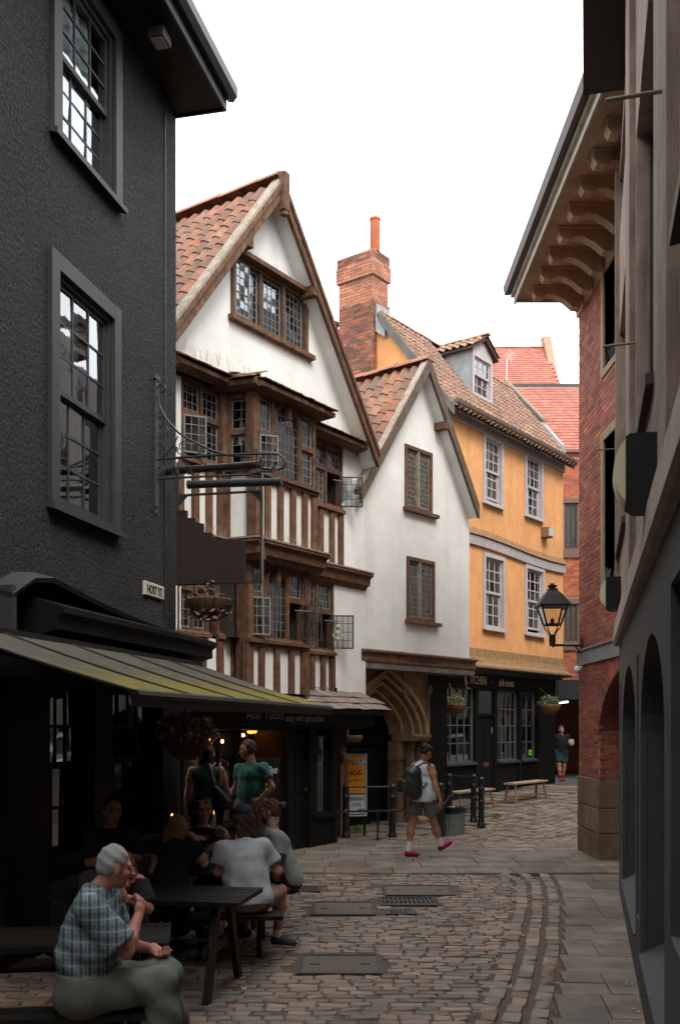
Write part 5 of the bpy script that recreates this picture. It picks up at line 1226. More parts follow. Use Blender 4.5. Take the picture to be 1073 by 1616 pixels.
BRM = mat('brick_mortar', (.30, .25, .20), (.20, .16, .13), sc=12, rough=.95)
def brick_mesh(m):
    b = MB(); b.ebox(WORLD, -.5, .5, -.5, .5, -.5, .5, .04); return [mesh_of(b, 'brick', m)]
BM1 = brick_mesh(BRK)
def brick_box(par, fr, u0, u1, v0, v1, z0, z1, meshes, core, limit, faces='fl', th=.05):
    b = MB(); b.box(fr, u0+.008, u1-.008, v0+.008, v1-.008, z0, z1); b.build('mortar_core', core, par)
    it = []; z = z0; r = 0
    while z < z1-.02:
        if 'f' in faces:
            u = u0-(.11 if r % 2 else 0)
            while u < u1:
                a, c = max(u, u0), min(u+.225, u1); u += .225
                if c-a > .04: it.append((fr.mat((a+c)/2, v1-th/2+random.uniform(-.004, .001), z+.0345) @ Matrix.Diagonal((c-a-.01, th, .062, 1)), 0))
        for fc, uu in (('l', u0+th/2), ('r', u1-th/2)):
            if fc in faces:
                v = v0-(.0 if r % 2 else .11)
                while v < v1-th:
                    a, c = max(v, v0), min(v+.225, v1-th); v += .225
                    if c-a > .04: it.append((fr.mat(uu+random.uniform(-.004, .003), (a+c)/2, z+.0345) @ Matrix.Diagonal((th, c-a-.01, .062, 1)) , 0))
        z += .0745; r += 1
    pieces('brick', par, it, meshes, limit, 'brick_courses')
ch = (OL-.03, OL+.47); cv1 = -.0
# chimney: corner surveyed at px 595
v_c = -1.886; s_w = 1.04
zt_ = 2.05+(1145-395)/1565*24.4
cs = MB(); cnp = thing('chimney_stack', OF.w(OL, v_c-.5, 9), 'tall sooty red brick chimney with a single terracotta pot rising behind the white gables', 'chimney')
BR2 = mat('fresh_orange_brick', (.4, .18, .1), pal=[(.42,.165,.09), (.48,.20,.11), (.36,.14,.085), (.30,.14,.10)], rand=.15, rough=.9, bump=(45, .5, .005), dirt=(.14, .09, .06), dsc=2.5, damt=.5)
BM2 = brick_mesh(BR2)
brick_box(cnp, OF, OL-.17, OL+.50, v_c-s_w, v_c, 9.3, zt_-1.35, BM1, BRM, 200)
brick_box(cnp, OF, OL-.17, OL+.50, v_c-s_w, v_c, zt_-1.35, zt_-.72, BM2, BRM, 90)
brick_box(cnp, OF, OL-.22, OL+.55, v_c-s_w-.05, v_c+.05, zt_-.72, zt_-.34, BM2, BRM, 60)
brick_box(cnp, OF, OL-.20, OL+.53, v_c-s_w-.03, v_c+.03, zt_-.34, zt_-.10, BM1, BRM, 40)
b = MB(); A = [OF.w(OL-.06, v_c+.04, zt_-.1), OF.w(OL+.54, v_c+.04, zt_-.1), OF.w(OL+.54, v_c-s_w-.04, zt_-.1), OF.w(OL-.06, v_c-s_w-.04, zt_-.1)]; B_ = [OF.w(OL+.1, v_c-.2, zt_+.02), OF.w(OL+.38, v_c-.2, zt_+.02), OF.w(OL+.38, v_c-s_w+.2, zt_+.02), OF.w(OL+.1, v_c-s_w+.2, zt_+.02)]
b.hexa(A+B_); b.build('flaunching', MORT, cnp)
c = Vector(OF.w(OL+.24, v_c-.22, zt_)); TC = mat('terracotta_pot', (.46, .13, .055), (.36, .10, .045), sc=6, rough=.8, dirt=(.2, .09, .06), dsc=2)
b = MB(); b.lathe(c, [(.12, 0), (.13, .02), (.125, .80), (.14, .81), (.14, .86), (.11, .87), (.10, .80), (0, .80)], 18); b.build('chimney_pot', TC, cnp, sm=True)
c2 = Vector(OF.w(OL+.24, v_c-.80, zt_)); b = MB(); b.lathe(c2, [(.11, -.02), (.12, .05), (.09, .07), (0, .07)], 12); b.build('capped_pot', mat('grey_cap', (.2, .2, .19), rough=.7), cnp, sm=True)
b = MB(); b.box(OF, OL+.50, OL+.53, v_c-.5, v_c+.03, ZR-.35, ZR+.35); b.box(OF, OL-.04, OL+.52, v_c+.0, v_c+.03, ZR-.40, ZR+.25)
b.hexa([OF.w(OL-.1, v_c+.03, ZR-.45), OF.w(OL+.6, v_c+.03, ZR-.42), OF.w(OL+.6, v_c+.3, ZR-.62), OF.w(OL-.1, v_c+.3, ZR-.66), OF.w(OL-.1, v_c+.03, ZR-.08), OF.w(OL+.6, v_c+.03, ZR-.02), OF.w(OL+.6, v_c+.3, ZR-.32), OF.w(OL-.1, v_c+.3, ZR-.36)])
b.build('lead_flashing', LEAD, cnp)
# neighbouring low stack with a black cowl, just showing past the gable
u_, z_ = OF.uz(529, 500, -4); nc = thing('rear_chimney', OF.w(OL-.5, -4.2, 9), 'small rear chimney with black cowl barely visible left of the tall brick stack', 'chimney')
q = Vector(((529-PCX)/FPX*28, 28, 2.05+(1145-520)/1565*28)); FW = Fr(q.x, q.y, 1, 0, 1)
b = MB(); b.box(WORLD, q.x-.35, q.x+.12, 28, 28.6, 9, q.z); b.build('stack', BRK, nc)
b = MB(); b.lathe((q.x+.0, 28.3, q.z), [(.09, 0), (.09, .2), (.13, .22), (.13, .3), (.05, .36), (0, .36)], 10); b.build('cowl', BLK, nc, sm=True)
b = MB(); b.lathe((q.x-.2, 28.3, q.z), [(.1, 0), (.09, .45), (.11, .5), (0, .5)], 10); b.build('chimney_pot', TC, nc, sm=True)
# dormer
dm = MB(); Zc = dz1
dm.add([OF.w(dA, DV, dz0-.05), OF.w(dA, DV, Zc), OF.w(dA, RS-.2, Zc)], [(0, 1, 2)]); dm.add([OF.w(dB, DV, dz0-.05), OF.w(dB, DV, Zc), OF.w(dB, RS-.2, Zc)], [(0, 1, 2)])
dr = dm.build('dormer', LEAD, ho, fix=False)
sash_window(OF, dr, dA, dB, dz0, Zc, DV+.0, 3, 2, 3, LIL, depth=.1, fw=.07, sw=.04, bar=.02, interior=False, name='dormer_window', split=.62) if False else None
w_ = sash_window(OF, ho, dA, dB, dz0, Zc-.06, DV+.0, 3, 2, 2, LIL, depth=.1, fw=.09, sw=.045, bar=.02, interior=True, name='dormer_window', split=.55)
b = MB(); ce = (dA+dB)/2; zrd = Zc+.42; e_ = .14
for s, e in ((1, dB+e_), (-1, dA-e_)):
    b.hexa([OF.w(ce, DV+.12, zrd-.08), OF.w(e, DV+.12, Zc-.04), OF.w(e, RS-1.0, Zc-.04), OF.w(ce, RS-1.0, zrd-.08), OF.w(ce, DV+.12, zrd-.02), OF.w(e, DV+.12, Zc+.02), OF.w(e, RS-1.0, Zc+.02), OF.w(ce, RS-1.0, zrd-.02)])
dro = b.build('dormer_roof', mat('roof_underside', (.1, .1, .1)), ho)
tile_roof(dro, 'tile', OF.w(dA-e_, RS-.9, Zc+.05), OF.w(dA-e_, DV+.14, Zc+.05), OF.w(ce-.03, RS-.9, zrd+.01), PT2, .22, .235, limit=60)
tile_roof(dro, 'tile', OF.w(dB+e_, DV+.14, Zc+.05), OF.w(dB+e_, RS-.9, Zc+.05), OF.w(ce+.03, DV+.14, zrd+.01), PT2, .22, .235, limit=60)
ridge_tiles(dro, OF.w(ce, DV+.2, zrd+.03), OF.w(ce, RS-.9, zrd+.03), RIDG, .09, .36)
b = MB(); b.add([OF.w(dA, DV+.01, Zc-.07), OF.w(dB, DV+.01, Zc-.07), OF.w(dB, DV+.01, Zc), OF.w(ce, DV+.01, zrd-.06), OF.w(dA, DV+.01, Zc)], [(0, 1, 2, 3, 4)]); b.build('dormer_gable', LIL, dro, fix=False)
# eaves board, gutter, string course, flared foot
b = MB(); b.box(OF, OL, OR+.02, .0, .05, ZE-.34, ZE-.06); b.run(OF, [(.0, ZE-.08), (.28, ZE-.12), (.28, ZE-.08), (.0, ZE+.0)], OL, OR+.05); b.build('eaves_board', LIL, ho)
b = MB(); b.run(OF, [(.28, ZE-.14), (.36, ZE-.15), (.40, ZE-.09), (.41, ZE-.02), (.37, ZE-.02), (.29, ZE-.05)], OL-.05, OR+.12); b.build('gutter', mat('brown_gutter', (.14, .095, .07), (.10, .07, .05), rough=.7), ho)
b = MB(); N = 14
for i in range(N):
    a, c = OL+(OR-OL)*i/N, OL+(OR-OL)*(i+1)/N; s = lambda u: .05*math.sin((u-OL)*.9)
    b.hexa([OF.w(a, 0, 6.42+s(a)), OF.w(c, 0, 6.42+s(c)), OF.w(c, .07, 6.42+s(c)), OF.w(a, .07, 6.42+s(a)), OF.w(a, 0, 6.66+s(a)), OF.w(c, 0, 6.66+s(c)), OF.w(c, .09, 6.64+s(c)), OF.w(a, .09, 6.64+s(a))])
b.build('string_course', LIL, ho)
MSO = mat('mossy_render', (.36, .19, .08), (.13, .095, .05), sc=14, rough=.95, bump=(30, 1, .02))
b = MB()
for i in range(N):
    a, c = OL+(OR-OL)*i/N, OL+(OR-OL)*(i+1)/N; s = lambda u: .05*math.sin((u-OL)*.9)
    b.hexa([OF.w(a, 0, 6.66+s(a)), OF.w(c, 0, 6.66+s(c)), OF.w(c, .13, 6.66+s(c)), OF.w(a, .13, 6.66+s(a)), OF.w(a, 0, 6.85+s(a)), OF.w(c, 0, 6.85+s(c)), OF.w(c, .01, 6.85+s(c)), OF.w(a, .01, 6.85+s(a))])
b.build('mossy_ledge', MSO, ho)
b = MB(); b.run(OF, [(0, 3.95), (.03, 3.75), (.10, 3.60), (.22, 3.52), (.22, 3.47), (-.2, 3.47), (-.2, 3.95)], OL, OR+.06); b.build('flared_foot', MSO, ho)
for k, w in enumerate(wins):
    cu = [[(0, .35, .0, .48), (.6, 1, .0, .48), (0, 1, .5, 1)], [(0, 1, .0, .46), (0, 1, .5, .8)], [(.0, .3, .0, .95), (.5, .75, .5, .9)], [(0, .4, .5, 1)]][k]
    YC = mat('yellow_curtain', (.52, .44, .18), (.42, .36, .14), sc=6, rough=.95)
    sash_window(OF, ho, w[0], w[1], w[2], w[3], .0, 3, 3, 3, LIL, depth=.14, fw=.10, sw=.05, bar=.028, proud=.05, split=.5, lift=(.1 if k in (0, 3) else 0), curt=[q+(YC,) if k > 1 else q for q in cu], sill=.06)
# security light box
u_, z_ = OF.uz(862, 841, .1); sb = thing('security_light', OF.w(u_, .1, z_-.12), 'small square brown wall light box on the orange house near its right edge', 'light')
b = MB(); b.box(OF, u_-.16, u_+.16, .0, .22, z_-.13, z_+.13); b.build('housing', mat('brown_housing', (.22, .12, .07), rough=.6), sb); b = MB(); b.box(OF, u_-.11, u_+.15, .22, .24, z_-.10, z_+.11); b.build('lens', mat('milky_lens', (.45, .48, .45), rough=.3), sb)
# ---------------------------------------------------------------- the black kitchen shopfront
kv = -.30; KU = lambda px: OF.U(px, kv); KL, KR = -6.9, OF.U(873, kv)
gl0 = 2.0
sp = MB()
holes = [(KU(689), KU(747), 1.13, 2.98), (KU(753), KU(781), 2.36, 2.94), (KU(753), KU(781), .12, 2.30), (KU(785), KU(815.5), 1.12, 2.96), (KU(822), KU(844), 1.12, 2.96)]
holes_wall(sp, OF, KL, KR, -.1, 3.0, holes, kv, .12); sp.add([OF.w(KR, kv, 0), OF.w(KR, -4.6, 0), OF.w(KR, -4.6, 3.5), OF.w(KR, kv, 3.5)], [(0, 1, 2, 3)]); sp.build('shopfront', DARKP, ho, fix=False)
b = MB(); b.box(OF, KL, KR+.02, kv-.05, kv+.06, 2.98, 3.36); b.build('fascia', DARKP, ho)
b = MB(); b.run(OF, [(kv, 3.36), (kv+.14, 3.36), (kv+.2, 3.42), (.20, 3.44), (.20, 3.465), (kv, 3.465)], KL, KR+.25); b.build('cornice', GREYP, ho)
b = MB()
for a, c in ((KU(748), KU(752.5)), (KU(816.5), KU(821)), (KU(846), KR)): q = MB(); q.box(OF, a, c, kv, kv+.05, .0, 2.98); q.build('pilaster', DARKP, ho)
for h in (holes[0], holes[3], holes[4]): q = MB(); q.run(OF, [(kv, h[2]-.07), (kv+.10, h[2]-.06), (kv+.10, h[2]-.02), (kv, h[2]+.02)], h[0]-.03, h[1]+.03); q.build('window_sill', GREYP, ho)
b.box(OF, KL, KU(752), kv, kv+.04, .0, .28); b.build('stall_riser', DARKP, ho); b = MB(); b.box(OF, KU(783), KU(821), kv, kv+.035, .0, .45); b.build('stall_riser', DARKP, ho)
for h, cols in ((holes[0], 5), (holes[3], 4), (holes[4], 2)):
    w = MB(); frame_box(w, OF, h[0], h[1], h[2], h[3], kv-.10, kv-.03, .04)
    n = cols; a0, a1 = h[0]+.04, h[1]-.04; c0, c1 = h[2]+.04, h[3]-.04
    for i in range(1, n): w.box(OF, a0+(a1-a0)*i/n-.012, a0+(a1-a0)*i/n+.012, kv-.09, kv-.045, c0, c1)
    for j in range(1, 4): w.box(OF, a0, a1, kv-.091, kv-.047, c0+(c1-c0)*j/4-.012, c0+(c1-c0)*j/4+.012)
    o = w.build('shop_window', mat('grey_green_glazing_bar', (.10, .105, .10), (.07, .07, .07), rough=.6), ho)
    for i in range(n):
        for j in range(4): pane(OF, o, a0+(a1-a0)*i/n, a0+(a1-a0)*(i+1)/n, c0+(c1-c0)*j/4, c0+(c1-c0)*(j+1)/4, kv-.07, glass('shop_glass', (.8, .84, .84), .09, .01, 1.2), tilt=.004)
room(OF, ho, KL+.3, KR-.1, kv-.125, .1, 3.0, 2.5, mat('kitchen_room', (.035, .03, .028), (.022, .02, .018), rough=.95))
# plum curtain, red sign, green sticker inside the windows
b = MB(); a, c = KU(712), KU(747); b.add([OF.w(a, kv-.5, 1.95), OF.w(c-.1, kv-.5, 1.9), OF.w(c-.1, kv-.5, 2.75), OF.w(a, kv-.5, 2.7)], [(0, 1, 2, 3)]); b.build('plum_drape', mat('plum_cloth', (.13, .035, .07), (.09, .025, .05), sc=6, rough=.95), ho, fix=False)
b = MB(); a = KU(787); b.box(OF, a, a+.26, kv-.20, kv-.19, 1.58, 2.05); b.build('window_poster', mat('pale_poster', (.42, .36, .3), rough=.8), ho); b = MB(); b.lathe(OF.w(a+.1, kv-.185, 1.82), [(0, -.004), (.11, -.003), (.11, .003), (0, .004)], 16, axis=(OF.n[0], OF.n[1], 0)); b.build('red_disc', mat('red_print', (.6, .02, .03), rough=.6), ho)
b = MB(); a = KU(837); b.box(OF, a, a+.20, kv-.066, kv-.060, 1.22, 1.38); b.build('green_sticker', mat('lime_sticker', (.14, .42, .02), rough=.6), ho)
# door
h = holes[2]; b = MB(); b.box(OF, h[0], h[1], kv-.11, kv-.07, h[2], h[3]); dr = b.build('door', DARKP, ho)
for zz in ((.25, .95), (1.1, 2.15)):
    for f in (.12, .55): b = MB(); frame_box(b, OF, h[0]+(h[1]-h[0])*f, h[0]+(h[1]-h[0])*(f+.33), zz[0], zz[1], kv-.07, kv-.055, .025); b.build('door_panel', DARKP, dr)
b = MB(); b.box(OF, (h[0]+h[1])/2-.02, (h[0]+h[1])/2+.24, kv-.07, kv-.06, 1.0, 1.12); b.build('letter_plate', mat('worn_copper', (.2, .08, .04), rough=.5, metal=.6), dr)
b = MB(); b.box(OF, h[1]-.12, h[1]-.06, kv-.07, kv-.04, 1.85, 2.0); b.build('door_bell', mat('chrome', (.6, .6, .6), rough=.3, metal=.9), dr)
h = holes[1]; pane(OF, dr, h[0], h[1], h[2], h[3], kv-.06); 
for i in range(11):          # louvred vent below the right window
    b = MB(); z = .42+.062*i; a, c = KU(824), KU(845); b.run(OF, [(kv, z), (kv+.05, z-.01), (kv+.05, z+.005), (kv, z+.045)], a, c); b.build('louvre', DARKP, ho)
b = MB(); n = 24
for i in range(n):           # tongue-and-groove panel
    a = KL+.6+(KU(747)-KL-.6)*i/n; b.box(OF, a+.01, a+(KU(747)-KL-.6)/n-.01, kv, kv+.015, .30, 1.04)
b.build('boarded_panel', DARKP, ho, kind='stuff')
SGN = mat('cream_lettering', (.66, .52, .38), (.56, .44, .32), sc=30, rough=.7)
u, z = OF.uz(749, 1084, kv+.06); text('K', .40, OF, OF.U(735, kv+.06), kv+.062, 3.06, SGN, ho, sx=.62); text('ITCHEN', .29, OF, OF.U(755, kv+.06), kv+.062, 3.09, SGN, ho, sx=.80)
text('•', .12, OF, OF.U(774.5, kv+.06), kv+.062, 3.13, SGN, ho); text('ahh toots', .27, OF, OF.U(798.5, kv+.06), kv+.062, 3.08, SGN, ho, sx=.80, shear=.12)
b = MB(); a = OF.U(735, kv+.06); b.tube([OF.w(a-.02, kv+.063, 3.06), OF.w(a+.02, kv+.063, 2.995), OF.w(a+.12, kv+.063, 2.965), OF.w(a+.18, kv+.063, 2.985)], .010, 4); b.build('lettering', SGN, ho)
GRN = mat('basket_greenery', (.06, .09, .03), pal=[(.07,.10,.03), (.11,.13,.05), (.045,.06,.025), (.13,.11,.06)], rand=.3, rough=.85)
COI2 = mat('pale_coir', (.22, .11, .05), (.14, .07, .035), sc=25, rough=.95, bump=(45, 1, .02))
u, z = OF.uz(716, 1112, .15); hanging_basket(OF.w(u, .15, z), .27, 'coir hanging basket of green heather below the Kitchen sign, left of the shop door', 0, GRN, COI2, 420, .22, 8, hook=OF.w(u, .02, z+.5))
u, z = OF.uz(867, 1113, .25); hanging_basket(OF.w(u, .25, z), .30, 'coir hanging basket of green heather at the right corner of the black kitchen shop', 0, GRN, COI2, 420, .22, 9, hook=OF.w(u-.2, .0, z+.5))
c = OF.w(KL+.25, kv+.08, 0); b = MB(); b.tube([OF.w(KU(686), kv+.1, 0), OF.w(KU(686), kv+.1, 3.35)], .045, 8); b.build('downpipe', BLK, ho, sm=True)
# ================================================================ FAR BRICK BUILDING with underpass
def at(px, py, Y): return Vector(((px-PCX)/FPX*Y, Y, CH+(PHY-py)/FPX*Y))
FT = mat('pale_red_roof_tiles', (.4, .16, .1), pal=[(.32,.11,.075), (.37,.135,.095), (.29,.095,.07), (.34,.125,.09)], rand=.10, rough=.9, dirt=(.30, .15, .12), dsc=1.5, damt=.3)
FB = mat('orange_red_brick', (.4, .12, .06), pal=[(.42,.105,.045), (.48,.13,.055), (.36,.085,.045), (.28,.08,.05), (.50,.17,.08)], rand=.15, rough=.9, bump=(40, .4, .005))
FST = mat('brown_stone_band', (.20, .12, .10), (.16, .095, .08), sc=4, rough=.9)
FX = Fr(0, 33.0, 1, 0, 1)                       # faces the camera: v = towards us
fb = thing('far_brick_building', (9, 35, 0), 'tall far building of orange brick and pale red tiles over a dark underpass', 'building')
xl, xr = at(840, 0, 33).x, 17.0
ze = at(0, 713, 33).z; zlt = at(0, 1077, 33).z; zlb = at(0, 1106, 33).z; zg = .38
wx0, wx1 = at(890, 0, 33).x, at(912, 0, 33).x
wz = [(at(0, 866, 33).z, at(0, 794, 33).z), (at(0, 1012, 33).z, at(0, 953, 33).z)]
b = MB(); holes_wall(b, FX, xl, xr, zlt, ze, [(wx0, wx1, *w) for w in wz], 0, .12)
b.add([FX.w(xl, 0, zlt), FX.w(xl, -9, zlt), FX.w(xl, -9, ze+3), FX.w(xl, 0, ze)], [(0, 1, 2, 3)]); b.build('wall', BRM, fb, fix=False)
BM3 = brick_mesh(FB)
wall_blocks(FX, fb, 'brick', at(884, 0, 33).x, at(912, 0, 33).x+2.5, zlt, ze-.05, .006, .075, .225, BM3, lambda u, z: not (u > wx0-.02 and (wz[0][0]-.3 < z < wz[0][1]+.2 or wz[1][0]-.3 < z < wz[1][1]+.2)), th=.05, gap=.012, vary=0, limit=290, jit=.002)
for z0, z1 in wz:
    b = MB(); frame_box(b, FX, wx0, wx1, z0, z1, -.08, .0, .08); b.box(FX, (wx0+wx1)/2-.02, (wx0+wx1)/2+.02, -.07, -.02, z0+.08, z1-.08); o = b.build('window', mat('brown_frame', (.06, .04, .035), rough=.6), fb)
    pane(FX, o, wx0+.08, wx1-.08, z0+.08, z1-.08, -.05, glass('pale_far_glass', (.5, .55, .55), .22, .06)); room(FX, o, wx0, wx1, -.12, z0, z1, .6, mat('pale_blind', (.42, .45, .45), rough=.9))
    b = MB(); b.box(FX, wx0-.1, wx1+.1, 0, .06, z0-.30, z0); b.box(FX, wx0-.1, wx1+.1, 0, .05, z1, z1+.16); b.build('stone_band', FST, fb)
b = MB(); b.box(FX, xl-.05, xr, 0, .12, ze-.04, ze+.06); b.build('eaves_band', FST, fb)
y2 = 35.6; zt = CH+(PHY-612)/FPX*y2
b = MB(); b.add([(xl-1.8, 33-.05, ze+.0), (xr, 33-.05, ze+.0), (xr, y2, zt), (xl-1.8, y2, zt)], [(0, 1, 2, 3)]); rf = b.build('roof', FT, fb, fix=False)
tile_roof(rf, 'tile', (at(800, 0, 33).x, 32.95, ze+.03), (at(912, 0, 33).x+2.5, 32.95, ze+.03), (at(800, 0, 33).x, y2, zt+.03), FT, .19, .175, 'flat', jit=.004)
b = MB(); g0 = at(798, 0, y2).x; b.box(WORLD, g0, 17, y2-.05, y2+.3, zt-.05, zt+.14); b.build('parapet_gutter', mat('dark_gutter', (.05, .047, .045), (.08, .075, .07), sc=4, rough=.7), fb)
b = MB(); b.box(WORLD, g0, 17, y2-.09, y2-.052, zt-.16, zt-.02); b.build('lead_flashing', LEAD, fb)
y3, y4 = 36.5, 39.2; z3 = CH+(PHY-606)/FPX*y3-.3; z4 = CH+(PHY-550)/FPX*y4; xa, xb = at(752, 0, y3).x, at(890, 0, y3).x
b = MB(); b.add([(xa, y3, z3), (xb, y3, z3), (at(860, 0, y4).x, y4, z4), (xa, y4, z4)], [(0, 1, 2, 3)]); b.box(WORLD, xa, 17, y3+.1, 44, 0, z3-.1); r3 = b.build('upper_roof', FT, fb, fix=False)
xs_ = lambda z: at(890, 0, y3).x+(at(862, 0, y4).x-at(890, 0, y3).x)*(z-z3)/(z4-z3)
tile_roof(r3, 'tile', (xa, y3, z3+.03), (xb, y3, z3+.03), (xa, y4, z4+.03), FT, .19, .175, 'flat', jit=.004, clip=lambda P: P.x < xs_(P.z)-.1)
ridge_tiles(r3, (xa, y4, z4), (at(857, 0, y4).x, y4, z4), FT, .10, .5)
A = at(857, 530, y4); B_ = at(869, 531, y4); Cc = at(890, 603, y3); Dd = at(878, 603, y3)
b = MB(); o_ = Vector((0, .6, .1)); b.hexa([Dd+Vector((0, 0, -1)), Cc+Vector((0, 0, -1)), Cc+o_+Vector((0, 0, -1)), Dd+o_+Vector((0, 0, -1)), A, B_, B_+o_, A+o_]); b.build('parapet', mat('tan_coping', (.36, .22, .14), (.28, .17, .11), sc=4, rough=.9), fb)
# aerial
an = thing('tv_aerial', at(800, 601, 36.0), 'thin grey television aerial on a pole in front of the far pale red roof', 'aerial')
b = MB(); p = at(799, 601, 36); q = at(799.5, 568, 36); b.tube([p, q], .025, 5); b.build('pole', mat('aerial_metal', (.45, .45, .45), rough=.5), an)
b = MB(); e = at(809, 557, 36); b.tube([q+Vector((0, 0, 0)), e], .015, 4)
for k in range(5): m = q.lerp(e, .2+k*.19); b.tube([m+Vector((-.14, 0, .12)), m+Vector((.14, 0, -.10))], .010, 4)
b.build('antenna', mat('aerial_metal', (.45, .45, .45)), an)
# underpass
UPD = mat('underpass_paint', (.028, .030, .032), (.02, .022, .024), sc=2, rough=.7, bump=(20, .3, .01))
x0u, x1u = at(855, 0, 31.5).x, 12.5
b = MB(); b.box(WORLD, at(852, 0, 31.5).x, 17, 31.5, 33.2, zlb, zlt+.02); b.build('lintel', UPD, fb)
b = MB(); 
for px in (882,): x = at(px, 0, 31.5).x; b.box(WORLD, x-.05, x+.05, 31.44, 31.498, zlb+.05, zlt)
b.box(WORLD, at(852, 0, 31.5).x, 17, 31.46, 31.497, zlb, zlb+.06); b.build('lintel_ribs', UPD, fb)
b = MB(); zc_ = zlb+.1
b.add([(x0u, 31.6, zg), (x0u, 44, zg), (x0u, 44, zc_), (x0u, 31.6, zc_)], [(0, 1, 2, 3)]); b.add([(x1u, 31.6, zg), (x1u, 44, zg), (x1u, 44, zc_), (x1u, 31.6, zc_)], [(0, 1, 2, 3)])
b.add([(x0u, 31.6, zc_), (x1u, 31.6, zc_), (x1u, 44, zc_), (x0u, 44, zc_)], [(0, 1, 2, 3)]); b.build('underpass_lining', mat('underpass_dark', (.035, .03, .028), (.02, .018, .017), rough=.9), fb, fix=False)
xw = at(903.5, 0, 38).x; b = MB(); b.box(WORLD, x0u, xw, 38, 38.3, zg, zc_); b.build('inner_wall', BRM, fb)
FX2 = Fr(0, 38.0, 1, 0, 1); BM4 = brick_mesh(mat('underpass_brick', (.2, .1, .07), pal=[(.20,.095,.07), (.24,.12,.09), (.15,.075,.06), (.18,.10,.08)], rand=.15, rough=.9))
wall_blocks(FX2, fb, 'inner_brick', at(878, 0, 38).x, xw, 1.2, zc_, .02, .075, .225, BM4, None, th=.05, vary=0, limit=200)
lt = thing('strip_light', at(890, 1107, 33.4), 'white fluorescent strip light on the underpass ceiling', 'light')
a, c = at(882, 1109, 33.6), at(896, 1107.5, 33.6); b = MB(); b.bar(a, c, .05, .06); b.build('tube', mat('lit_tube', (.9, .9, .9), emit=((1, .96, .88), 2.5)), lt); b = MB(); b.bar(a+Vector((0, .0, .05)), c+Vector((0, 0, .05)), .09, .04); b.build('fitting', BLK, lt)
# brick pier next to the kitchen shop
pr = thing('brick_pier', at(858, 1237, 29.8), 'slim red brick pier between the kitchen shop and the underpass', 'pier')
a, c = at(852, 0, 29.8).x, at(864, 0, 29.8).x; b = MB(); b.box(WORLD, a+.01, c-.01, 29.81, 30.4, zg-.05, 3.1); b.build('mortar_core', BRM, pr)
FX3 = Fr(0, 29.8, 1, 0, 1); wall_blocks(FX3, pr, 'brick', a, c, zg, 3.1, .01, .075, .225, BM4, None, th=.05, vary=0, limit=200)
# bright notice seen beside the pier
nb = thing('notice_panel', at(866, 1160, 31.2), 'white and yellow notice panel half hidden behind the brick pier', 'sign')
b = MB(); p, q = at(864, 1152, 31.2), at(868.5, 1128, 31.2); b.box(WORLD, p.x, q.x, 31.2, 31.23, p.z, q.z); b.build('panel', mat('notice_white', (.6, .62, .6), rough=.6), nb)
b = MB(); p, q = at(864, 1151, 31.19), at(868, 1144, 31.19); b.box(WORLD, p.x, q.x, 31.18, 31.198, p.z, q.z); b.build('yellow_patch', mat('notice_yellow', (.8, .5, .02), rough=.6), nb)
b = MB(); p = at(903, 0, 43); b.box(WORLD, p.x-.5, 14, 50, 50.3, 0, 9); b.build('building_beyond', mat('pale_far_wall', (.6, .58, .54), rough=.9), fb)
# ================================================================ RIGHT: red brick corner building
BX = 3.90; BF2 = Fr(BX, 0, 0, 1, -1)           # u = y, faces the street (-x)
RB = mat('red_stock_brick', (.26, .07, .05), pal=[(.36,.085,.05), (.43,.11,.06), (.31,.07,.048), (.22,.065,.05), (.47,.15,.085), (.25,.095,.075), (.38,.12,.075)], rand=.2, rough=.85, bump=(40, .5, .005), dirt=(.09, .045, .04), dsc=1.1, damt=.5)
LMR = mat('pale_lime_mortar', (.46, .36, .28), (.36, .27, .2), sc=9, rough=.95)
TAN = mat('tan_ashlar', (.27, .185, .105), (.20, .13, .075), sc=3, rough=.9, bump=(12, .5, .01), dirt=(.11, .075, .05), dsc=1.6, damt=.7, rand=.14)
TPT = mat('tan_painted_eaves', (.54, .37, .25), (.45, .30, .20), sc=4, rough=.85, bump=(14, .4, .008), dirt=(.18, .12, .08), dsc=1.6, damt=.5)
rb = thing('red_brick_building', (BX+2, 14.5, 0), 'red brick corner building with bracketed tan eaves and sandstone pier at its foot', 'building')
Y1, YA = 16.2, 14.93; ZS = 9.02
yw = (13.6, 14.62)
wz1, wz2 = (7.30, 8.80), (4.15, 6.25)
b = MB(); holes_wall(b, BF2, YA, Y1, 0, ZS+.1, [], 0, .1); holes_wall(b, BF2, 9.5, YA, 3.0, ZS+.1, [(yw[0], yw[1], *wz1), (yw[0], yw[1], *wz2)], 0, .3)
b.add([(BX, Y1, 0), (BX+7, Y1+1.2, 0), (BX+7, Y1+1.2, ZS), (BX, Y1, ZS)], [(0, 1, 2, 3)])
b.add([(BX, YA, 0), (BX+.5, YA, 0), (BX+.5, YA, 2.75), (BX, YA, 2.75)], [(0, 1, 2, 3)]); b.build('mortar_backing', LMR, rb, fix=False)
BM5 = brick_mesh(RB)
archc, archr = 12.85, 2.08                       # low segmental arch towards the camera
def kp(u, z):
    for w in (wz1, wz2):
        if yw[0]-.16 < u < yw[1]+.16 and w[0]-.12 < z < w[1]+.14: return False
    if 3.02 < z < 3.20: return False
    if u < YA+.02 and z < 3.0: return ((u-YA+1.88)/2.22)**2+((z-1.75)/(2.22*.62))**2 > 1 and z < 2.98
    return True
wall_blocks(BF2, rb, 'brick', 12.4, Y1, 1.24, ZS-.05, .006, .075, .225, BM5, kp, th=.05, gap=.012, vary=0, limit=290, jit=.002)
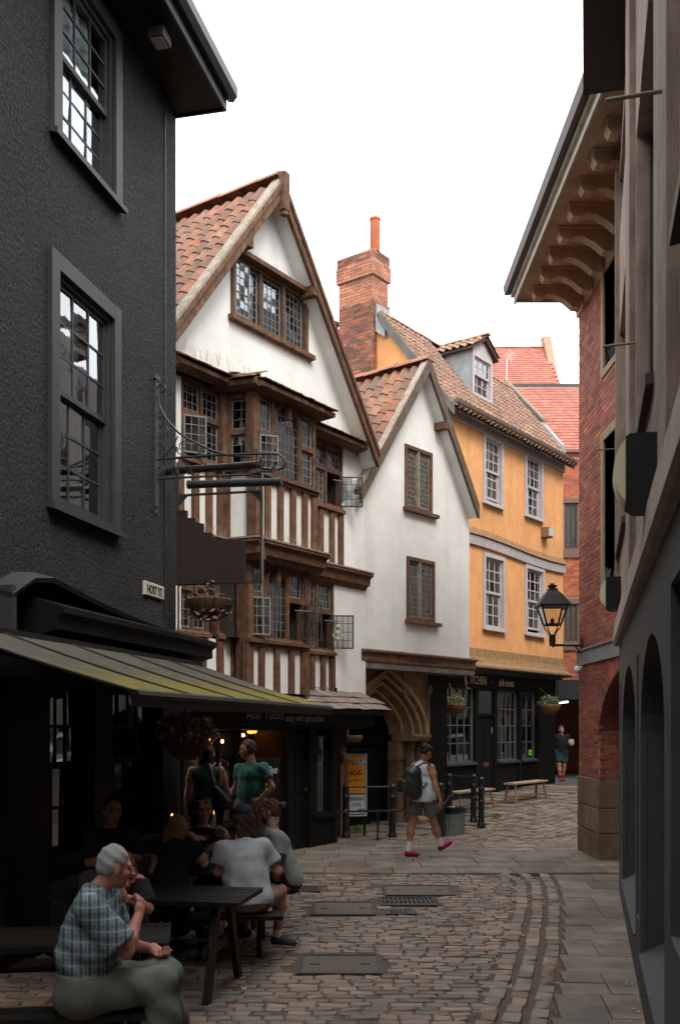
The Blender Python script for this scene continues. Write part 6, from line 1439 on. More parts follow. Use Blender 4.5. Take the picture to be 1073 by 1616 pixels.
# end (far) corner return and arch reveal bricks
RV = Fr(BX, YA, 1, 0, 1)
wall_blocks(RV, rb, 'brick', .012, .42, 1.24, 2.45, .012, .075, .225, BM5, None, th=.05, gap=.011, vary=0, limit=120)
for z0, z1 in ((0, .42), (.42, .80), (.80, 1.24)):
    for a, c in (((YA, YA+.50), (YA+.50, Y1)) if z0 != .42 else ((YA, YA+.80), (YA+.80, Y1))):
        b = MB(); b.ebox(BF2, a+.004, c-.004, -.2, .03, z0+.004, z1-.004, .012); b.build('stone_block', TAN, rb)
    b = MB(); b.ebox(RV, -.025, .46, -.2, .025, z0+.004, z1-.004, .012); b.build('stone_block', TAN, rb)
# brick arch ring: voussoirs from the springing at YA
for i in range(20):
    a0 = math.radians(3+i*4.2); R0, R1 = 1.9, 2.18; cy, cz = YA-1.88, 1.75
    q = MB(); pp = [(cy+r*math.cos(a)*1.0, cz+r*math.sin(a)*.62) for r, a in ((R0, a0), (R1, a0), (R1, a0+.064), (R0, a0+.064))]
    q.prism(BF2, pp, -.1, .016+random.uniform(0, .004)); q.build('voussoir', RB, rb)
b = MB(); n = 18; cy, cz = YA-1.88, 1.75
V = []
for i in range(n+1):
    a = math.radians(90*i/n); V += [BF2.w(cy+1.9*math.cos(a), .003, cz+1.9*math.sin(a)*.62), BF2.w(cy+1.9*math.cos(a), -.45, cz+1.9*math.sin(a)*.62), BF2.w(cy+2.2*math.cos(a), .003, 3.05)]
b.add(V, [(3*i, 3*i+3, 3*i+4, 3*i+1) for i in range(n)]+[(3*i, 3*i+3, 3*i+5, 3*i+2) for i in range(n)]); b.build('arch_soffit', RB, rb, fix=False)
b = MB(); b.add([(BX+.5, 9.5, 0), (BX+.5, YA, 0), (BX+.5, YA, 3), (BX+.5, 9.5, 3)], [(0, 1, 2, 3)]); b.build('doorway_back', DARKP, rb, fix=False)
b = MB(); b.box(BF2, 14.35, 14.5, -.48, -.3, 0, 2.5); b.box(BF2, 12.9, 13.0, -.48, -.3, 0, 2.5); b.box(BF2, 13.0, 14.35, -.47, -.3, 0, .35); o = b.build('shop_door', DARKP, rb); pane(BF2, o, 13.0, 14.35, .35, 2.5, -.40)
# painted band, CCTV camera
b = MB(); b.run(BF2, [(0, 3.02), (.035, 3.02), (.035, 3.24), (.06, 3.25), (.06, 3.27), (0, 3.29)], 9.5, Y1+.02); b.build('painted_band', mat('grey_band_paint', (.26, .27, .265), (.20, .21, .205), sc=5, rough=.7), rb)
cc = thing('security_camera', (BX-.12, 15.9, 2.88), 'small white domed security camera below the grey band on the brick corner', 'camera')
b = MB(); b.tube([(BX, 15.95, 2.98), (BX-.10, 15.92, 2.97)], .03, 8); b.build('mount', mat('off_white_plastic', (.6, .6, .58), rough=.5), cc); b = MB(); b.tube([(BX-.10, 15.92, 2.96), (BX-.13, 15.78, 2.93)], .055, 10); b.ell((BX-.13, 15.78, 2.93), (.05, .05, .05)); b.build('housing', mat('off_white_plastic', (.6, .6, .58)), cc, sm=True)
# windows with stone surrounds
for w in (wz1, wz2):
    b = MB(); frame_box(b, BF2, yw[0]-.13, yw[1]+.13, w[0]-.10, w[1]+.12, -.28, .03, .13, .10, .12); o = b.build('stone_surround', mat('tan_surround', (.36, .25, .15), (.28, .19, .11), sc=4, rough=.85, bump=(12, .3, .006)), rb)
    b = MB(); frame_box(b, BF2, yw[0], yw[1], w[0], w[1], -.26, -.18, .06); o2 = b.build('window', BLK, rb); pane(BF2, o2, yw[0]+.06, yw[1]-.06, w[0]+.06, w[1]-.06, -.22); room(BF2, o2, yw[0], yw[1], -.3, w[0], w[1], .8)
spikes(BF2, rb, yw[0], yw[1], .05, wz1[0], 20, .14); spikes(BF2, rb, yw[0]-.1, yw[1], .05, wz2[0]+.0, 40, .16)
# bracketed eaves
EO = 1.02
b = MB(); b.box(BF2, 10.7, Y1+.02, -.2, EO, ZS, ZS+.05); b.build('eaves_boarding', TPT, rb)
b = MB(); b.box(BF2, 10.7, Y1+.10, EO, EO+.03, ZS-.05, ZS+.12); b.box(BF2, 10.7, Y1+.10, EO+.03, EO+.08, ZS+.06, ZS+.16); b.box(BF2, Y1+.02, Y1+.06, -.3, EO, ZS-.04, ZS+.12); b.build('fascia', mat('cream_fascia', (.50, .46, .38), (.38, .34, .27), sc=6, rough=.7), rb)
b = MB(); b.run(BF2, [(EO+.08, ZS+.12), (EO+.17, ZS+.11), (EO+.20, ZS+.24), (EO+.08, ZS+.24)], 10.7, Y1+.14); b.build('gutter', mat('brown_gutter2', (.10, .08, .07), rough=.6), rb)
b = MB(); b.run(BF2, [(0, ZS-.30), (.04, ZS-.30), (.05, ZS-.20), (.09, ZS-.12), (.09, ZS-.02), (0, ZS)], 9, Y1+.03); b.build('wall_moulding', TPT, rb)
y = Y1-.42
while y > 10.9:
    b = MB(); w = .085
    top = [(.05, ZS-.001), (.86, ZS-.001), (.86, ZS-.035), (.05, ZS-.035)]
    b.run(BF2, [(.09, ZS-.036), (.84, ZS-.036), (.84, ZS-.12), (.80, ZS-.18), (.70, ZS-.19), (.62, ZS-.14), (.50, ZS-.15), (.36, ZS-.22), (.22, ZS-.34), (.09, ZS-.36)], y-w, y+w)
    b.run(BF2, top, y-w-.035, y+w+.035); b.build('eaves_bracket', TPT, rb); y -= .62
b = MB(); b.add([(BX-EO-.12, 10.8, ZS+.2), (BX-EO-.12, Y1+.15, ZS+.2), (BX+3, Y1+.15, ZS+2.8), (BX+3, 10.8, ZS+2.8)], [(0, 1, 2, 3)]); b.add([(BX-EO-.12, Y1+.14, ZS+.2), (BX+3, Y1+.14, ZS+2.8), (BX+3, Y1+.14, ZS)], [(0, 1, 2)]); b.build('roof', mat('dark_slate', (.06, .062, .068)), rb, fix=False)
# ---- lantern on the corner
lp = thing('wall_lantern', (BX-.49, 15.95, 2.9), 'black tapered Victorian street lantern on an iron arm at the red brick corner', 'street lamp')
lc = at(871, 1003, 15.95); X, Yl = lc.x, 15.95; zz = lambda py: CH+(PHY-py)/FPX*Yl
LI = mat('lantern_black', (.012, .012, .013), (.022, .022, .023), sc=20, rough=.45, bump=(60, .3, .002), spec=.5)
b = MB(); b.tube([(X, Yl, zz(1018)-.02), (X+.05, Yl, zz(1018)), (BX-.02, Yl, zz(1018.5))], .022, 8); b.box(WORLD, BX-.035, BX-.001, Yl-.04, Yl+.04, zz(1032), zz(1008)); b.bar((BX-.14, Yl, zz(1018)), (BX-.02, Yl, zz(1032)), .02); b.build('arm', LI, lp)
b = MB(); b.lathe((X, Yl, zz(1020)), [(.02, 0), (.05, .01), (.045, .05), (.055, .07), (.05, .15), (.058, .17), (.04, .19), (.0, .19)], 12); b.build('socket', LI, lp, sm=True)
zb_, zt__ = zz(986), zz(957); r0, r1 = .115, .205
b = MB()
for sx, sy in ((-1, -1), (1, -1), (1, 1), (-1, 1)):
    b.bar((X+sx*r0, Yl+sy*r0, zb_), (X+sx*r1, Yl+sy*r1, zt__+.0), .022); b.tube([(X+sx*.035, Yl+sy*.035, zz(1003)), (X+sx*.06, Yl+sy*.06, zz(997)), (X+sx*.10, Yl+sy*.10, zz(992)), (X+sx*r0, Yl+sy*r0, zb_)], .010, 5)
for k, (r, z) in enumerate(((r0, zb_), (r1, zt__))):
    for (a, c) in (((-1, -1), (1, -1)), ((1, -1), (1, 1)), ((1, 1), (-1, 1)), ((-1, 1), (-1, -1))): b.bar((X+a[0]*r, Yl+a[1]*r, z), (X+c[0]*r, Yl+c[1]*r, z), .024)
b.build('cage', LI, lp)
lg = glass('lantern_glass', (.93, .93, .9), .04, .02)
for (a, c) in (((-1, -1), (1, -1)), ((1, -1), (1, 1)), ((1, 1), (-1, 1)), ((-1, 1), (-1, -1))):
    q = MB(); q.add([(X+a[0]*r0, Yl+a[1]*r0, zb_), (X+c[0]*r0, Yl+c[1]*r0, zb_), (X+c[0]*r1, Yl+c[1]*r1, zt__), (X+a[0]*r1, Yl+a[1]*r1, zt__)], [(0, 1, 2, 3)]); q.build('pane', lg, lp, fix=False)
b = MB()
def sq(r, z): return [(X-r, Yl-r, z), (X+r, Yl-r, z), (X+r, Yl+r, z), (X-r, Yl+r, z)]
lv = [(r1+.04, zt__-.01), (r1+.045, zt__+.015), (r1*.62, zz(938)), (.075, zz(932)), (.075, zz(929.5))]
for (ra, za), (rc, zc2) in zip(lv, lv[1:]): b.hexa(sq(ra, za)+sq(rc, zc2))
b.build('hood', LI, lp)
b = MB(); b.lathe((X, Yl, zz(930)), [(.06, 0), (.05, .02), (.075, .045), (.08, .06), (.03, .075), (.045, .09), (0, .10)], 12); b.build('finial', LI, lp, sm=True)
b = MB(); b.tube([(X, Yl, zb_), (X, Yl, zb_+.10)], .03, 8); b.build('burner', LI, lp)
# ================================================================ RIGHT NEAR: grey building with timber-like piers
RF = Fr(.40, 0, .248, 1, -1); RU = RF.U
gr = thing('grey_arcade_building', RF.w(6, -2, 0), 'grey-brown building with arched recesses and bulkhead lamps running along the right edge', 'building')
RG = mat('grained_buff_stone', (.36, .27, .21), (.25, .18, .14), sc=3, rough=.85, bump=(14, .6, .012, (3, 3, .25)), streak=((.13, .09, .07), .85, (12, 12, .8)), dirt=(.14, .10, .08), dsc=1.2)
DG = mat('dark_grey_masonry_paint', (.075, .076, .077), (.062, .061, .059), sc=3, rough=.75, bump=(24, .4, .008), streak=((.085, .07, .058), .5, (4, 4, .4)), spec=.3)
RE = 12.45; RZ = 8.74
opn = [(RF_u, RF_u+2.05, 4.12, 6.75) for RF_u in (10.25, 6.1, 2.2, -2.0, -6.0)]; opn2 = [(a, c, 7.9, 8.6) for a, c, _, _ in opn]
b = MB(); holes_wall(b, RF, -9, RE, 3.30, RZ, opn+opn2, 0, .22); b.add([RF.w(RE, 0, 0), RF.w(RE, -5, 0), RF.w(RE, -5, RZ), RF.w(RE, 0, RZ)], [(0, 1, 2, 3)]); b.build('upper_wall', RG, gr, fix=False)
for w in opn+opn2:
    b = MB(); frame_box(b, RF, w[0], w[1], w[2], w[3], -.20, -.10, .09); b.box(RF, (w[0]+w[1])/2-.04, (w[0]+w[1])/2+.04, -.19, -.11, w[2]+.09, w[3]-.09); o = b.build('window', BLK, gr)
    if w[3] < 8: b = MB(); b.run(RF, [(-.2, w[2]), (.05, w[2]-.05), (.05, w[2]+.02), (-.2, w[2]+.08)], w[0]-.05, w[1]+.05); b.build('sill', mat('dark_sill', (.05, .045, .04), rough=.7), o)
    pane(RF, o, w[0]+.09, w[1]-.09, w[2]+.09, w[3]-.09, -.16, glass('dark_tint_glass', (.3, .3, .3), .03, .06, .8)); room(RF, o, w[0]+.01, w[1]-.01, -.22, w[2], w[3], .5)
b = MB()
for a, c in ((8.3, 9.1), (4.45, 5.0), (12.3, 12.45), (.5, 1.3)): b = MB(); b.box(RF, a, c, 0, .05, 3.32, RZ); b.build('pilaster_strip', RG, gr)
b = MB(); b.run(RF, [(-.1, RZ-.0), (.42, RZ), (.42, RZ+.42), (-.1, RZ+.5)], -9, 10.75); b.build('eaves_box', mat('brown_black_eaves', (.022, .018, .015), rough=.6), gr)
b = MB(); b.add([RF.w(-9, .42, RZ+.28), RF.w(10.7, .42, RZ+.28), RF.w(10.7, -4.5, RZ+2.0), RF.w(-9, -4.5, RZ+2.6)], [(0, 1, 2, 3)]); b.add([RF.w(10.7, .42, RZ+.28), RF.w(10.7, -5, RZ+.28), RF.w(10.7, -4.5, RZ+2.0)], [(0, 1, 2)]); b.build('roof', mat('dark_slate', (.06, .062, .068)), gr, fix=False)
b = MB(); b.run(RF, [(0, 3.02), (.05, 3.02), (.075, 3.05), (.06, 3.29), (0, 3.34)], -9, RE+.04); b.build('sloping_band', mat('pinkish_band', (.42, .32, .265), (.33, .25, .205), sc=3, rough=.8, bump=(10, .3, .008), streak=((.15, .12, .11), .6, (2, 2, 2))), gr)
# ground floor with arched recesses
arches = [(8.35, 11.3, .34), (5.25, 7.55, .36), (-.6, 2.6, .36)]
b = MB()
hol = [(a, c, s, 2.62) for a, c, s in arches]
pan = [(11.75, 12.1, .5, 2.55), (7.8, 8.12, .55, 2.60), (4.05, 4.85, 1.05, 2.72), (2.9, 3.7, 1.05, 2.72)]
holes_wall(b, RF, -9, RE, -.05, 3.03, hol+pan, 0, .05)
for a, c, s in arches:       # spandrels: fill the square head down to a round arch
    m, h = (a+c)/2, (c-a)/2; n = 14; rise = .62
    for i in range(n):
        t0, t1 = math.pi*i/n, math.pi*(i+1)/n; f = lambda t: (m-h*math.cos(t), 2.62-rise+rise*math.sin(t))
        (u0, z0), (u1, z1) = f(t0), f(t1)
        b.add([RF.w(u0, -.001, z0), RF.w(u1, -.001, z1), RF.w(u1, -.001, 2.62), RF.w(u0, -.001, 2.62)], [(0, 1, 2, 3)]); b.add([RF.w(u0, -.001, z0), RF.w(u1, -.001, z1), RF.w(u1, -.38, z1), RF.w(u0, -.38, z0)], [(0, 1, 2, 3)])
    b.add([RF.w(a, -.04, s), RF.w(a, -.38, s), RF.w(a, -.38, 2.1), RF.w(a, -.04, 2.1)], [(0, 1, 2, 3)]); b.add([RF.w(c, -.04, s), RF.w(c, -.38, s), RF.w(c, -.38, 2.1), RF.w(c, -.04, 2.1)], [(0, 1, 2, 3)])
b.build('ground_wall', DG, gr, fix=False)
for a, c, s in arches:
    q = MB(); q.run(RF, [(-.40, s), (.015, s-.02), (.015, s+.0), (-.40, s+.22)], a+.004, c-.004); q.build('sloping_sill', mat('grey_sill', (.07, .073, .077), (.055, .057, .06), sc=4, rough=.7, bump=(20, .3, .006)), gr)
    q = MB(); q.add([RF.w(a, -.38, s), RF.w(c, -.38, s), RF.w(c, -.38, 2.65), RF.w(a, -.38, 2.65)], [(0, 1, 2, 3)]); q.build('recess_back', mat('recess_shutter', (.012, .012, .013), (.018, .018, .018), sc=6, rough=.7), gr, fix=False)
for a, c, s, t in pan:
    q = MB(); q.add([RF.w(a, -.05, s), RF.w(c, -.05, s), RF.w(c, -.05, t), RF.w(a, -.05, t)], [(0, 1, 2, 3)]); q.build('recessed_panel', mat('slate_grey_panel', (.07, .075, .075), (.05, .05, .05), sc=3, rough=.8, bump=(16, .5, .012), streak=((.09, .07, .05), .5, (4, 4, .5))), gr, fix=False)
q = MB(); q.box(RF, 11.85, 12.0, -.05, .0, 1.75, 1.98); q.build('brass_plate', mat('dull_brass', (.25, .18, .07), rough=.5, metal=.5), gr)
# bulkhead lamps
def bulkhead(u, z, s, label):
    t = thing('bulkhead_lamp', RF.w(u, 0, z-s/2), label, 'wall lamp', 'bulkhead lamps on the grey building')
    b = MB(); b.run(RF, [(0, z-s*.5), (.12, z-s*.5), (.17, z-s*.42), (.17, z+s*.46), (.15, z+s*.5), (0, z+s*.5)], u-s*.32, u+s*.32); b.build('housing', BLK, t)
    b = MB(); n = 10; b.run(RF, [(.171, z-s*.4)]+[(.171+.065*math.sin(math.pi*k/n)**.7, z-s*.4+s*.84*k/n) for k in range(1, n)]+[(.171, z+s*.44)], u-s*.28, u+s*.28)
    b.build('diffuser', mat('yellowed_diffuser', (.75, .69, .47), (.66, .60, .40), sc=4, rough=.35), t, sm=35)
bulkhead(5.9, 3.50, .42, 'larger nearer black bulkhead lamp with yellowed lens on the right-hand wall'); bulkhead(11.9, 3.58, .38, 'smaller further black bulkhead lamp just above the end of the sloping band')
for i, (px, py, Lr) in enumerate(((1062, 141, .30), (1003, 541, .26), (971, 708, .26))):
    u, z = RF.uz(px, py, 0); b = MB(); b.tube([RF.w(u, 0, z), RF.w(u, Lr, z-.005)], .010, 6); b.build('rod', mat('brassy_rod', (.20, .17, .09), rough=.5, metal=.5), gr) 
b = MB(); b.tube([(BX, 15.5, 4.86), (BX-.22, 15.5, 4.86)], .008, 5); b.build('rod', mat('brassy_rod', (.2, .17, .09)), rb)
# ================================================================ buildings behind the camera, seen in the window reflections
def back_house(name, fr, u0, u1, h, m, label, wn, wh=(1.0, 1.5), depth=5, floors=3, ww=1.0):
    t = thing(name, fr.w((u0+u1)/2, -1, 0), label, 'building'); holes = []; fh = h/floors
    for k in range(floors):
        for i in range(wn):
            c = u0+(u1-u0)*(i+.5)/wn; holes.append((c-ww/2, c+ww/2, fh*k+.9, fh*k+.9+min(1.5, fh-1.3)))
    b = MB(); holes_wall(b, fr, u0, u1, 0, h, holes, 0, .15)
    b.add([fr.w(u0, 0, 0), fr.w(u0, -depth, 0), fr.w(u0, -depth, h), fr.w(u0, 0, h)], [(0, 1, 2, 3)]); b.add([fr.w(u1, 0, 0), fr.w(u1, -depth, 0), fr.w(u1, -depth, h), fr.w(u1, 0, h)], [(0, 1, 2, 3)]); b.add([fr.w(u0, 0, h), fr.w(u1, 0, h), fr.w(u1, -depth, h), fr.w(u0, -depth, h)], [(0, 1, 2, 3)])
    b.build('wall', m, t, fix=False)
    for q in holes:
        b = MB(); frame_box(b, fr, q[0], q[1], q[2], q[3], -.14, -.06, .07); b.box(fr, (q[0]+q[1])/2-.02, (q[0]+q[1])/2+.02, -.13, -.07, q[2], q[3]); o = b.build('window', LIL, t)
        b = MB(); b.add([fr.w(q[0], -.12, q[2]), fr.w(q[1], -.12, q[2]), fr.w(q[1], -.12, q[3]), fr.w(q[0], -.12, q[3])], [(0, 1, 2, 3)]); b.build('pane', mat('dark_window', (.02, .022, .025), rough=.1, spec=.6), o, fix=False)
back_house('rendered_house', Fr(-12, -10, 1, .0, -1), 0, 30, 11, mat('buff_render', (.30, .26, .21), (.22, .19, .15), sc=2, rough=.9), 'buff rendered house across the street behind the viewpoint', 9, floors=4)
back_house('office_building', Fr(11.5, 14, .1, 1, -1), 0, 24, 14.5, mat('grey_concrete', (.24, .225, .20), (.18, .17, .15), sc=2, rough=.9), 'grey office block facing the kitchen shop, reflected in the shop windows', 9, floors=5, ww=1.5)
# silver car parked opposite, reflected in the kitchen window
ca = thing('parked_car', (8.9, 25.6, .386), 'silver hatchback parked opposite the kitchen shop, seen in its window reflection', 'car')
cf = Fr(8.9, 25.6, .35, 1, 1); SIL = mat('silver_paint', (.5, .52, .54), rough=.25, metal=.6); b = MB()
prof = [(-2.1, .55), (-2.12, .95), (-1.9, 1.12), (-1.0, 1.22), (2.0, 1.18), (2.12, .9), (2.1, .5), (1.9, .42), (-1.9, .42)]
b.prism(cf, [(a, z+.0) for a, z in prof], -.88, .88); b.build('body', SIL, ca, sm=30)
b = MB(); n_ = [(-1.15, 1.2), (-.35, 1.66), (1.2, 1.70), (1.95, 1.2)]; b.prism(cf, [(a, z) for a, z in n_], -.74, .74); b.build('cabin_glass', mat('car_glass', (.01, .012, .014), rough=.08, spec=.8), ca)
b = MB(); b.prism(cf, [(-.42, 1.66), (-.3, 1.74), (1.15, 1.78), (1.3, 1.70)], -.72, .72); b.build('roof', SIL, ca)
for u in (-1.35, 1.35):
    for v in (-.86, .86):
        b = MB(); b.lathe(cf.w(u, v, .70), [(.0, -.1), (.32, -.1), (.33, 0), (.32, .1), (0, .1)], 20, axis=(cf.n[0], cf.n[1], 0)); w = b.build('wheel', mat('tyre', (.015, .015, .015), rough=.8), ca, sm=30)
# ================================================================ street furniture
DW = mat('dark_stained_wood', (.010, .008, .007), (.018, .014, .011), sc=9, rough=.5, bump=(30, .5, .006, (.2, 3, 3)), rand=.25, spec=.22)
def plank(fr, u0, u1, v0, v1, z0, z1, par, name, m=DW, up=(0, 0, 1)):
    b = MB(); e = .004
    b.box(fr, u0, u1, v0, v1, z0, z1, j=.0015); return b.build(name, m, par)
def picnic(fr, L, W, label, h=.75, seats=(1, 1), so=.62):
    t = thing('picnic_table', fr.w(0, 0, 0), label, 'picnic table', 'dark picnic tables outside the pub'); n = 6
    for i in range(n): a = -W/2+W*i/n; plank(fr, -L/2, L/2, a+.004, a+W/n-.004, h-.035, h, t, 'top_plank')
    for s in (-1, 1):
        u = s*(L/2-.22)
        for w in (-1, 1):
            b = MB(); b.bar(fr.w(u, w*.14, h-.04), fr.w(u, w*.40, 0.0), .045, .085); b.build('leg', DW, t)
        plank(fr, u-.05, u-.015, -W/2+.03, W/2-.03, h-.12, h-.037, t, 'cross_bearer')
        plank(fr, u-.055, u-.012, -so-.10 if seats[0] else -.35, so+.10 if seats[1] else .35, .33, .41, t, 'seat_bearer')
        b = MB(); b.bar(fr.w(u-s*.05, 0, .40), fr.w(u-s*.55, 0, h-.06), .04, .07); b.build('brace', DW, t)
    for k, w in enumerate((-1, 1)):
        if seats[k]:
            for q in (0, 1): plank(fr, -L/2, L/2, w*so-.13+q*.13+.004, w*so-.004+q*.13, .412, .447, t, 'seat_plank')
    return t
def FRa(x, y, deg): a = R_(deg); return Fr(x, y, math.cos(a), math.sin(a), -1)
tA = picnic(FRa(-1.42, 7.75, -11), 1.5, .72, 'long dark picnic table standing empty between the old man and the seated group', seats=(0, 0))
tB = picnic(FRa(-1.86, 6.12, 8), 1.6, .62, 'dark picnic table nearest the camera beside the old man', so=.60)
tC = picnic(FRa(-1.18, 9.1, 2), 1.35, .72, 'dark picnic table with drinks that the four young people sit around', so=.66)
# bench stools by the kitchen
PW = mat('pale_bench_wood', (.38, .28, .19), (.28, .19, .12), sc=9, rough=.7, bump=(30, .3, .004)); 
PWL = mat('bench_leg_wood', (.30, .16, .08), (.22, .11, .055), sc=9, rough=.7)
def bench(px, py, L, label):
    p = gnd(px, py); f = Fr(p[0], p[1], .75, 1); z = p[2]+.01
    t = thing('bench', (p[0], p[1], z), label, 'bench', 'pale wooden benches outside the kitchen')
    b = MB(); b.ebox(f, -L/2, L/2, -.15, .15, z+.43, z+.47, .005); b.build('seat', PW, t)
    for su in (-1, 1):
        for sv in (-1, 1): b = MB(); b.bar(f.w(su*(L/2-.14), sv*.09, z+.43), f.w(su*(L/2-.05), sv*.15, z), .045); b.build('leg', PWL, t)
        b = MB(); b.bar(f.w(su*(L/2-.09), -.12, z+.14), f.w(su*(L/2-.09), .12, z+.14), .03); b.build('rung', PWL, t)
    b = MB(); b.bar(f.w(-L/2+.09, 0, z+.14), f.w(L/2-.09, 0, z+.14), .035); b.build('stretcher', PWL, t)
bench(830, 1265, 1.75, 'pale wooden bench under the right-hand window and louvres of the kitchen shop')
bench(744, 1281, 1.65, 'pale wooden bench behind the bollards and dustbin, left of the shop door')
# bollards, rails
BO = mat('bollard_black', (.010, .010, .011), (.02, .02, .02), sc=20, rough=.4, bump=(60, .4, .002), spec=.5)
def bollard(px, py, h, label, half=True):
    p = gnd(px, py); t = thing('bollard', p, label, 'bollard', 'black cast iron bollards'); z = p[2]
    b = MB(); b.lathe((p[0], p[1], z), [(.085, 0), (.085, .06), (.07, .09), (.062, .12), (.058, h-.26), (.068, h-.24), (.068, h-.21), (.055, h-.19), (.052, h-.13), (.06, h-.12), (.06, h-.10), (.04, h-.085)], 14); b.build('post', BO, t, sm=30)
    b = MB(); b.ell((p[0], p[1], z+h-.045), (.066, .066, .058), 12, 8); b.build('ball_cap', BO, t, sm=True)
    if half: b = MB(); b.ell((p[0], p[1], z+h*.52), (.075, .075, .055), 12, 6); b.build('rail_boss', BO, t, sm=True)
    return p
pA = bollard(546, 1323, .97, 'leftmost bollard, in front of the brown plank and TO LET board')
pB = bollard(619, 1323, .97, 'bollard just behind the walking man with a rail running left')
pC = bollard(695, 1321, .98, 'bollard touching the left side of the dustbin')
pD = bollard(709, 1296, .97, 'bollard behind the dustbin')
pE = bollard(747, 1299, .98, 'second bollard from the right, directly beside the rightmost one')
pF = bollard(759, 1306, .98, 'rightmost bollard, in front of the bench by the kitchen door')
def rail(name, a, b_, z0, z1, r, label): q = MB(); q.tube([(a[0], a[1], a[2]+z0), (b_[0], b_[1], b_[2]+z1)], r, 8); tag(q.build(name, BO, sm=True), label, 'railing')
rail('handrail', pA, pB, .93, .93, .018, 'top iron rail between the two left bollards in front of the TO LET board')
rail('handrail', pD, pE, .93, .93, .018, 'top iron rail behind the dustbin to the second bollard from the right')
rail('handrail', pD, pE, .50, .50, .018, 'lower iron rail behind the dustbin to the second bollard from the right')
rail('handrail', pE, pF, .51, .51, .025, 'short iron link at mid height between the two rightmost bollards')
rail('handrail', pC, pD, .51, .51, .022, 'short iron link behind the dustbin at mid height')
# nearer low rail on a thin post
q0, q1 = gnd(480, 1334), gnd(642, 1327); t = thing('low_railing', ((q0[0]+q1[0])/2, (q0[1]+q1[1])/2, 0), 'low black railing with worn metal edge running from the cake shop to the walking man', 'railing')
b = MB(); b.bar((q0[0], q0[1], .56), (q1[0], q1[1], .55), .05, .035); b.build('top_rail', mat('worn_rail', (.03, .027, .025), (.12, .10, .085), sc=18, rough=.4, metal=.5), t)
p = gnd(596, 1328); b = MB(); b.tube([(p[0], p[1], 0), (p[0], p[1], .55)], .02, 8); b.build('post', mat('worn_rail', (0, 0, 0)), t)
# dustbin
p = gnd(716, 1318); t = thing('dustbin', p, 'ribbed galvanised dustbin lined with a black bag beside the bollards', 'dustbin')
GV = mat('galvanised_bin', (.27, .30, .29), (.20, .225, .22), sc=9, rough=.5, metal=.35, bump=(30, .2, .003), dirt=(.14, .13, .11), dsc=5)
b = MB(); n = 72; V = []; H = .49
for j, (z, r) in enumerate(((.0, .185), (.03, .19), (.05, .185), (H-.05, .205), (H-.02, .215), (H, .215))):
    for k in range(n): a = 2*math.pi*k/n; rr = r+(.007*(1 if k % 4 < 2 else -1) if 1 < j < 4 else 0); V.append((p[0]+rr*math.cos(a), p[1]+rr*math.sin(a), p[2]+z))
b.add(V, [(j*n+k, j*n+(k+1) % n, (j+1)*n+(k+1) % n, (j+1)*n+k) for j in range(5) for k in range(n)]+[tuple(range(n))]); b.build('body', GV, t, sm=25)
b = MB(); rs = random.Random(3); V = []; n = 28
for j, (z, r) in enumerate(((H-.07, .222), (H-.01, .228), (H+.035, .222), (H+.03, .19), (H-.05, .16), (H-.08, .0))):
    for k in range(n): a = 2*math.pi*k/n; rr = r*(1+rs.uniform(-.05, .05)) ; V.append((p[0]+rr*math.cos(a), p[1]+rr*math.sin(a), p[2]+z+rs.uniform(-.02, .02)))
b.add(V, [(j*n+k, j*n+(k+1) % n, (j+1)*n+(k+1) % n, (j+1)*n+k) for j in range(5) for k in range(n)]); b.build('bin_bag', mat('bin_liner', (.008, .008, .009), rough=.25, spec=.6), t, sm=True)
b = MB(); b.ell((p[0]-.02, p[1]-.05, p[2]+H+.03), (.04, .03, .03)); b.box(WORLD, p[0]-.10, p[0]-.03, p[1]-.02, p[1]+.03, p[2]+H-.02, p[2]+H+.04, j=.01); b.build('litter', mat('litter_mix', (.4, .2, .15), (.5, .45, .4), sc=20, rough=.8), t, kind='stuff')
# chalkboard
f = Fr(-1.13, 12.9, .80, 1); t = thing('chalkboard', f.w(0, 0, 0), 'tall black chalkboard of white handwriting leaning behind the standing man', 'sign')
b = MB(); b.box(f, -.05, .50, -.02, .02, .05, 1.62); b.build('board', BLK, t)
CH_ = mat('chalk', (.42, .44, .44), rough=.95)
for k, s in enumerate(('Coffee', 'Tea', 'Cakes', 'Waffles', 'Scones', 'Soup')): text(s, .15, f, .24, .022, 1.40-.22*k, CH_, t, shear=.3, rot=.08, name='chalk_writing')
# leaves, papers on the ground
LV = mat('fallen_leaf', (.3, .2, .08), pal=[(.35, .22, .07), (.25, .11, .05), (.5, .48, .42), (.4, .3, .12)], rough=.8)
b = MB(); rs = random.Random(5)
for k in range(170):
    if k < 70: y = rs.uniform(5.5, 13); x = wall_x(y)-abs(rs.gauss(0, .06))-.03
    elif k < 120: y = rs.uniform(6, 13.4); x = kerb_x(y)+rs.gauss(0, .04)
    else: y = rs.uniform(6.8, 19); x = rs.uniform(-.6, 3.2)
    s = rs.uniform(.008, .022); a = rs.uniform(0, 6.3); z = gz(y)+.036+rs.uniform(0, .006); c, si = math.cos(a)*s, math.sin(a)*s
    b.add([(x-c, y-si, z), (x+si*.5, y-c*.5, z+.004), (x+c, y+si, z), (x-si*.5, y+c*.5, z+.003)], [(0, 1, 2, 3)])
tag(b.build('leaf_litter', LV, kind='stuff', fix=False), 'small fallen leaves and scraps scattered along the wall and kerb', 'litter')
p = gnd(385, 1567); b = MB(); b.box(WORLD, p[0]-.018, p[0]+.018, p[1]-.015, p[1]+.015, .032, .038); tag(b.build('paper_scrap', mat('white_paper', (.65, .65, .63), rough=.8)), 'tiny white paper scrap on the cobbles right of the picnic table legs', 'paper')
WD = mat('weed_green', (.08, .14, .02), pal=[(.10, .18, .02), (.16, .22, .03), (.06, .10, .02)], rough=.8)
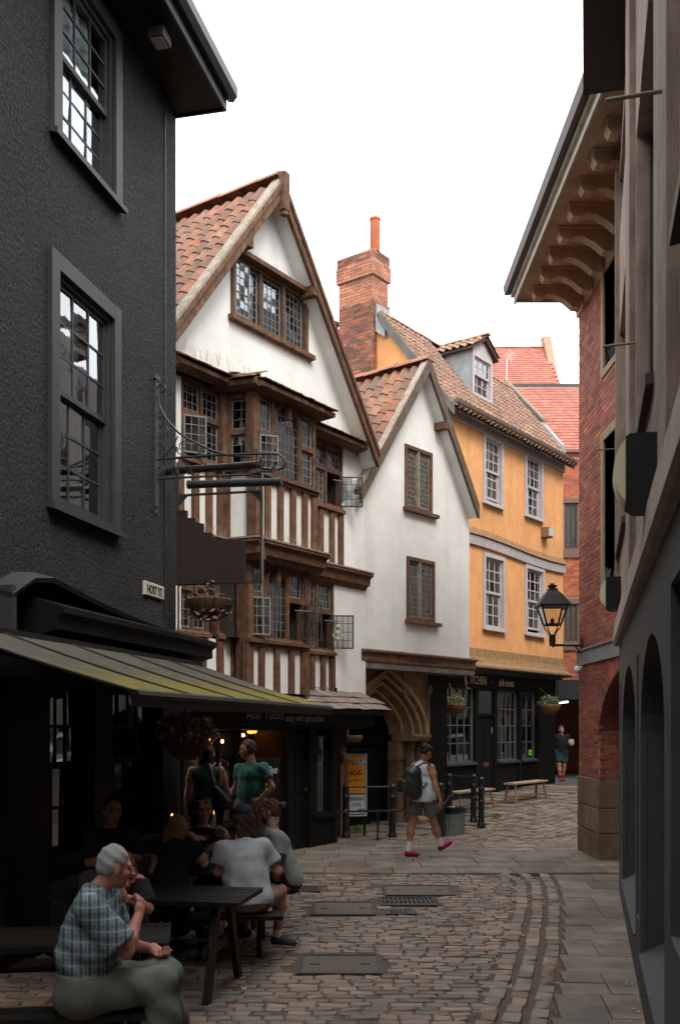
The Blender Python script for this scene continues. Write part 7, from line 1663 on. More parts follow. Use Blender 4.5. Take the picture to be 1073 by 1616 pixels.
for px, py, r, l in ((563, 1316, .14, 'green weed growing at the foot of the passage gate'), (783, 1292, .10, 'small weed in the setts right of the rightmost bollard'), (692, 1240, .10, 'bright green sprig behind the bollard beside the dustbin')):
    p = gnd(px, py) if py > 1250 else (pC[0]-.05, pC[1]+.3, .86)
    q = leaf_mass((p[0], p[1], p[2]+r*.5), (r, r*.6, r*.6), 50, .07, 0, px); 
    if py < 1250: q.tube([(p[0], p[1], 0), (p[0], p[1], .86)], .008, 4)
    tag(q.build('weed', WD, kind='thing', fix=False), l, 'weed')
# things on the table
def on_table(name, label, cat, x, y): return thing(name, (x, y, .75), label, cat)
bx, by = (327-PCX)/FPX*8.95, 8.95; t = on_table('glass_bottle', 'clear carafe bottle half full of pale drink on the group table', 'bottle', bx, by)
b = MB(); b.lathe((bx, by, .75), [(.045, 0), (.048, .02), (.046, .09), (.02, .15), (.014, .17), (.016, .23), (.0, .23)], 14); b.build('body', glass('bottle_glass', (.72, .80, .74), .12, .02, 1.4), t, sm=True)
b = MB(); b.lathe((bx, by, .752), [(.041, 0), (.041, .07), (0, .07)], 12); b.build('drink', mat('pale_lemonade', (.35, .42, .28), rough=.2), t, sm=True)
for i, (px, Y, l) in enumerate(((309, 8.95, 'small tumbler beside the left hand of the woman with raised sunglasses'), (318, 9.0, 'glass tumbler just left of the carafe'))):
    x = (px-PCX)/FPX*Y; t = on_table('tumbler', l, 'glass', x, Y); b = MB(); b.lathe((x, Y, .75), [(.03, 0), (.036, .10), (.033, .10), (.027, .01), (0, .01)], 12); b.build('body', glass('bottle_glass'), t, sm=True)
x, y = (346-PCX)/FPX*9.35, 9.35; t = on_table('menu_board', 'small raw wood menu board propped on the group table', 'menu', x, y)
f = Fr(x, y, 1, -.35, 1); b = MB(); b.prism(f, [(-.07, .75), (.08, .75), (.06, 1.06), (-.02, 1.08)], -.01, .01); b.build('board', mat('menu_wood', (.40, .26, .14), (.30, .19, .10), sc=12, rough=.8), t); text('PA', .10, f, .015, .012, .93, BLK, t, sx=.7)
FLM = mat('flame', (1, .4, .1), emit=((1, .28, .04), 9))
for px, py, Y, l in ((272, 1291, 10.3, 'orange candle flame by the pub corner at far left of the group'), (336, 1283, 10.6, 'orange candle burning in front of the woman with the black bag'), (350, 1205, 13.6, 'small orange lamp glowing low in the cafe window') if False else (378, 1263, 13.2, 'little orange lamp glow behind the man in the green T-shirt')):
    p = at(px, py, Y); t = thing('candle_lamp', p+Vector((0, 0, -.12)), l, 'candle')
    b = MB(); b.lathe(p+Vector((0, 0, -.01)), [(.006, 0), (.016, .015), (.012, .035), (.0, .06)], 8); b.build('flame', FLM, t, sm=True)
    b = MB(); b.lathe(p+Vector((0, 0, -.16)), [(.03, 0), (.03, .15), (0, .15)], 10); b.build('candle', mat('candle_wax', (.42, .42, .40), rough=.6), t, sm=True)
    b = MB(); b.lathe(Vector((p.x, p.y, .0)), [(.10, 0), (.10, .02), (.02, .03), (.02, p.z-.19), (.09, p.z-.18), (.09, p.z-.162), (0, p.z-.162)], 10); b.build('stand', IRON, t, sm=30)
# step before the café
b = MB(); b.box(TF, TF.U(262)-1.5, TF.U(392, 1.9), .10, 1.9, 0, .13); st = tag(b.build('stone_step', FLAG), 'low dark flagstone platform in front of the cafe window', 'step')
# ================================================================ PEOPLE
def surf_nets(D, org, h):
    S = D < 0; nx, ny, nz = D.shape; cs = (nx-1, ny-1, nz-1); acc = np.zeros(cs+(3,), np.float32); cnt = np.zeros(cs, np.float32); edges = []
    for ax in range(3):
        sl0 = [slice(None)]*3; sl1 = [slice(None)]*3; sl0[ax] = slice(0, -1); sl1[ax] = slice(1, None)
        a, b = D[tuple(sl0)], D[tuple(sl1)]; cr = (a < 0) != (b < 0); I = np.argwhere(cr)
        if not len(I): continue
        t = a[cr]/(a[cr]-b[cr]); p = I.astype(np.float32); p[:, ax] += t
        o = [k for k in range(3) if k != ax]
        for d1 in (0, 1):
            for d2 in (0, 1):
                J = I.copy(); J[:, o[0]] -= d1; J[:, o[1]] -= d2
                ok = ((J >= 0) & (J < np.array(cs))).all(1); Jo = J[ok]
                np.add.at(acc, (Jo[:, 0], Jo[:, 1], Jo[:, 2]), p[ok]); np.add.at(cnt, (Jo[:, 0], Jo[:, 1], Jo[:, 2]), 1)
        edges.append((ax, o, I, a[cr] < 0))
    idx = -np.ones(cs, np.int64); m = cnt > 0; idx[m] = np.arange(m.sum()); V = acc[m]/cnt[m][:, None]*h+org
    F = []
    for ax, o, I, neg in edges:
        ok = (I[:, o[0]] > 0) & (I[:, o[1]] > 0) & (I[:, o[0]] < cs[o[0]]) & (I[:, o[1]] < cs[o[1]]); I = I[ok]; neg = neg[ok]; q = []
        for d1, d2 in ((1, 1), (0, 1), (0, 0), (1, 0)):
            J = I.copy(); J[:, o[0]] -= d1; J[:, o[1]] -= d2; q.append(idx[J[:, 0], J[:, 1], J[:, 2]])
        Q = np.stack(q, 1); flip = neg if ax != 1 else ~neg
        Q[~flip] = Q[~flip][:, ::-1]; F.append(Q)
    return V, (np.concatenate(F) if F else np.zeros((0, 4), int))
def nrm(v): v = np.array(v, float); return v/max(np.linalg.norm(v), 1e-9)
class Blob:
    """smooth union of tapered limbs and ellipsoids, meshed into one continuous skin"""
    def __init__(s): s.p = []; s.cuts = []
    def cone(s, a, b, ra, rb, k=.03, flat=None, cut=None):   # flat=(axis, factor): wider across that axis
        s.p.append(('c', np.array(a, float), np.array(b, float), ra, rb, k, flat, cut)); return s
    def ell(s, c, r, ax=None, k=.02): s.p.append(('e', np.array(c, float), np.array(r, float), ax, k)); return s
    def mesh(s, h=.011, fold=0., ffreq=30., seed=0, grow=0.):
        lo = np.full(3, 1e9); hi = -lo
        for q in s.p:
            if q[0] == 'c': R = max(q[3], q[4])*(q[6][1] if q[6] else 1)+grow; P = np.stack([q[1], q[2]])
            else: R = max(q[2])+grow; P = q[1][None]
            lo = np.minimum(lo, P.min(0)-R-.06); hi = np.maximum(hi, P.max(0)+R+.06)
        n = np.ceil((hi-lo)/h).astype(int)+1; D = np.full(n, .5, np.float32)
        gx = [lo[i]+np.arange(n[i])*h for i in range(3)]
        for q in s.p:
            if q[0] == 'c': a, b, ra, rb, k, flat, cut = q[1:]; R = max(ra, rb)*(flat[1] if flat else 1)+grow+.07; l_, h_ = np.minimum(a, b)-R, np.maximum(a, b)+R
            else: c, r, ax, k = q[1:]; R = max(r)+grow+.07; l_, h_ = c-R, c+R
            i0 = np.clip(((l_-lo)/h).astype(int), 0, n-1); i1 = np.clip(((h_-lo)/h).astype(int)+2, 1, n); sl = tuple(slice(i0[i], i1[i]) for i in range(3))
            X, Y, Z = np.meshgrid(gx[0][sl[0]], gx[1][sl[1]], gx[2][sl[2]], indexing='ij'); P = np.stack([X, Y, Z], -1)
            if q[0] == 'c':
                pa = P-a; ba = b-a
                if flat: w = nrm(flat[0]); f = flat[1]; pa = pa-(pa@w)[..., None]*w*(1-1/f); ba2 = ba-(ba@w)*w*(1-1/f)
                else: ba2 = ba
                t = np.clip((pa@ba2)/max(ba2@ba2, 1e-9), 0, 1); d = np.linalg.norm(pa-t[..., None]*ba2, axis=-1)-(ra+(rb-ra)*t)-grow
                if cut is not None: d = np.maximum(d, (P-b)@nrm(ba)-cut)
            else:
                pc = P-c; A = np.array(ax) if ax is not None else np.eye(3); loc = pc@A.T; rr = r+grow
                kk = np.linalg.norm(loc/rr, axis=-1); k1 = np.linalg.norm(loc/(rr*rr), axis=-1); d = kk*(kk-1)/np.maximum(k1, 1e-6)
            c0 = D[sl]; hh = np.maximum(k-np.abs(c0-d), 0)/k; D[sl] = np.minimum(c0, d)-hh*hh*k*.25
        if fold or s.cuts:
            X, Y, Z = np.meshgrid(*gx, indexing='ij'); near = D < .06
            if fold:
                sd = seed*1.7; w = np.sin(ffreq*(X*.7+Z*.9+Y*.4)+sd+2.2*np.sin(9*Z+7*X+sd))*.6+np.sin(ffreq*.55*(Z*.5-X*1.1+Y)+1.3+sd+1.7*np.sin(8*Y-6*Z))*.6
                D = D+np.where(near, fold*w, 0).astype(np.float32)
            for (pt, nn) in s.cuts: D = np.maximum(D, ((X-pt[0])*nn[0]+(Y-pt[1])*nn[1]+(Z-pt[2])*nn[2]).astype(np.float32))
        return surf_nets(D, lo, h)
def put(name, parts, m, par, mats=None):
    B = BASE[par.name]; V = []; F = []; n = 0; mi = []
    for k, (v, f) in enumerate(parts):
        V.append(v); F.append(f+n); n += len(v); mi += [k]*len(f)
    V = np.concatenate(V)-np.array(B); F = np.concatenate(F); me = bpy.data.meshes.new(name); me.from_pydata(V.tolist(), [], F.tolist())
    for q in (mats or [m]): me.materials.append(q)
    me.polygons.foreach_set('use_smooth', [True]*len(me.polygons)); me.update()
    o = bpy.data.objects.new(name, me); C.objects.link(o); o.parent = par; BASE[o.name] = B; return o
SK1 = mat('fair_skin', (.52, .285, .205), (.44, .215, .15), sc=14, rough=.55, sub=.08, bump=(90, .15, .002)); SK2 = mat('tanned_skin', (.40, .19, .115), (.33, .145, .085), sc=14, rough=.5, sub=.08, bump=(90, .15, .002)); SK3 = mat('ruddy_skin', (.50, .235, .17), (.40, .15, .10), sc=12, rough=.6, sub=.08, bump=(70, .25, .003))
def person(base, J, skin, label, top, bottom, hair, shoes=None, sc=1.0, h=.012, hh=.0075, belly=0., female=False, feet=True, group=None, sex=0):
    """J: joints in metres about the base point (x right in the street, y away, z up)"""
    B = np.array(base, float); t = thing('person', tuple(B), label, 'person', group)
    G = {k: (B+np.array(v, float)*sc) if k not in ('face', 'up') else np.array(v, float) for k, v in J.items()}
    lat = nrm(G['shR']-G['shL']); hl = nrm(G['hipR']-G['hipL']); face = nrm(G['face']); up = nrm(G.get('up', np.array([0, 0, 1.]))); side = nrm(np.cross(face, up)); up = np.cross(side, face)
    pel = (G['hipL']+G['hipR'])/2; chest = (G['shL']+G['shR'])/2; spine = nrm(chest-pel); fwd = nrm(np.cross(spine, lat))
    if fwd@face < -.3: pass
    neck = chest+np.array([0, 0, .05*sc]); wst = pel*.55+chest*.45; sw = .86 if female else 1.0
    body = Blob()
    def torso(b, g=0.):
        b.cone(pel+spine*.02, wst, (.112+belly*.35)*sc, (.104+belly)*sc*sw, .06, (hl, 1.32)); b.cone(wst, chest-spine*.10, (.104+belly)*sc*sw, .118*sc*sw, .06, (lat, 1.30))
        b.cone(G['shL']-spine*.03+lat*.03, G['shR']-spine*.03-lat*.03, .062*sc*sw, .062*sc*sw, .06); b.cone(chest-spine*.10, chest, .11*sc*sw, .06*sc, .05, (lat, 1.25))
        b.cone(G['hipL'], G['hipR'], .098*sc, .098*sc, .05)
        if female:
            for s in (-1, 1): b.ell(chest-spine*.15*sc+fsgn*fwd*.09*sc+lat*s*.07*sc, (.058*sc,)*3, None, .04)
    fsgn = 1 if (fwd@(G.get('front', face)-0) if 'front' in J else fwd@face) > 0 else -1
    torso(body)
    hd = G['head']; body.cone(neck-up*.03, hd-up*.04-face*.01, .056*sc*sw, .052*sc*sw, .03)
    for s in 'LR':
        sh, el, wr = G['sh'+s], G['el'+s], G['wr'+s]
        body.cone(sh, el, .049*sc*sw, .039*sc*sw, .045); body.ell(sh*.6+el*.4, (.049*sc*sw,)*3, None, .05); body.cone(el, el*.7+wr*.3, .038*sc*sw, .042*sc*sw, .02); body.cone(el*.7+wr*.3, wr, .041*sc*sw, .026*sc*sw, .02)
        hp, kn, an = G['hip'+s], G['kn'+s], G['an'+s]
        body.cone(hp, kn, .088*sc, .056*sc, .05, None); cm = kn*.68+an*.32; bk = nrm(np.cross(np.cross(an-kn, nrm(G['toe'+s]-an)), an-kn))
        body.cone(kn, cm, .054*sc, .056*sc, .03); body.ell(cm-bk*.015*sc, (.05*sc, .05*sc, .075*sc), None, .04); body.cone(cm, an, .052*sc, .035*sc, .03); body.cone(an-np.array([0, 0, .03*sc]), G['toe'+s], .036*sc, .028*sc, .02)
    parts = [body.mesh(h)]
    # head with face
    A = np.stack([side, face, up]); H = Blob(); e = lambda l, f, u: hd+side*l*sc+face*f*sc+up*u*sc
    H.ell(e(0, -.012, .028), (.073*sc, .090*sc, .088*sc), A, .03); H.ell(e(0, .022, -.045), (.055*sc, .062*sc, .068*sc), A, .03); H.ell(e(0, .055, -.092), (.026*sc, .024*sc, .022*sc), A, .03)
    H.cone(e(0, .082, .005), e(0, .104, -.030), .009*sc, .015*sc, .012); H.ell(e(0, .078, -.062), (.024*sc, .012*sc, .009*sc), A, .008); H.cone(e(-.045, .07, .028), e(.045, .07, .028), .013*sc, .013*sc, .015)
    for s in (-1, 1): H.ell(e(s*.076, -.004, -.008), (.009*sc, .021*sc, .032*sc), A, .008); H.ell(e(s*.042, .062, -.022), (.02*sc, .02*sc, .018*sc), A, .02)
    H.cone(e(0, -.02, -.05), neck, .05*sc*sw, .052*sc*sw, .02); parts.append(H.mesh(hh*sc))
    # hands
    for s in 'LR':
        wr, ha = G['wr'+s], G['ha'+s]; d = nrm(ha-wr); pn = G.get('pn'+s); pn = nrm(pn-B) if pn is not None else nrm(np.cross(d, [0, 1, .3])); ac = nrm(np.cross(d, pn)); pn = np.cross(ac, d); Q = Blob(); curl = J.get('curl', .6)
        Q.cone(wr-d*.03, wr+d*.025*sc, .025*sc, .024*sc, .015, (ac, 1.25)); Q.cone(wr+d*.02*sc, wr+d*.075*sc, .020*sc, .018*sc, .015, (ac, 1.75))
        for i, (L, of) in enumerate(((.075, -.030), (.083, -.010), (.078, .010), (.062, .029))):
            p0 = wr+(d*.075+ac*of)*sc; p1 = p0+(d*math.cos(curl*.5)+pn*math.sin(curl*.5))*L*.5*sc; p2 = p1+(d*math.cos(curl*1.6)+pn*math.sin(curl*1.6))*L*.5*sc
            Q.cone(p0-d*.01, p1, .0095*sc, .0085*sc, .004); Q.cone(p1, p2, .0085*sc, .007*sc, .004)
        t0 = wr+(d*.02-ac*.028)*sc; t1 = t0+(d*.035-ac*.025+pn*.012)*sc; Q.cone(t0, t1, .012*sc, .010*sc, .01); Q.cone(t1, t1+(d*.03-ac*.004+pn*.012)*sc, .010*sc, .008*sc, .004)
        parts.append(Q.mesh(.0055*sc))
    put('body', parts, skin, t)
    # eyes, brows, mouth
    b = MB()
    for s in (-1, 1): b.ell(e(s*.031, .079, .006), (.011*sc, .011*sc, .007*sc), 8, 6)
    b.build('eyes', mat('dark_eye', (.02, .015, .012), rough=.2, spec=.6), t, sm=True)
    b = MB()
    for s in (-1, 1): b.bar(e(s*.016, .090, .028), e(s*.048, .078, .030), .006*sc, .007*sc)
    b.build('eyebrows', hair.get('m') or BLK, t); b = MB(); b.ell(e(0, .087, -.062), (.018*sc, .006*sc, .004*sc)); b.build('lips', mat('lip', (.36, .12, .10), rough=.5), t, sm=True)
    # hair
    if hair:
        Q = Blob(); k = hair['kind']
        if k != 'bald': Q.ell(e(0, -.020, .038), (.0775*sc, .088*sc, .089*sc), A, .02)
        Q.ell(e(0, -.04, .0), (.078*sc, .066*sc, .07*sc), A, .02)
        if k == 'long':
            L = hair.get('len', .34)
            for l in (-.055, 0, .055): Q.cone(e(l, -.045, .0), e(l*1.35, -.075, -L), .045*sc, .03*sc, .03)
            for s in (-1, 1): Q.cone(e(s*.062, .0, .02), e(s*.085, -.01, -L*.62), .024*sc, .024*sc, .03)
        if k == 'bun': Q.ell(e(0, -.135, .055), (.034*sc,)*3, None, .01)
        if k == 'curly': Q.ell(e(0, .02, .085), (.07*sc, .06*sc, .04*sc), A, .03)
        Q.cuts = [(e(0, .048, .05), nrm(face*.8-up*.55))] if k != 'bald' else [(e(0, .02, .05), face)]
        if k in ('short', 'bun', 'curly'): Q.cuts.append((e(0, 0, -.055), -up))
        put('hair', [Q.mesh(.0085*sc, fold=.005 if k != 'curly' else .008, ffreq=80 if k != 'curly' else 130, seed=len(label))], hair['m'], t)
        if hair.get('beard'):
            Q = Blob(); Q.ell(e(0, .030, -.062), (.058*sc, .062*sc, .058*sc), A, .02); Q.ell(e(0, .058, -.095), (.032*sc, .028*sc, .028*sc), A, .02); Q.cuts = [(e(0, .0, -.052), up), (e(0, -.005, 0), -face)]; put('beard', [Q.mesh(.008*sc, fold=.003, ffreq=110)], hair['m'], t)
        if hair.get('cap'):
            Q = Blob(); Q.ell(e(0, -.010, .052), (.085*sc, .100*sc, .086*sc), A, .01); Q.cuts = [(e(0, 0, .042), -up)]; Q2 = Blob(); cf = face if not hair.get('back') else -face; Q2.cone(e(0, 0, .046)+cf*.06*sc, e(0, 0, .038)+cf*.135*sc, .010*sc, .006*sc, .01, (side, 7.0)); put('cap', [Q.mesh(.0085*sc), Q2.mesh(.006*sc)], hair['cap'], t)
        if hair.get('glasses'):
            o_ = hair.get('gup', 0); b = MB(); ff = .093-o_*.045; uu = .006+o_*.085
            for s in (-1, 1):
                b.ell(e(s*.034, ff, uu), (.026*sc, .012*sc, .020*sc)); b.bar(e(s*.058, ff-.01, uu+.006), e(s*.078, ff-.09, uu+.0), .005*sc)
            b.bar(e(-.012, ff+.008, uu+.006), e(.012, ff+.008, uu+.006), .005*sc); b.build('sunglasses', hair['glasses'], t, sm=40)
    # top
    if top:
        T = Blob(); sl = top.get('sleeve', .55); g = top.get('grow', .012)
        torso(T)
        if sl > 0:
            for s in 'LR':
                sh, el, wr = G['sh'+s], G['el'+s], G['wr'+s]
                T.ell(sh, (.050*sc*sw,)*3, None, .04)
                en = sh+(el-sh)*min(sl, 1.0); T.cone(sh, en, .052*sc*sw, (.050+top.get('flare', .012))*sc*sw, .04, None, .0)
        T.cone(chest-spine*.06, neck-up*.005, .085*sc*sw, .055*sc, .03)
        hem = pel-spine*top.get('hem', .06); T.cone(wst, hem, .118*sc*sw+belly, .126*sc*(1.05 if female else 1), .05, (hl, 1.3), 0.)
        T.cuts.append((hem, -spine)); T.cuts.append((neck+up*(.012-top.get('low', 0)), nrm(up*.9+fsgn*fwd*(.35+top.get('low', 0)*4))))
        if sl == 0:
            for s, sg in (('L', -1), ('R', 1)): T.cuts.append((G['sh'+s]-lat*sg*top.get('strap', .035), nrm(lat*sg*.92+spine*.35)))
        put(top.get('name', 't_shirt'), [T.mesh(h, fold=top.get('fold', .0045), ffreq=top.get('ff', 34), seed=len(label), grow=g)], top['m'], t)
    if bottom:
        T = Blob(); g = bottom.get('grow', .014); ln = bottom['len']         # 0..1 thigh, 1..2 shin
        T.cone(pel-spine*.02, pel+spine*bottom.get('rise', .10), .118*sc+belly*.5, .116*sc+belly*.8, .05, (hl, 1.3), 0.); T.cone(G['hipL'], G['hipR'], .100*sc, .100*sc, .05)
        for s in 'LR':
            hp, kn, an = G['hip'+s], G['kn'+s], G['an'+s]; en = hp+(kn-hp)*min(ln, 1.0); fl = bottom.get('flare', .0)
            T.cone(hp, en, .092*sc, (.092-.030*min(ln, 1)+fl)*sc, .05, None, .0 if ln <= 1 else None)
            if ln > 1: e2 = kn+(an-kn)*(ln-1); T.cone(kn, e2, .064*sc, (.054+fl)*sc, .03, None, .0)
        put(bottom.get('name', 'shorts'), [T.mesh(h, fold=bottom.get('fold', .005), ffreq=bottom.get('ff', 26), seed=len(label)+3, grow=g)], bottom['m'], t)
    if shoes:
        for s in 'LR':
            an, toe = G['an'+s], G['toe'+s]; d = nrm(toe-an); d2 = nrm(d-np.array([0, 0, d[2]])*0); heel = an-np.array([0, 0, .045*sc])-nrm([d[0], d[1], 0])*.025*sc
            ud = G.get('ud'+s); 
            Q = Blob(); Q.cone(an-np.array([0, 0, .02*sc]), toe+np.array([0, 0, .005*sc]), .041*sc, .027*sc, .03, (nrm(np.cross(d, [0, 0, 1])), 1.05)); Q.cone(heel, toe, .036*sc, .029*sc, .03); put('shoe', [Q.mesh(.0085*sc, grow=.002)], shoes['m'], t)
            if shoes.get('sole'):
                Q = Blob(); dn = nrm(np.cross(np.cross(toe-heel, [0, 0, 1]), toe-heel)); dn = dn if dn[2] < 0 else -dn; Q.cone(heel+dn*.030*sc, toe+dn*.026*sc, .012*sc, .012*sc, .01, (nrm(np.cross(d, [0, 0, 1])), 3.4)); put('sole', [Q.mesh(.006*sc)], shoes['sole'], t)
            if shoes.get('sock'):
                kn = G['kn'+s]; Q = Blob(); e0 = an+(kn-an)*shoes.get('sh', .3); Q.cone(an-np.array([0, 0, .02]), e0, .043*sc, .044*sc, .02, None, .0); put('sock', [Q.mesh(.008*sc)], shoes['sock'], t)
    return t, G
def hm(name, c, c2): return mat(name, tuple(q*.7 for q in c), tuple(q*1.35 for q in c2), sc=70, rough=.65, bump=(90, 1.0, .012, (1, 1, .35)))
# ---- the walking man
wb = gnd(670, 1354)
TANK = mat('white_vest', (.62, .63, .64), (.52, .53, .55), sc=5, rough=.9, bump=(7, .9, .05, (1, 1, .6))); GSH = mat('grey_shorts', (.115, .125, .13), (.085, .09, .095), sc=6, rough=.9, bump=(7, .9, .05, (1, 1, .6)))
PS = mat('crimson_trainer', (.38, .02, .07), (.22, .012, .04), sc=14, rough=.5); WS = mat('white_sock', (.66, .66, .65), (.56, .56, .55), sc=20, rough=.95)
JW = dict(face=(.72, .42, -.50), front=(.75, .6, 0), up=(.35, .2, .9), head=(.045, .0, 1.60), shL=(-.13, .13, 1.40), shR=(.115, -.11, 1.385), hipL=(-.09, .07, .93), hipR=(.06, -.05, .925),
          elL=(-.08, .32, 1.14), wrL=(.10, .42, .98), haL=(.14, .44, .90), elR=(.17, -.19, 1.10), wrR=(.245, -.20, .86), haR=(.255, -.19, .76), pnR=(-.6, .5, 0),
          knL=(-.165, .05, .50), anL=(-.235, -.02, .085), toeL=(-.10, -.04, .035), knR=(.17, .02, .50), anR=(.285, .06, .16), toeR=(.42, .10, .20), curl=.5)
walk, G = person((wb[0]-.02, wb[1], wb[2]+.028), JW, SK2, 'man in white vest, grey shorts and crimson trainers walking with a black backpack', dict(m=TANK, name='vest', sleeve=0, hem=.08, strap=.05, low=.03, grow=.024), dict(m=GSH, len=.66, flare=.028, name='shorts', grow=.014, fold=.006), dict(kind='short', m=hm('black_hair', (.012, .01, .009), (.02, .016, .014)), cap=mat('black_cap', (.012, .012, .013), rough=.8), back=True, glasses=mat('black_frames', (.01, .01, .01), rough=.3)), dict(m=PS, sock=WS, sh=.42, sole=mat('dark_sole', (.05, .01, .02), rough=.7)), h=.011)
# backpack
Bk = thing('backpack', tuple(np.array(BASE[walk.name])+np.array((-.22, -.12, 1.0))), 'bulging black backpack on the walking man', 'backpack')
BP = mat('black_nylon', (.013, .015, .015), (.02, .022, .022), sc=6, rough=.42, bump=(12, .5, .015), spec=.5)
pb_ = np.array(BASE[walk.name]); Q = Blob(); Q.cone(pb_+(-.165, -.13, 1.00), pb_+(-.165, -.13, 1.30), .125, .115, .05, ((.6, -.6, 0), 1.15)); Q.cone(pb_+(-.27, -.17, 1.06), pb_+(-.235, -.16, 1.27), .095, .09, .05); put('pack', [Q.mesh(.011, fold=.006, ffreq=24)], BP, Bk)
Q = Blob(); Q.cone(pb_+(-.345, -.20, 1.04), pb_+(-.335, -.19, 1.17), .045, .04, .03, ((.5, -.7, 0), 2.0)); put('front_pocket', [Q.mesh(.010, fold=.003)], BP, Bk)
b = MB(); b.tube([pb_+(-.12, -.20, 1.39), pb_+(-.02, -.205, 1.45), pb_+(.06, -.20, 1.445), pb_+(.115, -.10, 1.40)], .018, 6); b.tube([pb_+(.04, -.19, 1.15), pb_+(-.02, -.215, 1.08), pb_+(-.10, -.21, 1.0)], .012, 5); b.tube([pb_+(-.15, .03, 1.41), pb_+(-.10, .12, 1.46), pb_+(-.02, .17, 1.44)], .018, 6); b.build('strap', BP, Bk, sm=True)
# ---- far pedestrian in black and companion behind
p = gnd(885, 1233)
JF = dict(face=(-.1, -1, .05), head=(0, -.02, 1.545), shL=(-.19, 0, 1.35), shR=(.19, 0, 1.35), hipL=(-.09, 0, .88), hipR=(.09, 0, .88), elL=(-.25, .02, 1.09), wrL=(-.29, -.05, .87), haL=(-.30, -.06, .78), elR=(.25, -.05, 1.10), wrR=(.20, -.27, 1.16), haR=(.20, -.33, 1.20),
          knL=(-.08, -.08, .50), anL=(-.05, -.08, .09), toeL=(-.06, -.22, .03), knR=(.09, -.02, .49), anR=(.07, .10, .10), toeR=(.07, -.03, .035), curl=1.0)
BLT = mat('black_cotton', (.010, .010, .011), (.014, .014, .015), sc=5, rough=.9, bump=(7, .9, .05, (1, 1, .6))); GRS = mat('bottle_green_shorts', (.03, .075, .075), (.025, .055, .055), sc=6, rough=.9, bump=(7, .9, .05, (1, 1, .6)))
far, _ = person((p[0], p[1], p[2]), JF, SK1, 'man in black T-shirt and green shorts walking towards us out of the underpass', dict(m=BLT, sleeve=.6, hem=.05, flare=.005, grow=.010), dict(m=GRS, len=.78, flare=.03), dict(kind='curly', m=hm('red_brown_hair', (.10, .04, .02), (.07, .03, .015))), dict(m=mat('dark_red_shoe', (.20, .035, .03), rough=.6), sock=mat('crimson_sock', (.25, .02, .03), rough=.9), sh=.25), h=.014, hh=.009, belly=.02)
t = thing('paper_bag', (p[0]+.24, p[1]-.34, p[2]+1.0), 'crumpled paper food wrapper held by the man in the underpass', 'wrapper'); Q = Blob(); Q.ell(np.array((p[0]+.22, p[1]-.36, p[2]+1.17)), (.09, .05, .10), None, .02); put('wrapper', [Q.mesh(.01, fold=.012, ffreq=50)], mat('kraft_paper', (.36, .26, .18), (.5, .46, .42), sc=9, rough=.8), t)
p2 = (at(870, 0, 33).x, 33.0, .385)
JB = dict(JF); JB.update(wrR=(.28, -.1, .86), haR=(.29, -.12, .78), elR=(.25, .0, 1.08)); person(p2, JB, SK2, 'second pedestrian in dark clothes half hidden behind the man in the underpass', dict(m=BLT, sleeve=.6), dict(m=mat('navy_shorts', (.02, .025, .04), rough=.9), len=.7), dict(kind='short', m=hm('dark_brown_hair', (.03, .018, .012), (.045, .028, .02))), dict(m=BLT), h=.016, hh=.01)
# ---- standing pair
TL = mat('teal_vest', (.022, .085, .10), (.016, .06, .075), sc=5, rough=.9, bump=(7, .9, .05, (1, 1, .6))); TG = mat('sea_green_shirt', (.045, .135, .115), (.035, .10, .088), sc=5, rough=.9, bump=(7, .9, .05, (1, 1, .6))); BLJ = mat('black_trousers', (.010, .010, .012), rough=.9); KH = mat('khaki_trousers', (.30, .20, .12), (.23, .15, .09), sc=6, rough=.9, bump=(7, .9, .05, (1, 1, .6)))
DBH = hm('dark_brown_hair', (.03, .018, .012), (.045, .028, .02))
JT = dict(face=(.35, .93, 0), front=(.1, 1, 0), head=(0, .02, 1.60), shL=(-.175, 0, 1.385), shR=(.175, 0, 1.385), hipL=(-.10, 0, .92), hipR=(.10, 0, .92), elL=(-.23, .02, 1.11), wrL=(-.235, -.01, .87), haL=(-.235, .0, .78), elR=(.24, .06, 1.13), wrR=(.24, .26, 1.05), haR=(.22, .34, 1.05),
          knL=(-.10, .0, .49), anL=(-.10, .02, .08), toeL=(-.12, .15, .03), knR=(.10, .02, .49), anR=(.11, .02, .08), toeR=(.14, .15, .03))
person(((326-PCX)/FPX*12.0, 12.0, .13), JT, SK1, 'standing woman with long dark hair in teal sleeveless top and black trousers', dict(m=TL, name='sleeveless_top', sleeve=0, hem=.10, strap=.03, low=.02), dict(m=BLJ, len=1.95, name='trousers'), dict(kind='long', m=DBH, len=.36), dict(m=BLT), h=.013, hh=.009, female=True)
c = np.array(((326-PCX)/FPX*12.0, 12.0, .13)); hbg = thing('shoulder_bag', tuple(c+(.22, -.05, .95)), 'black leather shoulder bag hanging from the standing woman', 'bag')
Q = Blob(); Q.cone(c+(.13, -.12, 1.15), c+(.25, -.10, .98), .05, .085, .03, ((.5, .8, 0), 1.1)); put('bag', [Q.mesh(.01, fold=.003)], mat('black_leather', (.012, .012, .013), rough=.35, spec=.5), hbg)
b = MB(); b.tube([c+(.10, .08, 1.46), c+(.06, -.09, 1.42), c+(.12, -.15, 1.24)], .012, 6); b.tube([c+(.16, .08, 1.46), c+(.17, -.08, 1.42), c+(.19, -.13, 1.2)], .012, 6); b.build('strap', mat('tan_strap', (.36, .17, .11), rough=.6), hbg, sm=True)
JM = dict(JT); JM.update(face=(-.9, .25, -.12), front=(-.6, .75, 0), head=(-.04, .02, 1.625), shL=(-.13, -.10, 1.40), shR=(.14, .12, 1.40), elL=(-.16, -.16, 1.12), wrL=(-.26, -.04, 1.02), haL=(-.3, .03, 1.03), elR=(.25, -.02, 1.16), wrR=(.10, -.10, .98), haR=(.04, -.12, .93))
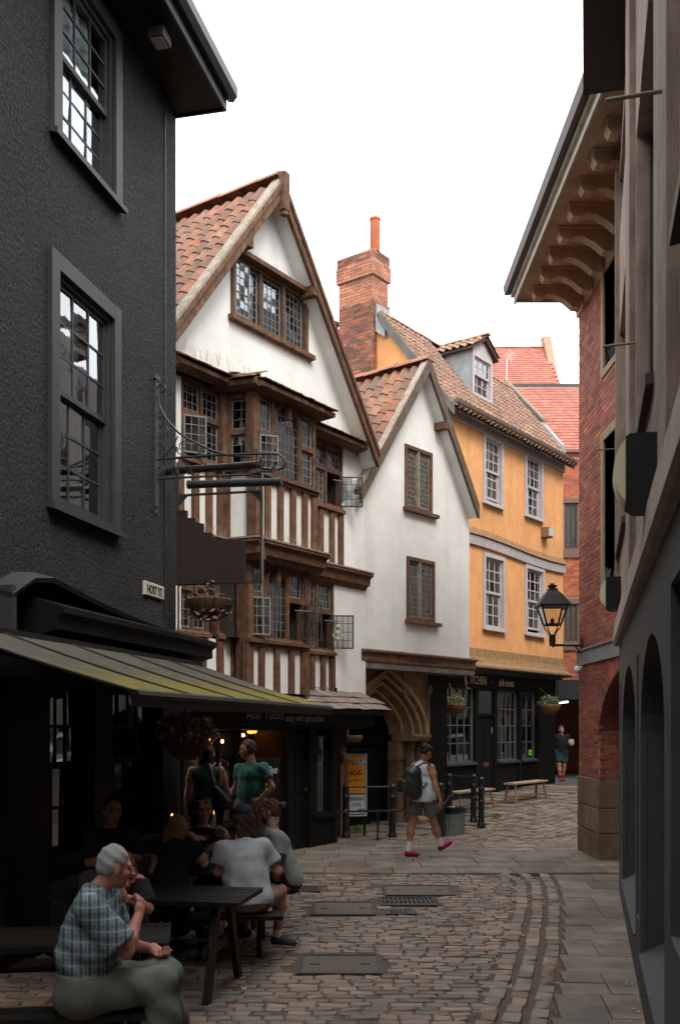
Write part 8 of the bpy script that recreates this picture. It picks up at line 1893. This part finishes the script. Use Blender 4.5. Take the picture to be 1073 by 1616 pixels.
JM.update(shR=(.16, -.05, 1.40), shL=(-.14, .10, 1.40), elR=(.27, -.12, 1.17), wrR=(.09, -.16, .99), haR=(.08, -.13, .90), elL=(-.20, .20, 1.15), wrL=(-.30, .10, 1.02), haL=(-.36, .04, 1.03), hipL=(-.09, .05, .93), hipR=(.10, -.03, .93))
c = ((396-PCX)/FPX*12.2, 12.2, .13); person(c, JM, SK2, 'standing man in sea green T-shirt and khaki trousers with one hand on his hip', dict(m=TG, sleeve=.60, hem=.10, flare=.006, grow=.012, fold=.007), dict(m=KH, len=1.95, name='trousers', grow=.018, fold=.009, ff=22), dict(kind='short', m=DBH), dict(m=BLT), h=.013, hh=.009)
# ---- seated group
def seat(x, y, yaw, **k):      # seated template, yaw = direction faced (degrees, 90 = away)
    a = R_(yaw); f = np.array([math.cos(a), math.sin(a), 0]); r = np.array([math.sin(a), -math.cos(a), 0]); u = np.array([0, 0, 1.])
    W = lambda l, fo, z: tuple(r*l+f*fo+u*z); ln = k.get('lean', .10)
    J = dict(face=tuple(f+u*k.get('look', -.1)), front=tuple(f), head=W(0, ln+.06, 1.18), shL=W(-.170, ln, .965), shR=W(.170, ln, .965), hipL=W(-.09, 0, .53), hipR=W(.09, 0, .53),
             knL=W(-.12, .42, .54), knR=W(.12, .42, .54), anL=W(-.12, .44, .10), anR=W(.12, .44, .10), toeL=W(-.13, .57, .045), toeR=W(.13, .57, .045),
             elL=W(-.215, .15, .745), wrL=W(-.10, .36, .79), haL=W(-.05, .43, .80), elR=W(.215, .15, .745), wrR=W(.10, .36, .79), haR=W(.05, .43, .80))
    return J, W
WT = mat('white_tee', (.42, .43, .45), (.36, .37, .39), sc=5, rough=.92, bump=(7, .9, .05, (1, 1, .6))); GT = mat('sage_grey_tee', (.27, .285, .27), (.22, .235, .225), sc=5, rough=.92, bump=(7, .9, .05, (1, 1, .6)))
KS = mat('sand_shorts', (.33, .26, .19), (.26, .20, .145), sc=6, rough=.9, bump=(7, .9, .05, (1, 1, .6)))
J, W = seat(0, 0, 112, lean=.12); J.update(face=(-.55, .8, -.05), knR=(.26, .42, .53), anR=(.23, .44, .12), toeR=(.37, .43, .055), hipR=(.10, .02, .53), elR=(.25, .20, .74), wrR=(.19, .38, .70), haR=(.20, .44, .66), head=(-.06, .17, 1.20))
x = (392-PCX)/FPX*8.62; person((x, 8.52, .03), J, SK3, 'man in white T-shirt and sand shorts seated with his back to us', dict(m=WT, sleeve=.66, hem=.07, flare=.012, grow=.026, fold=.007, ff=24), dict(m=KS, len=.62, flare=.02, grow=.006, rise=.05, name='shorts'), dict(kind='long', m=hm('long_brown_hair', (.035, .018, .012), (.055, .028, .016)), len=.20, cap=mat('navy_cap', (.012, .014, .022), rough=.8)), dict(m=mat('grey_canvas_shoe', (.045, .05, .052), rough=.8), sole=mat('pale_sole', (.4, .39, .36), rough=.7), sock=WS, sh=.14), h=.012)
J, W = seat(0, 0, 200, lean=.14); J.update(head=(-.16, .02, 1.185), face=(-.95, .15, -.10)); x = (452-PCX)/FPX*9.62; person((x, 9.62, .03), J, SK2, 'bearded man with hair bun in sage grey T-shirt, rightmost of the group', dict(m=GT, sleeve=.76, hem=.07, flare=.015, grow=.018, fold=.009, ff=24), dict(m=mat('navy_shorts', (.02, .025, .04)), len=.7, name='shorts'), dict(kind='bun', m=hm('brown_bun_hair', (.06, .03, .016), (.09, .045, .025)), beard=True), dict(m=BLT), h=.012)
J, W = seat(0, 0, 272, lean=.16); J.update(face=(.30, -.95, -.12), head=(.02, -.20, 1.17)); J.update(elR=(-.26, -.30, .95), wrR=(-.02, -.42, .92), haR=(.06, -.44, .90), elL=(.26, -.30, .90), wrL=(.08, -.46, .80), haL=(-.0, -.48, .80)); x = (322-PCX)/FPX*9.95; person((x, 9.98, .05), J, SK1, 'woman facing us in black sleeveless top with sunglasses pushed up on her hair', dict(m=BLT, name='sleeveless_top', sleeve=0, hem=.05, strap=.03, low=.05), dict(m=BLJ, len=.5, name='shorts'), dict(kind='long', m=DBH, len=.12, glasses=mat('pale_mirror_lens', (.4, .38, .38), rough=.2, spec=.8), gup=1), dict(m=BLT), h=.011, female=True)
J, W = seat(0, 0, 70, lean=.20); J.update(face=(.35, .9, -.1)); J['head'] = (.05, .27, 1.12); J.update(elR=(.30, .18, .82), wrR=(.20, .32, 1.02), haR=(.14, .38, 1.08)); x = (268-PCX)/FPX*8.6; person((x, 8.42, .03), J, SK1, 'blonde woman in black seated with her back to us at the left of the group', dict(m=BLT, name='black_top', sleeve=.35, hem=.05), dict(m=BLJ, len=1.9, name='trousers'), dict(kind='long', m=hm('blonde_hair', (.30, .20, .10), (.20, .125, .06)), len=.24), dict(m=BLT), h=.012, female=True)
# ---- person drinking beyond the old man
J, W = seat(0, 0, 262, lean=.22); J['head'] = (.06, -.30, 1.03); J.update(face=(.35, -.8, -.35), elR=(-.2, -.40, .80), wrR=(-.05, -.50, .84), haR=(.02, -.52, .88), elL=(.22, -.34, .80), wrL=(.09, -.46, .90), haL=(.07, -.49, .97)); x = (196-PCX)/FPX*6.9; person((x, 6.95, .03), J, SK3, 'shadowed person leaning over a drink just behind the old man', dict(m=BLT, sleeve=.9, hem=.04), dict(m=BLJ, len=1.9, name='trousers'), dict(kind='short', m=DBH), dict(m=BLT), h=.013)
gx = x+.10; gy = 6.42; t = thing('drinking_glass', (gx, gy, .76), 'drink with pale straw in front of the old man on the nearest table', 'glass'); b = MB(); b.lathe((gx, gy, .76), [(.03, 0), (.036, .13), (.033, .13), (.027, .01), (0, .01)], 12); b.build('tumbler', glass('bottle_glass'), t, sm=True); b = MB(); b.tube([(gx, gy, .77), (gx-.025, gy, 1.0)], .004, 5); b.build('straw', mat('pale_straw', (.45, .5, .25), rough=.6), t)
# ---- person against the wall, mostly hidden
J, W = seat(0, 0, 300, lean=.05); x = (172-PCX)/FPX*8.8; person((x, 8.8, .12), J, SK2, 'barely visible dark-haired person against the pub wall behind the old man\'s head', dict(m=BLT, sleeve=.9), dict(m=BLJ, len=1.9, name='trousers'), dict(kind='short', m=DBH), dict(m=BLT), h=.016, hh=.01)
# ---- the old man
PLD = mat('plaid_base', (.10, .16, .17), bump=(7, .9, .05, (1, 1, .6)), rough=.9)
def plaid():
    m = PLD; nt = m.node_tree; N = nt.nodes; L = nt.links.new; bs = N['Principled BSDF']; tc = N.new('ShaderNodeTexCoord'); sx = N.new('ShaderNodeSeparateXYZ'); L(tc.outputs['Object'], sx.inputs[0])
    def stripes(expr, f, lo, hi, ph=0):
        a = N.new('ShaderNodeMath'); a.operation = 'MULTIPLY_ADD'; a.inputs[1].default_value = f; a.inputs[2].default_value = ph; L(expr, a.inputs[0]); s = N.new('ShaderNodeMath'); s.operation = 'SINE'; L(a.outputs[0], s.inputs[0]); r = N.new('ShaderNodeMapRange'); r.inputs[1].default_value = lo; r.inputs[2].default_value = hi; L(s.outputs[0], r.inputs[0]); return r.outputs[0]
    h = N.new('ShaderNodeMath'); h.operation = 'MULTIPLY_ADD'; h.inputs[1].default_value = .25; L(sx.outputs[1], h.inputs[0]); L(sx.outputs[0], h.inputs[2])
    c = (.14, .19, .195); base = None
    def mixc(fac, a, bcol, k):
        x = N.new('ShaderNodeMixRGB'); m2 = N.new('ShaderNodeMath'); m2.operation = 'MULTIPLY'; m2.inputs[1].default_value = k; L(fac, m2.inputs[0]); L(m2.outputs[0], x.inputs[0])
        if isinstance(a, tuple): x.inputs[1].default_value = (*a, 1)
        else: L(a, x.inputs[1])
        x.inputs[2].default_value = (*bcol, 1); return x.outputs[0]
    o = mixc(stripes(h.outputs[0], 130, .1, .5), (.17, .225, .235), (.035, .06, .07), .75); o = mixc(stripes(sx.outputs[2], 95, .3, .6), o, (.04, .07, .08), .55); o = mixc(stripes(h.outputs[0], 260, .8, .95, 1), o, (.40, .44, .44), .6); o = mixc(stripes(sx.outputs[2], 95, .85, .97, 2.5), o, (.36, .40, .40), .6)
    L(o, bs.inputs['Base Color'])
plaid()
TR = mat('grey_green_trousers', (.155, .165, .135), (.115, .125, .10), sc=5, rough=.92, bump=(7, .9, .05, (1, 1, .6)))
ox, oy = (152-PCX)/FPX*5.62, 5.62
JO = dict(face=(.88, .45, -.22), front=(1, .15, 0), up=(.16, .05, 1), head=(.10, .03, 1.225), shL=(-.01, .19, 1.05), shR=(.01, -.19, 1.035), hipL=(-.06, .10, .54), hipR=(-.05, -.10, .54), knL=(.36, .10, .59), knR=(.36, -.06, .585), anL=(.44, .12, .10), anR=(.46, -.08, .10), toeL=(.58, .13, .045), toeR=(.60, -.09, .045),
          elR=(.20, -.20, .77), wrR=(.215, -.06, 1.00), haR=(.22, -.02, 1.08), pnR=(-.7, .3, 0), elL=(.12, .25, .76), wrL=(.31, .14, .73), haL=(.37, .07, .70), curl=1.3)
JO['elR'] = (.205, -.16, .78); JO['wrR'] = (.235, .05, .96); JO['haR'] = (.235, .10, 1.04)
JO['elL'] = (.10, .24, .74)
GH = hm('white_grey_hair', (.42, .40, .38), (.30, .285, .27))
om, GO = person((ox, oy, .02), JO, SK3, 'white-haired old man in blue plaid shirt seated in profile at the lower left', dict(m=PLD, name='plaid_shirt', sleeve=.80, low=-.035, hem=-.05, flare=.028, grow=.024, fold=.013, ff=19), dict(m=TR, len=1.95, flare=.012, name='trousers', rise=.09, grow=.030, fold=.013, ff=17), dict(kind='short', m=GH), dict(m=mat('brown_shoe', (.05, .03, .02), rough=.5)), h=.0105, hh=.0065, belly=.030)
_pel = (GO['hipL']+GO['hipR'])/2; _sp = nrm((GO['shL']+GO['shR'])/2-_pel); _hl = nrm(GO['hipR']-GO['hipL'])
Q = Blob(); Q.cone(_pel+_sp*.075, _pel+_sp*.108, .153, .153, .02, (_hl, 1.3), .0); Q.cuts = [(_pel+_sp*.078, -_sp)]; put('belt', [Q.mesh(.009)], BLT, om)
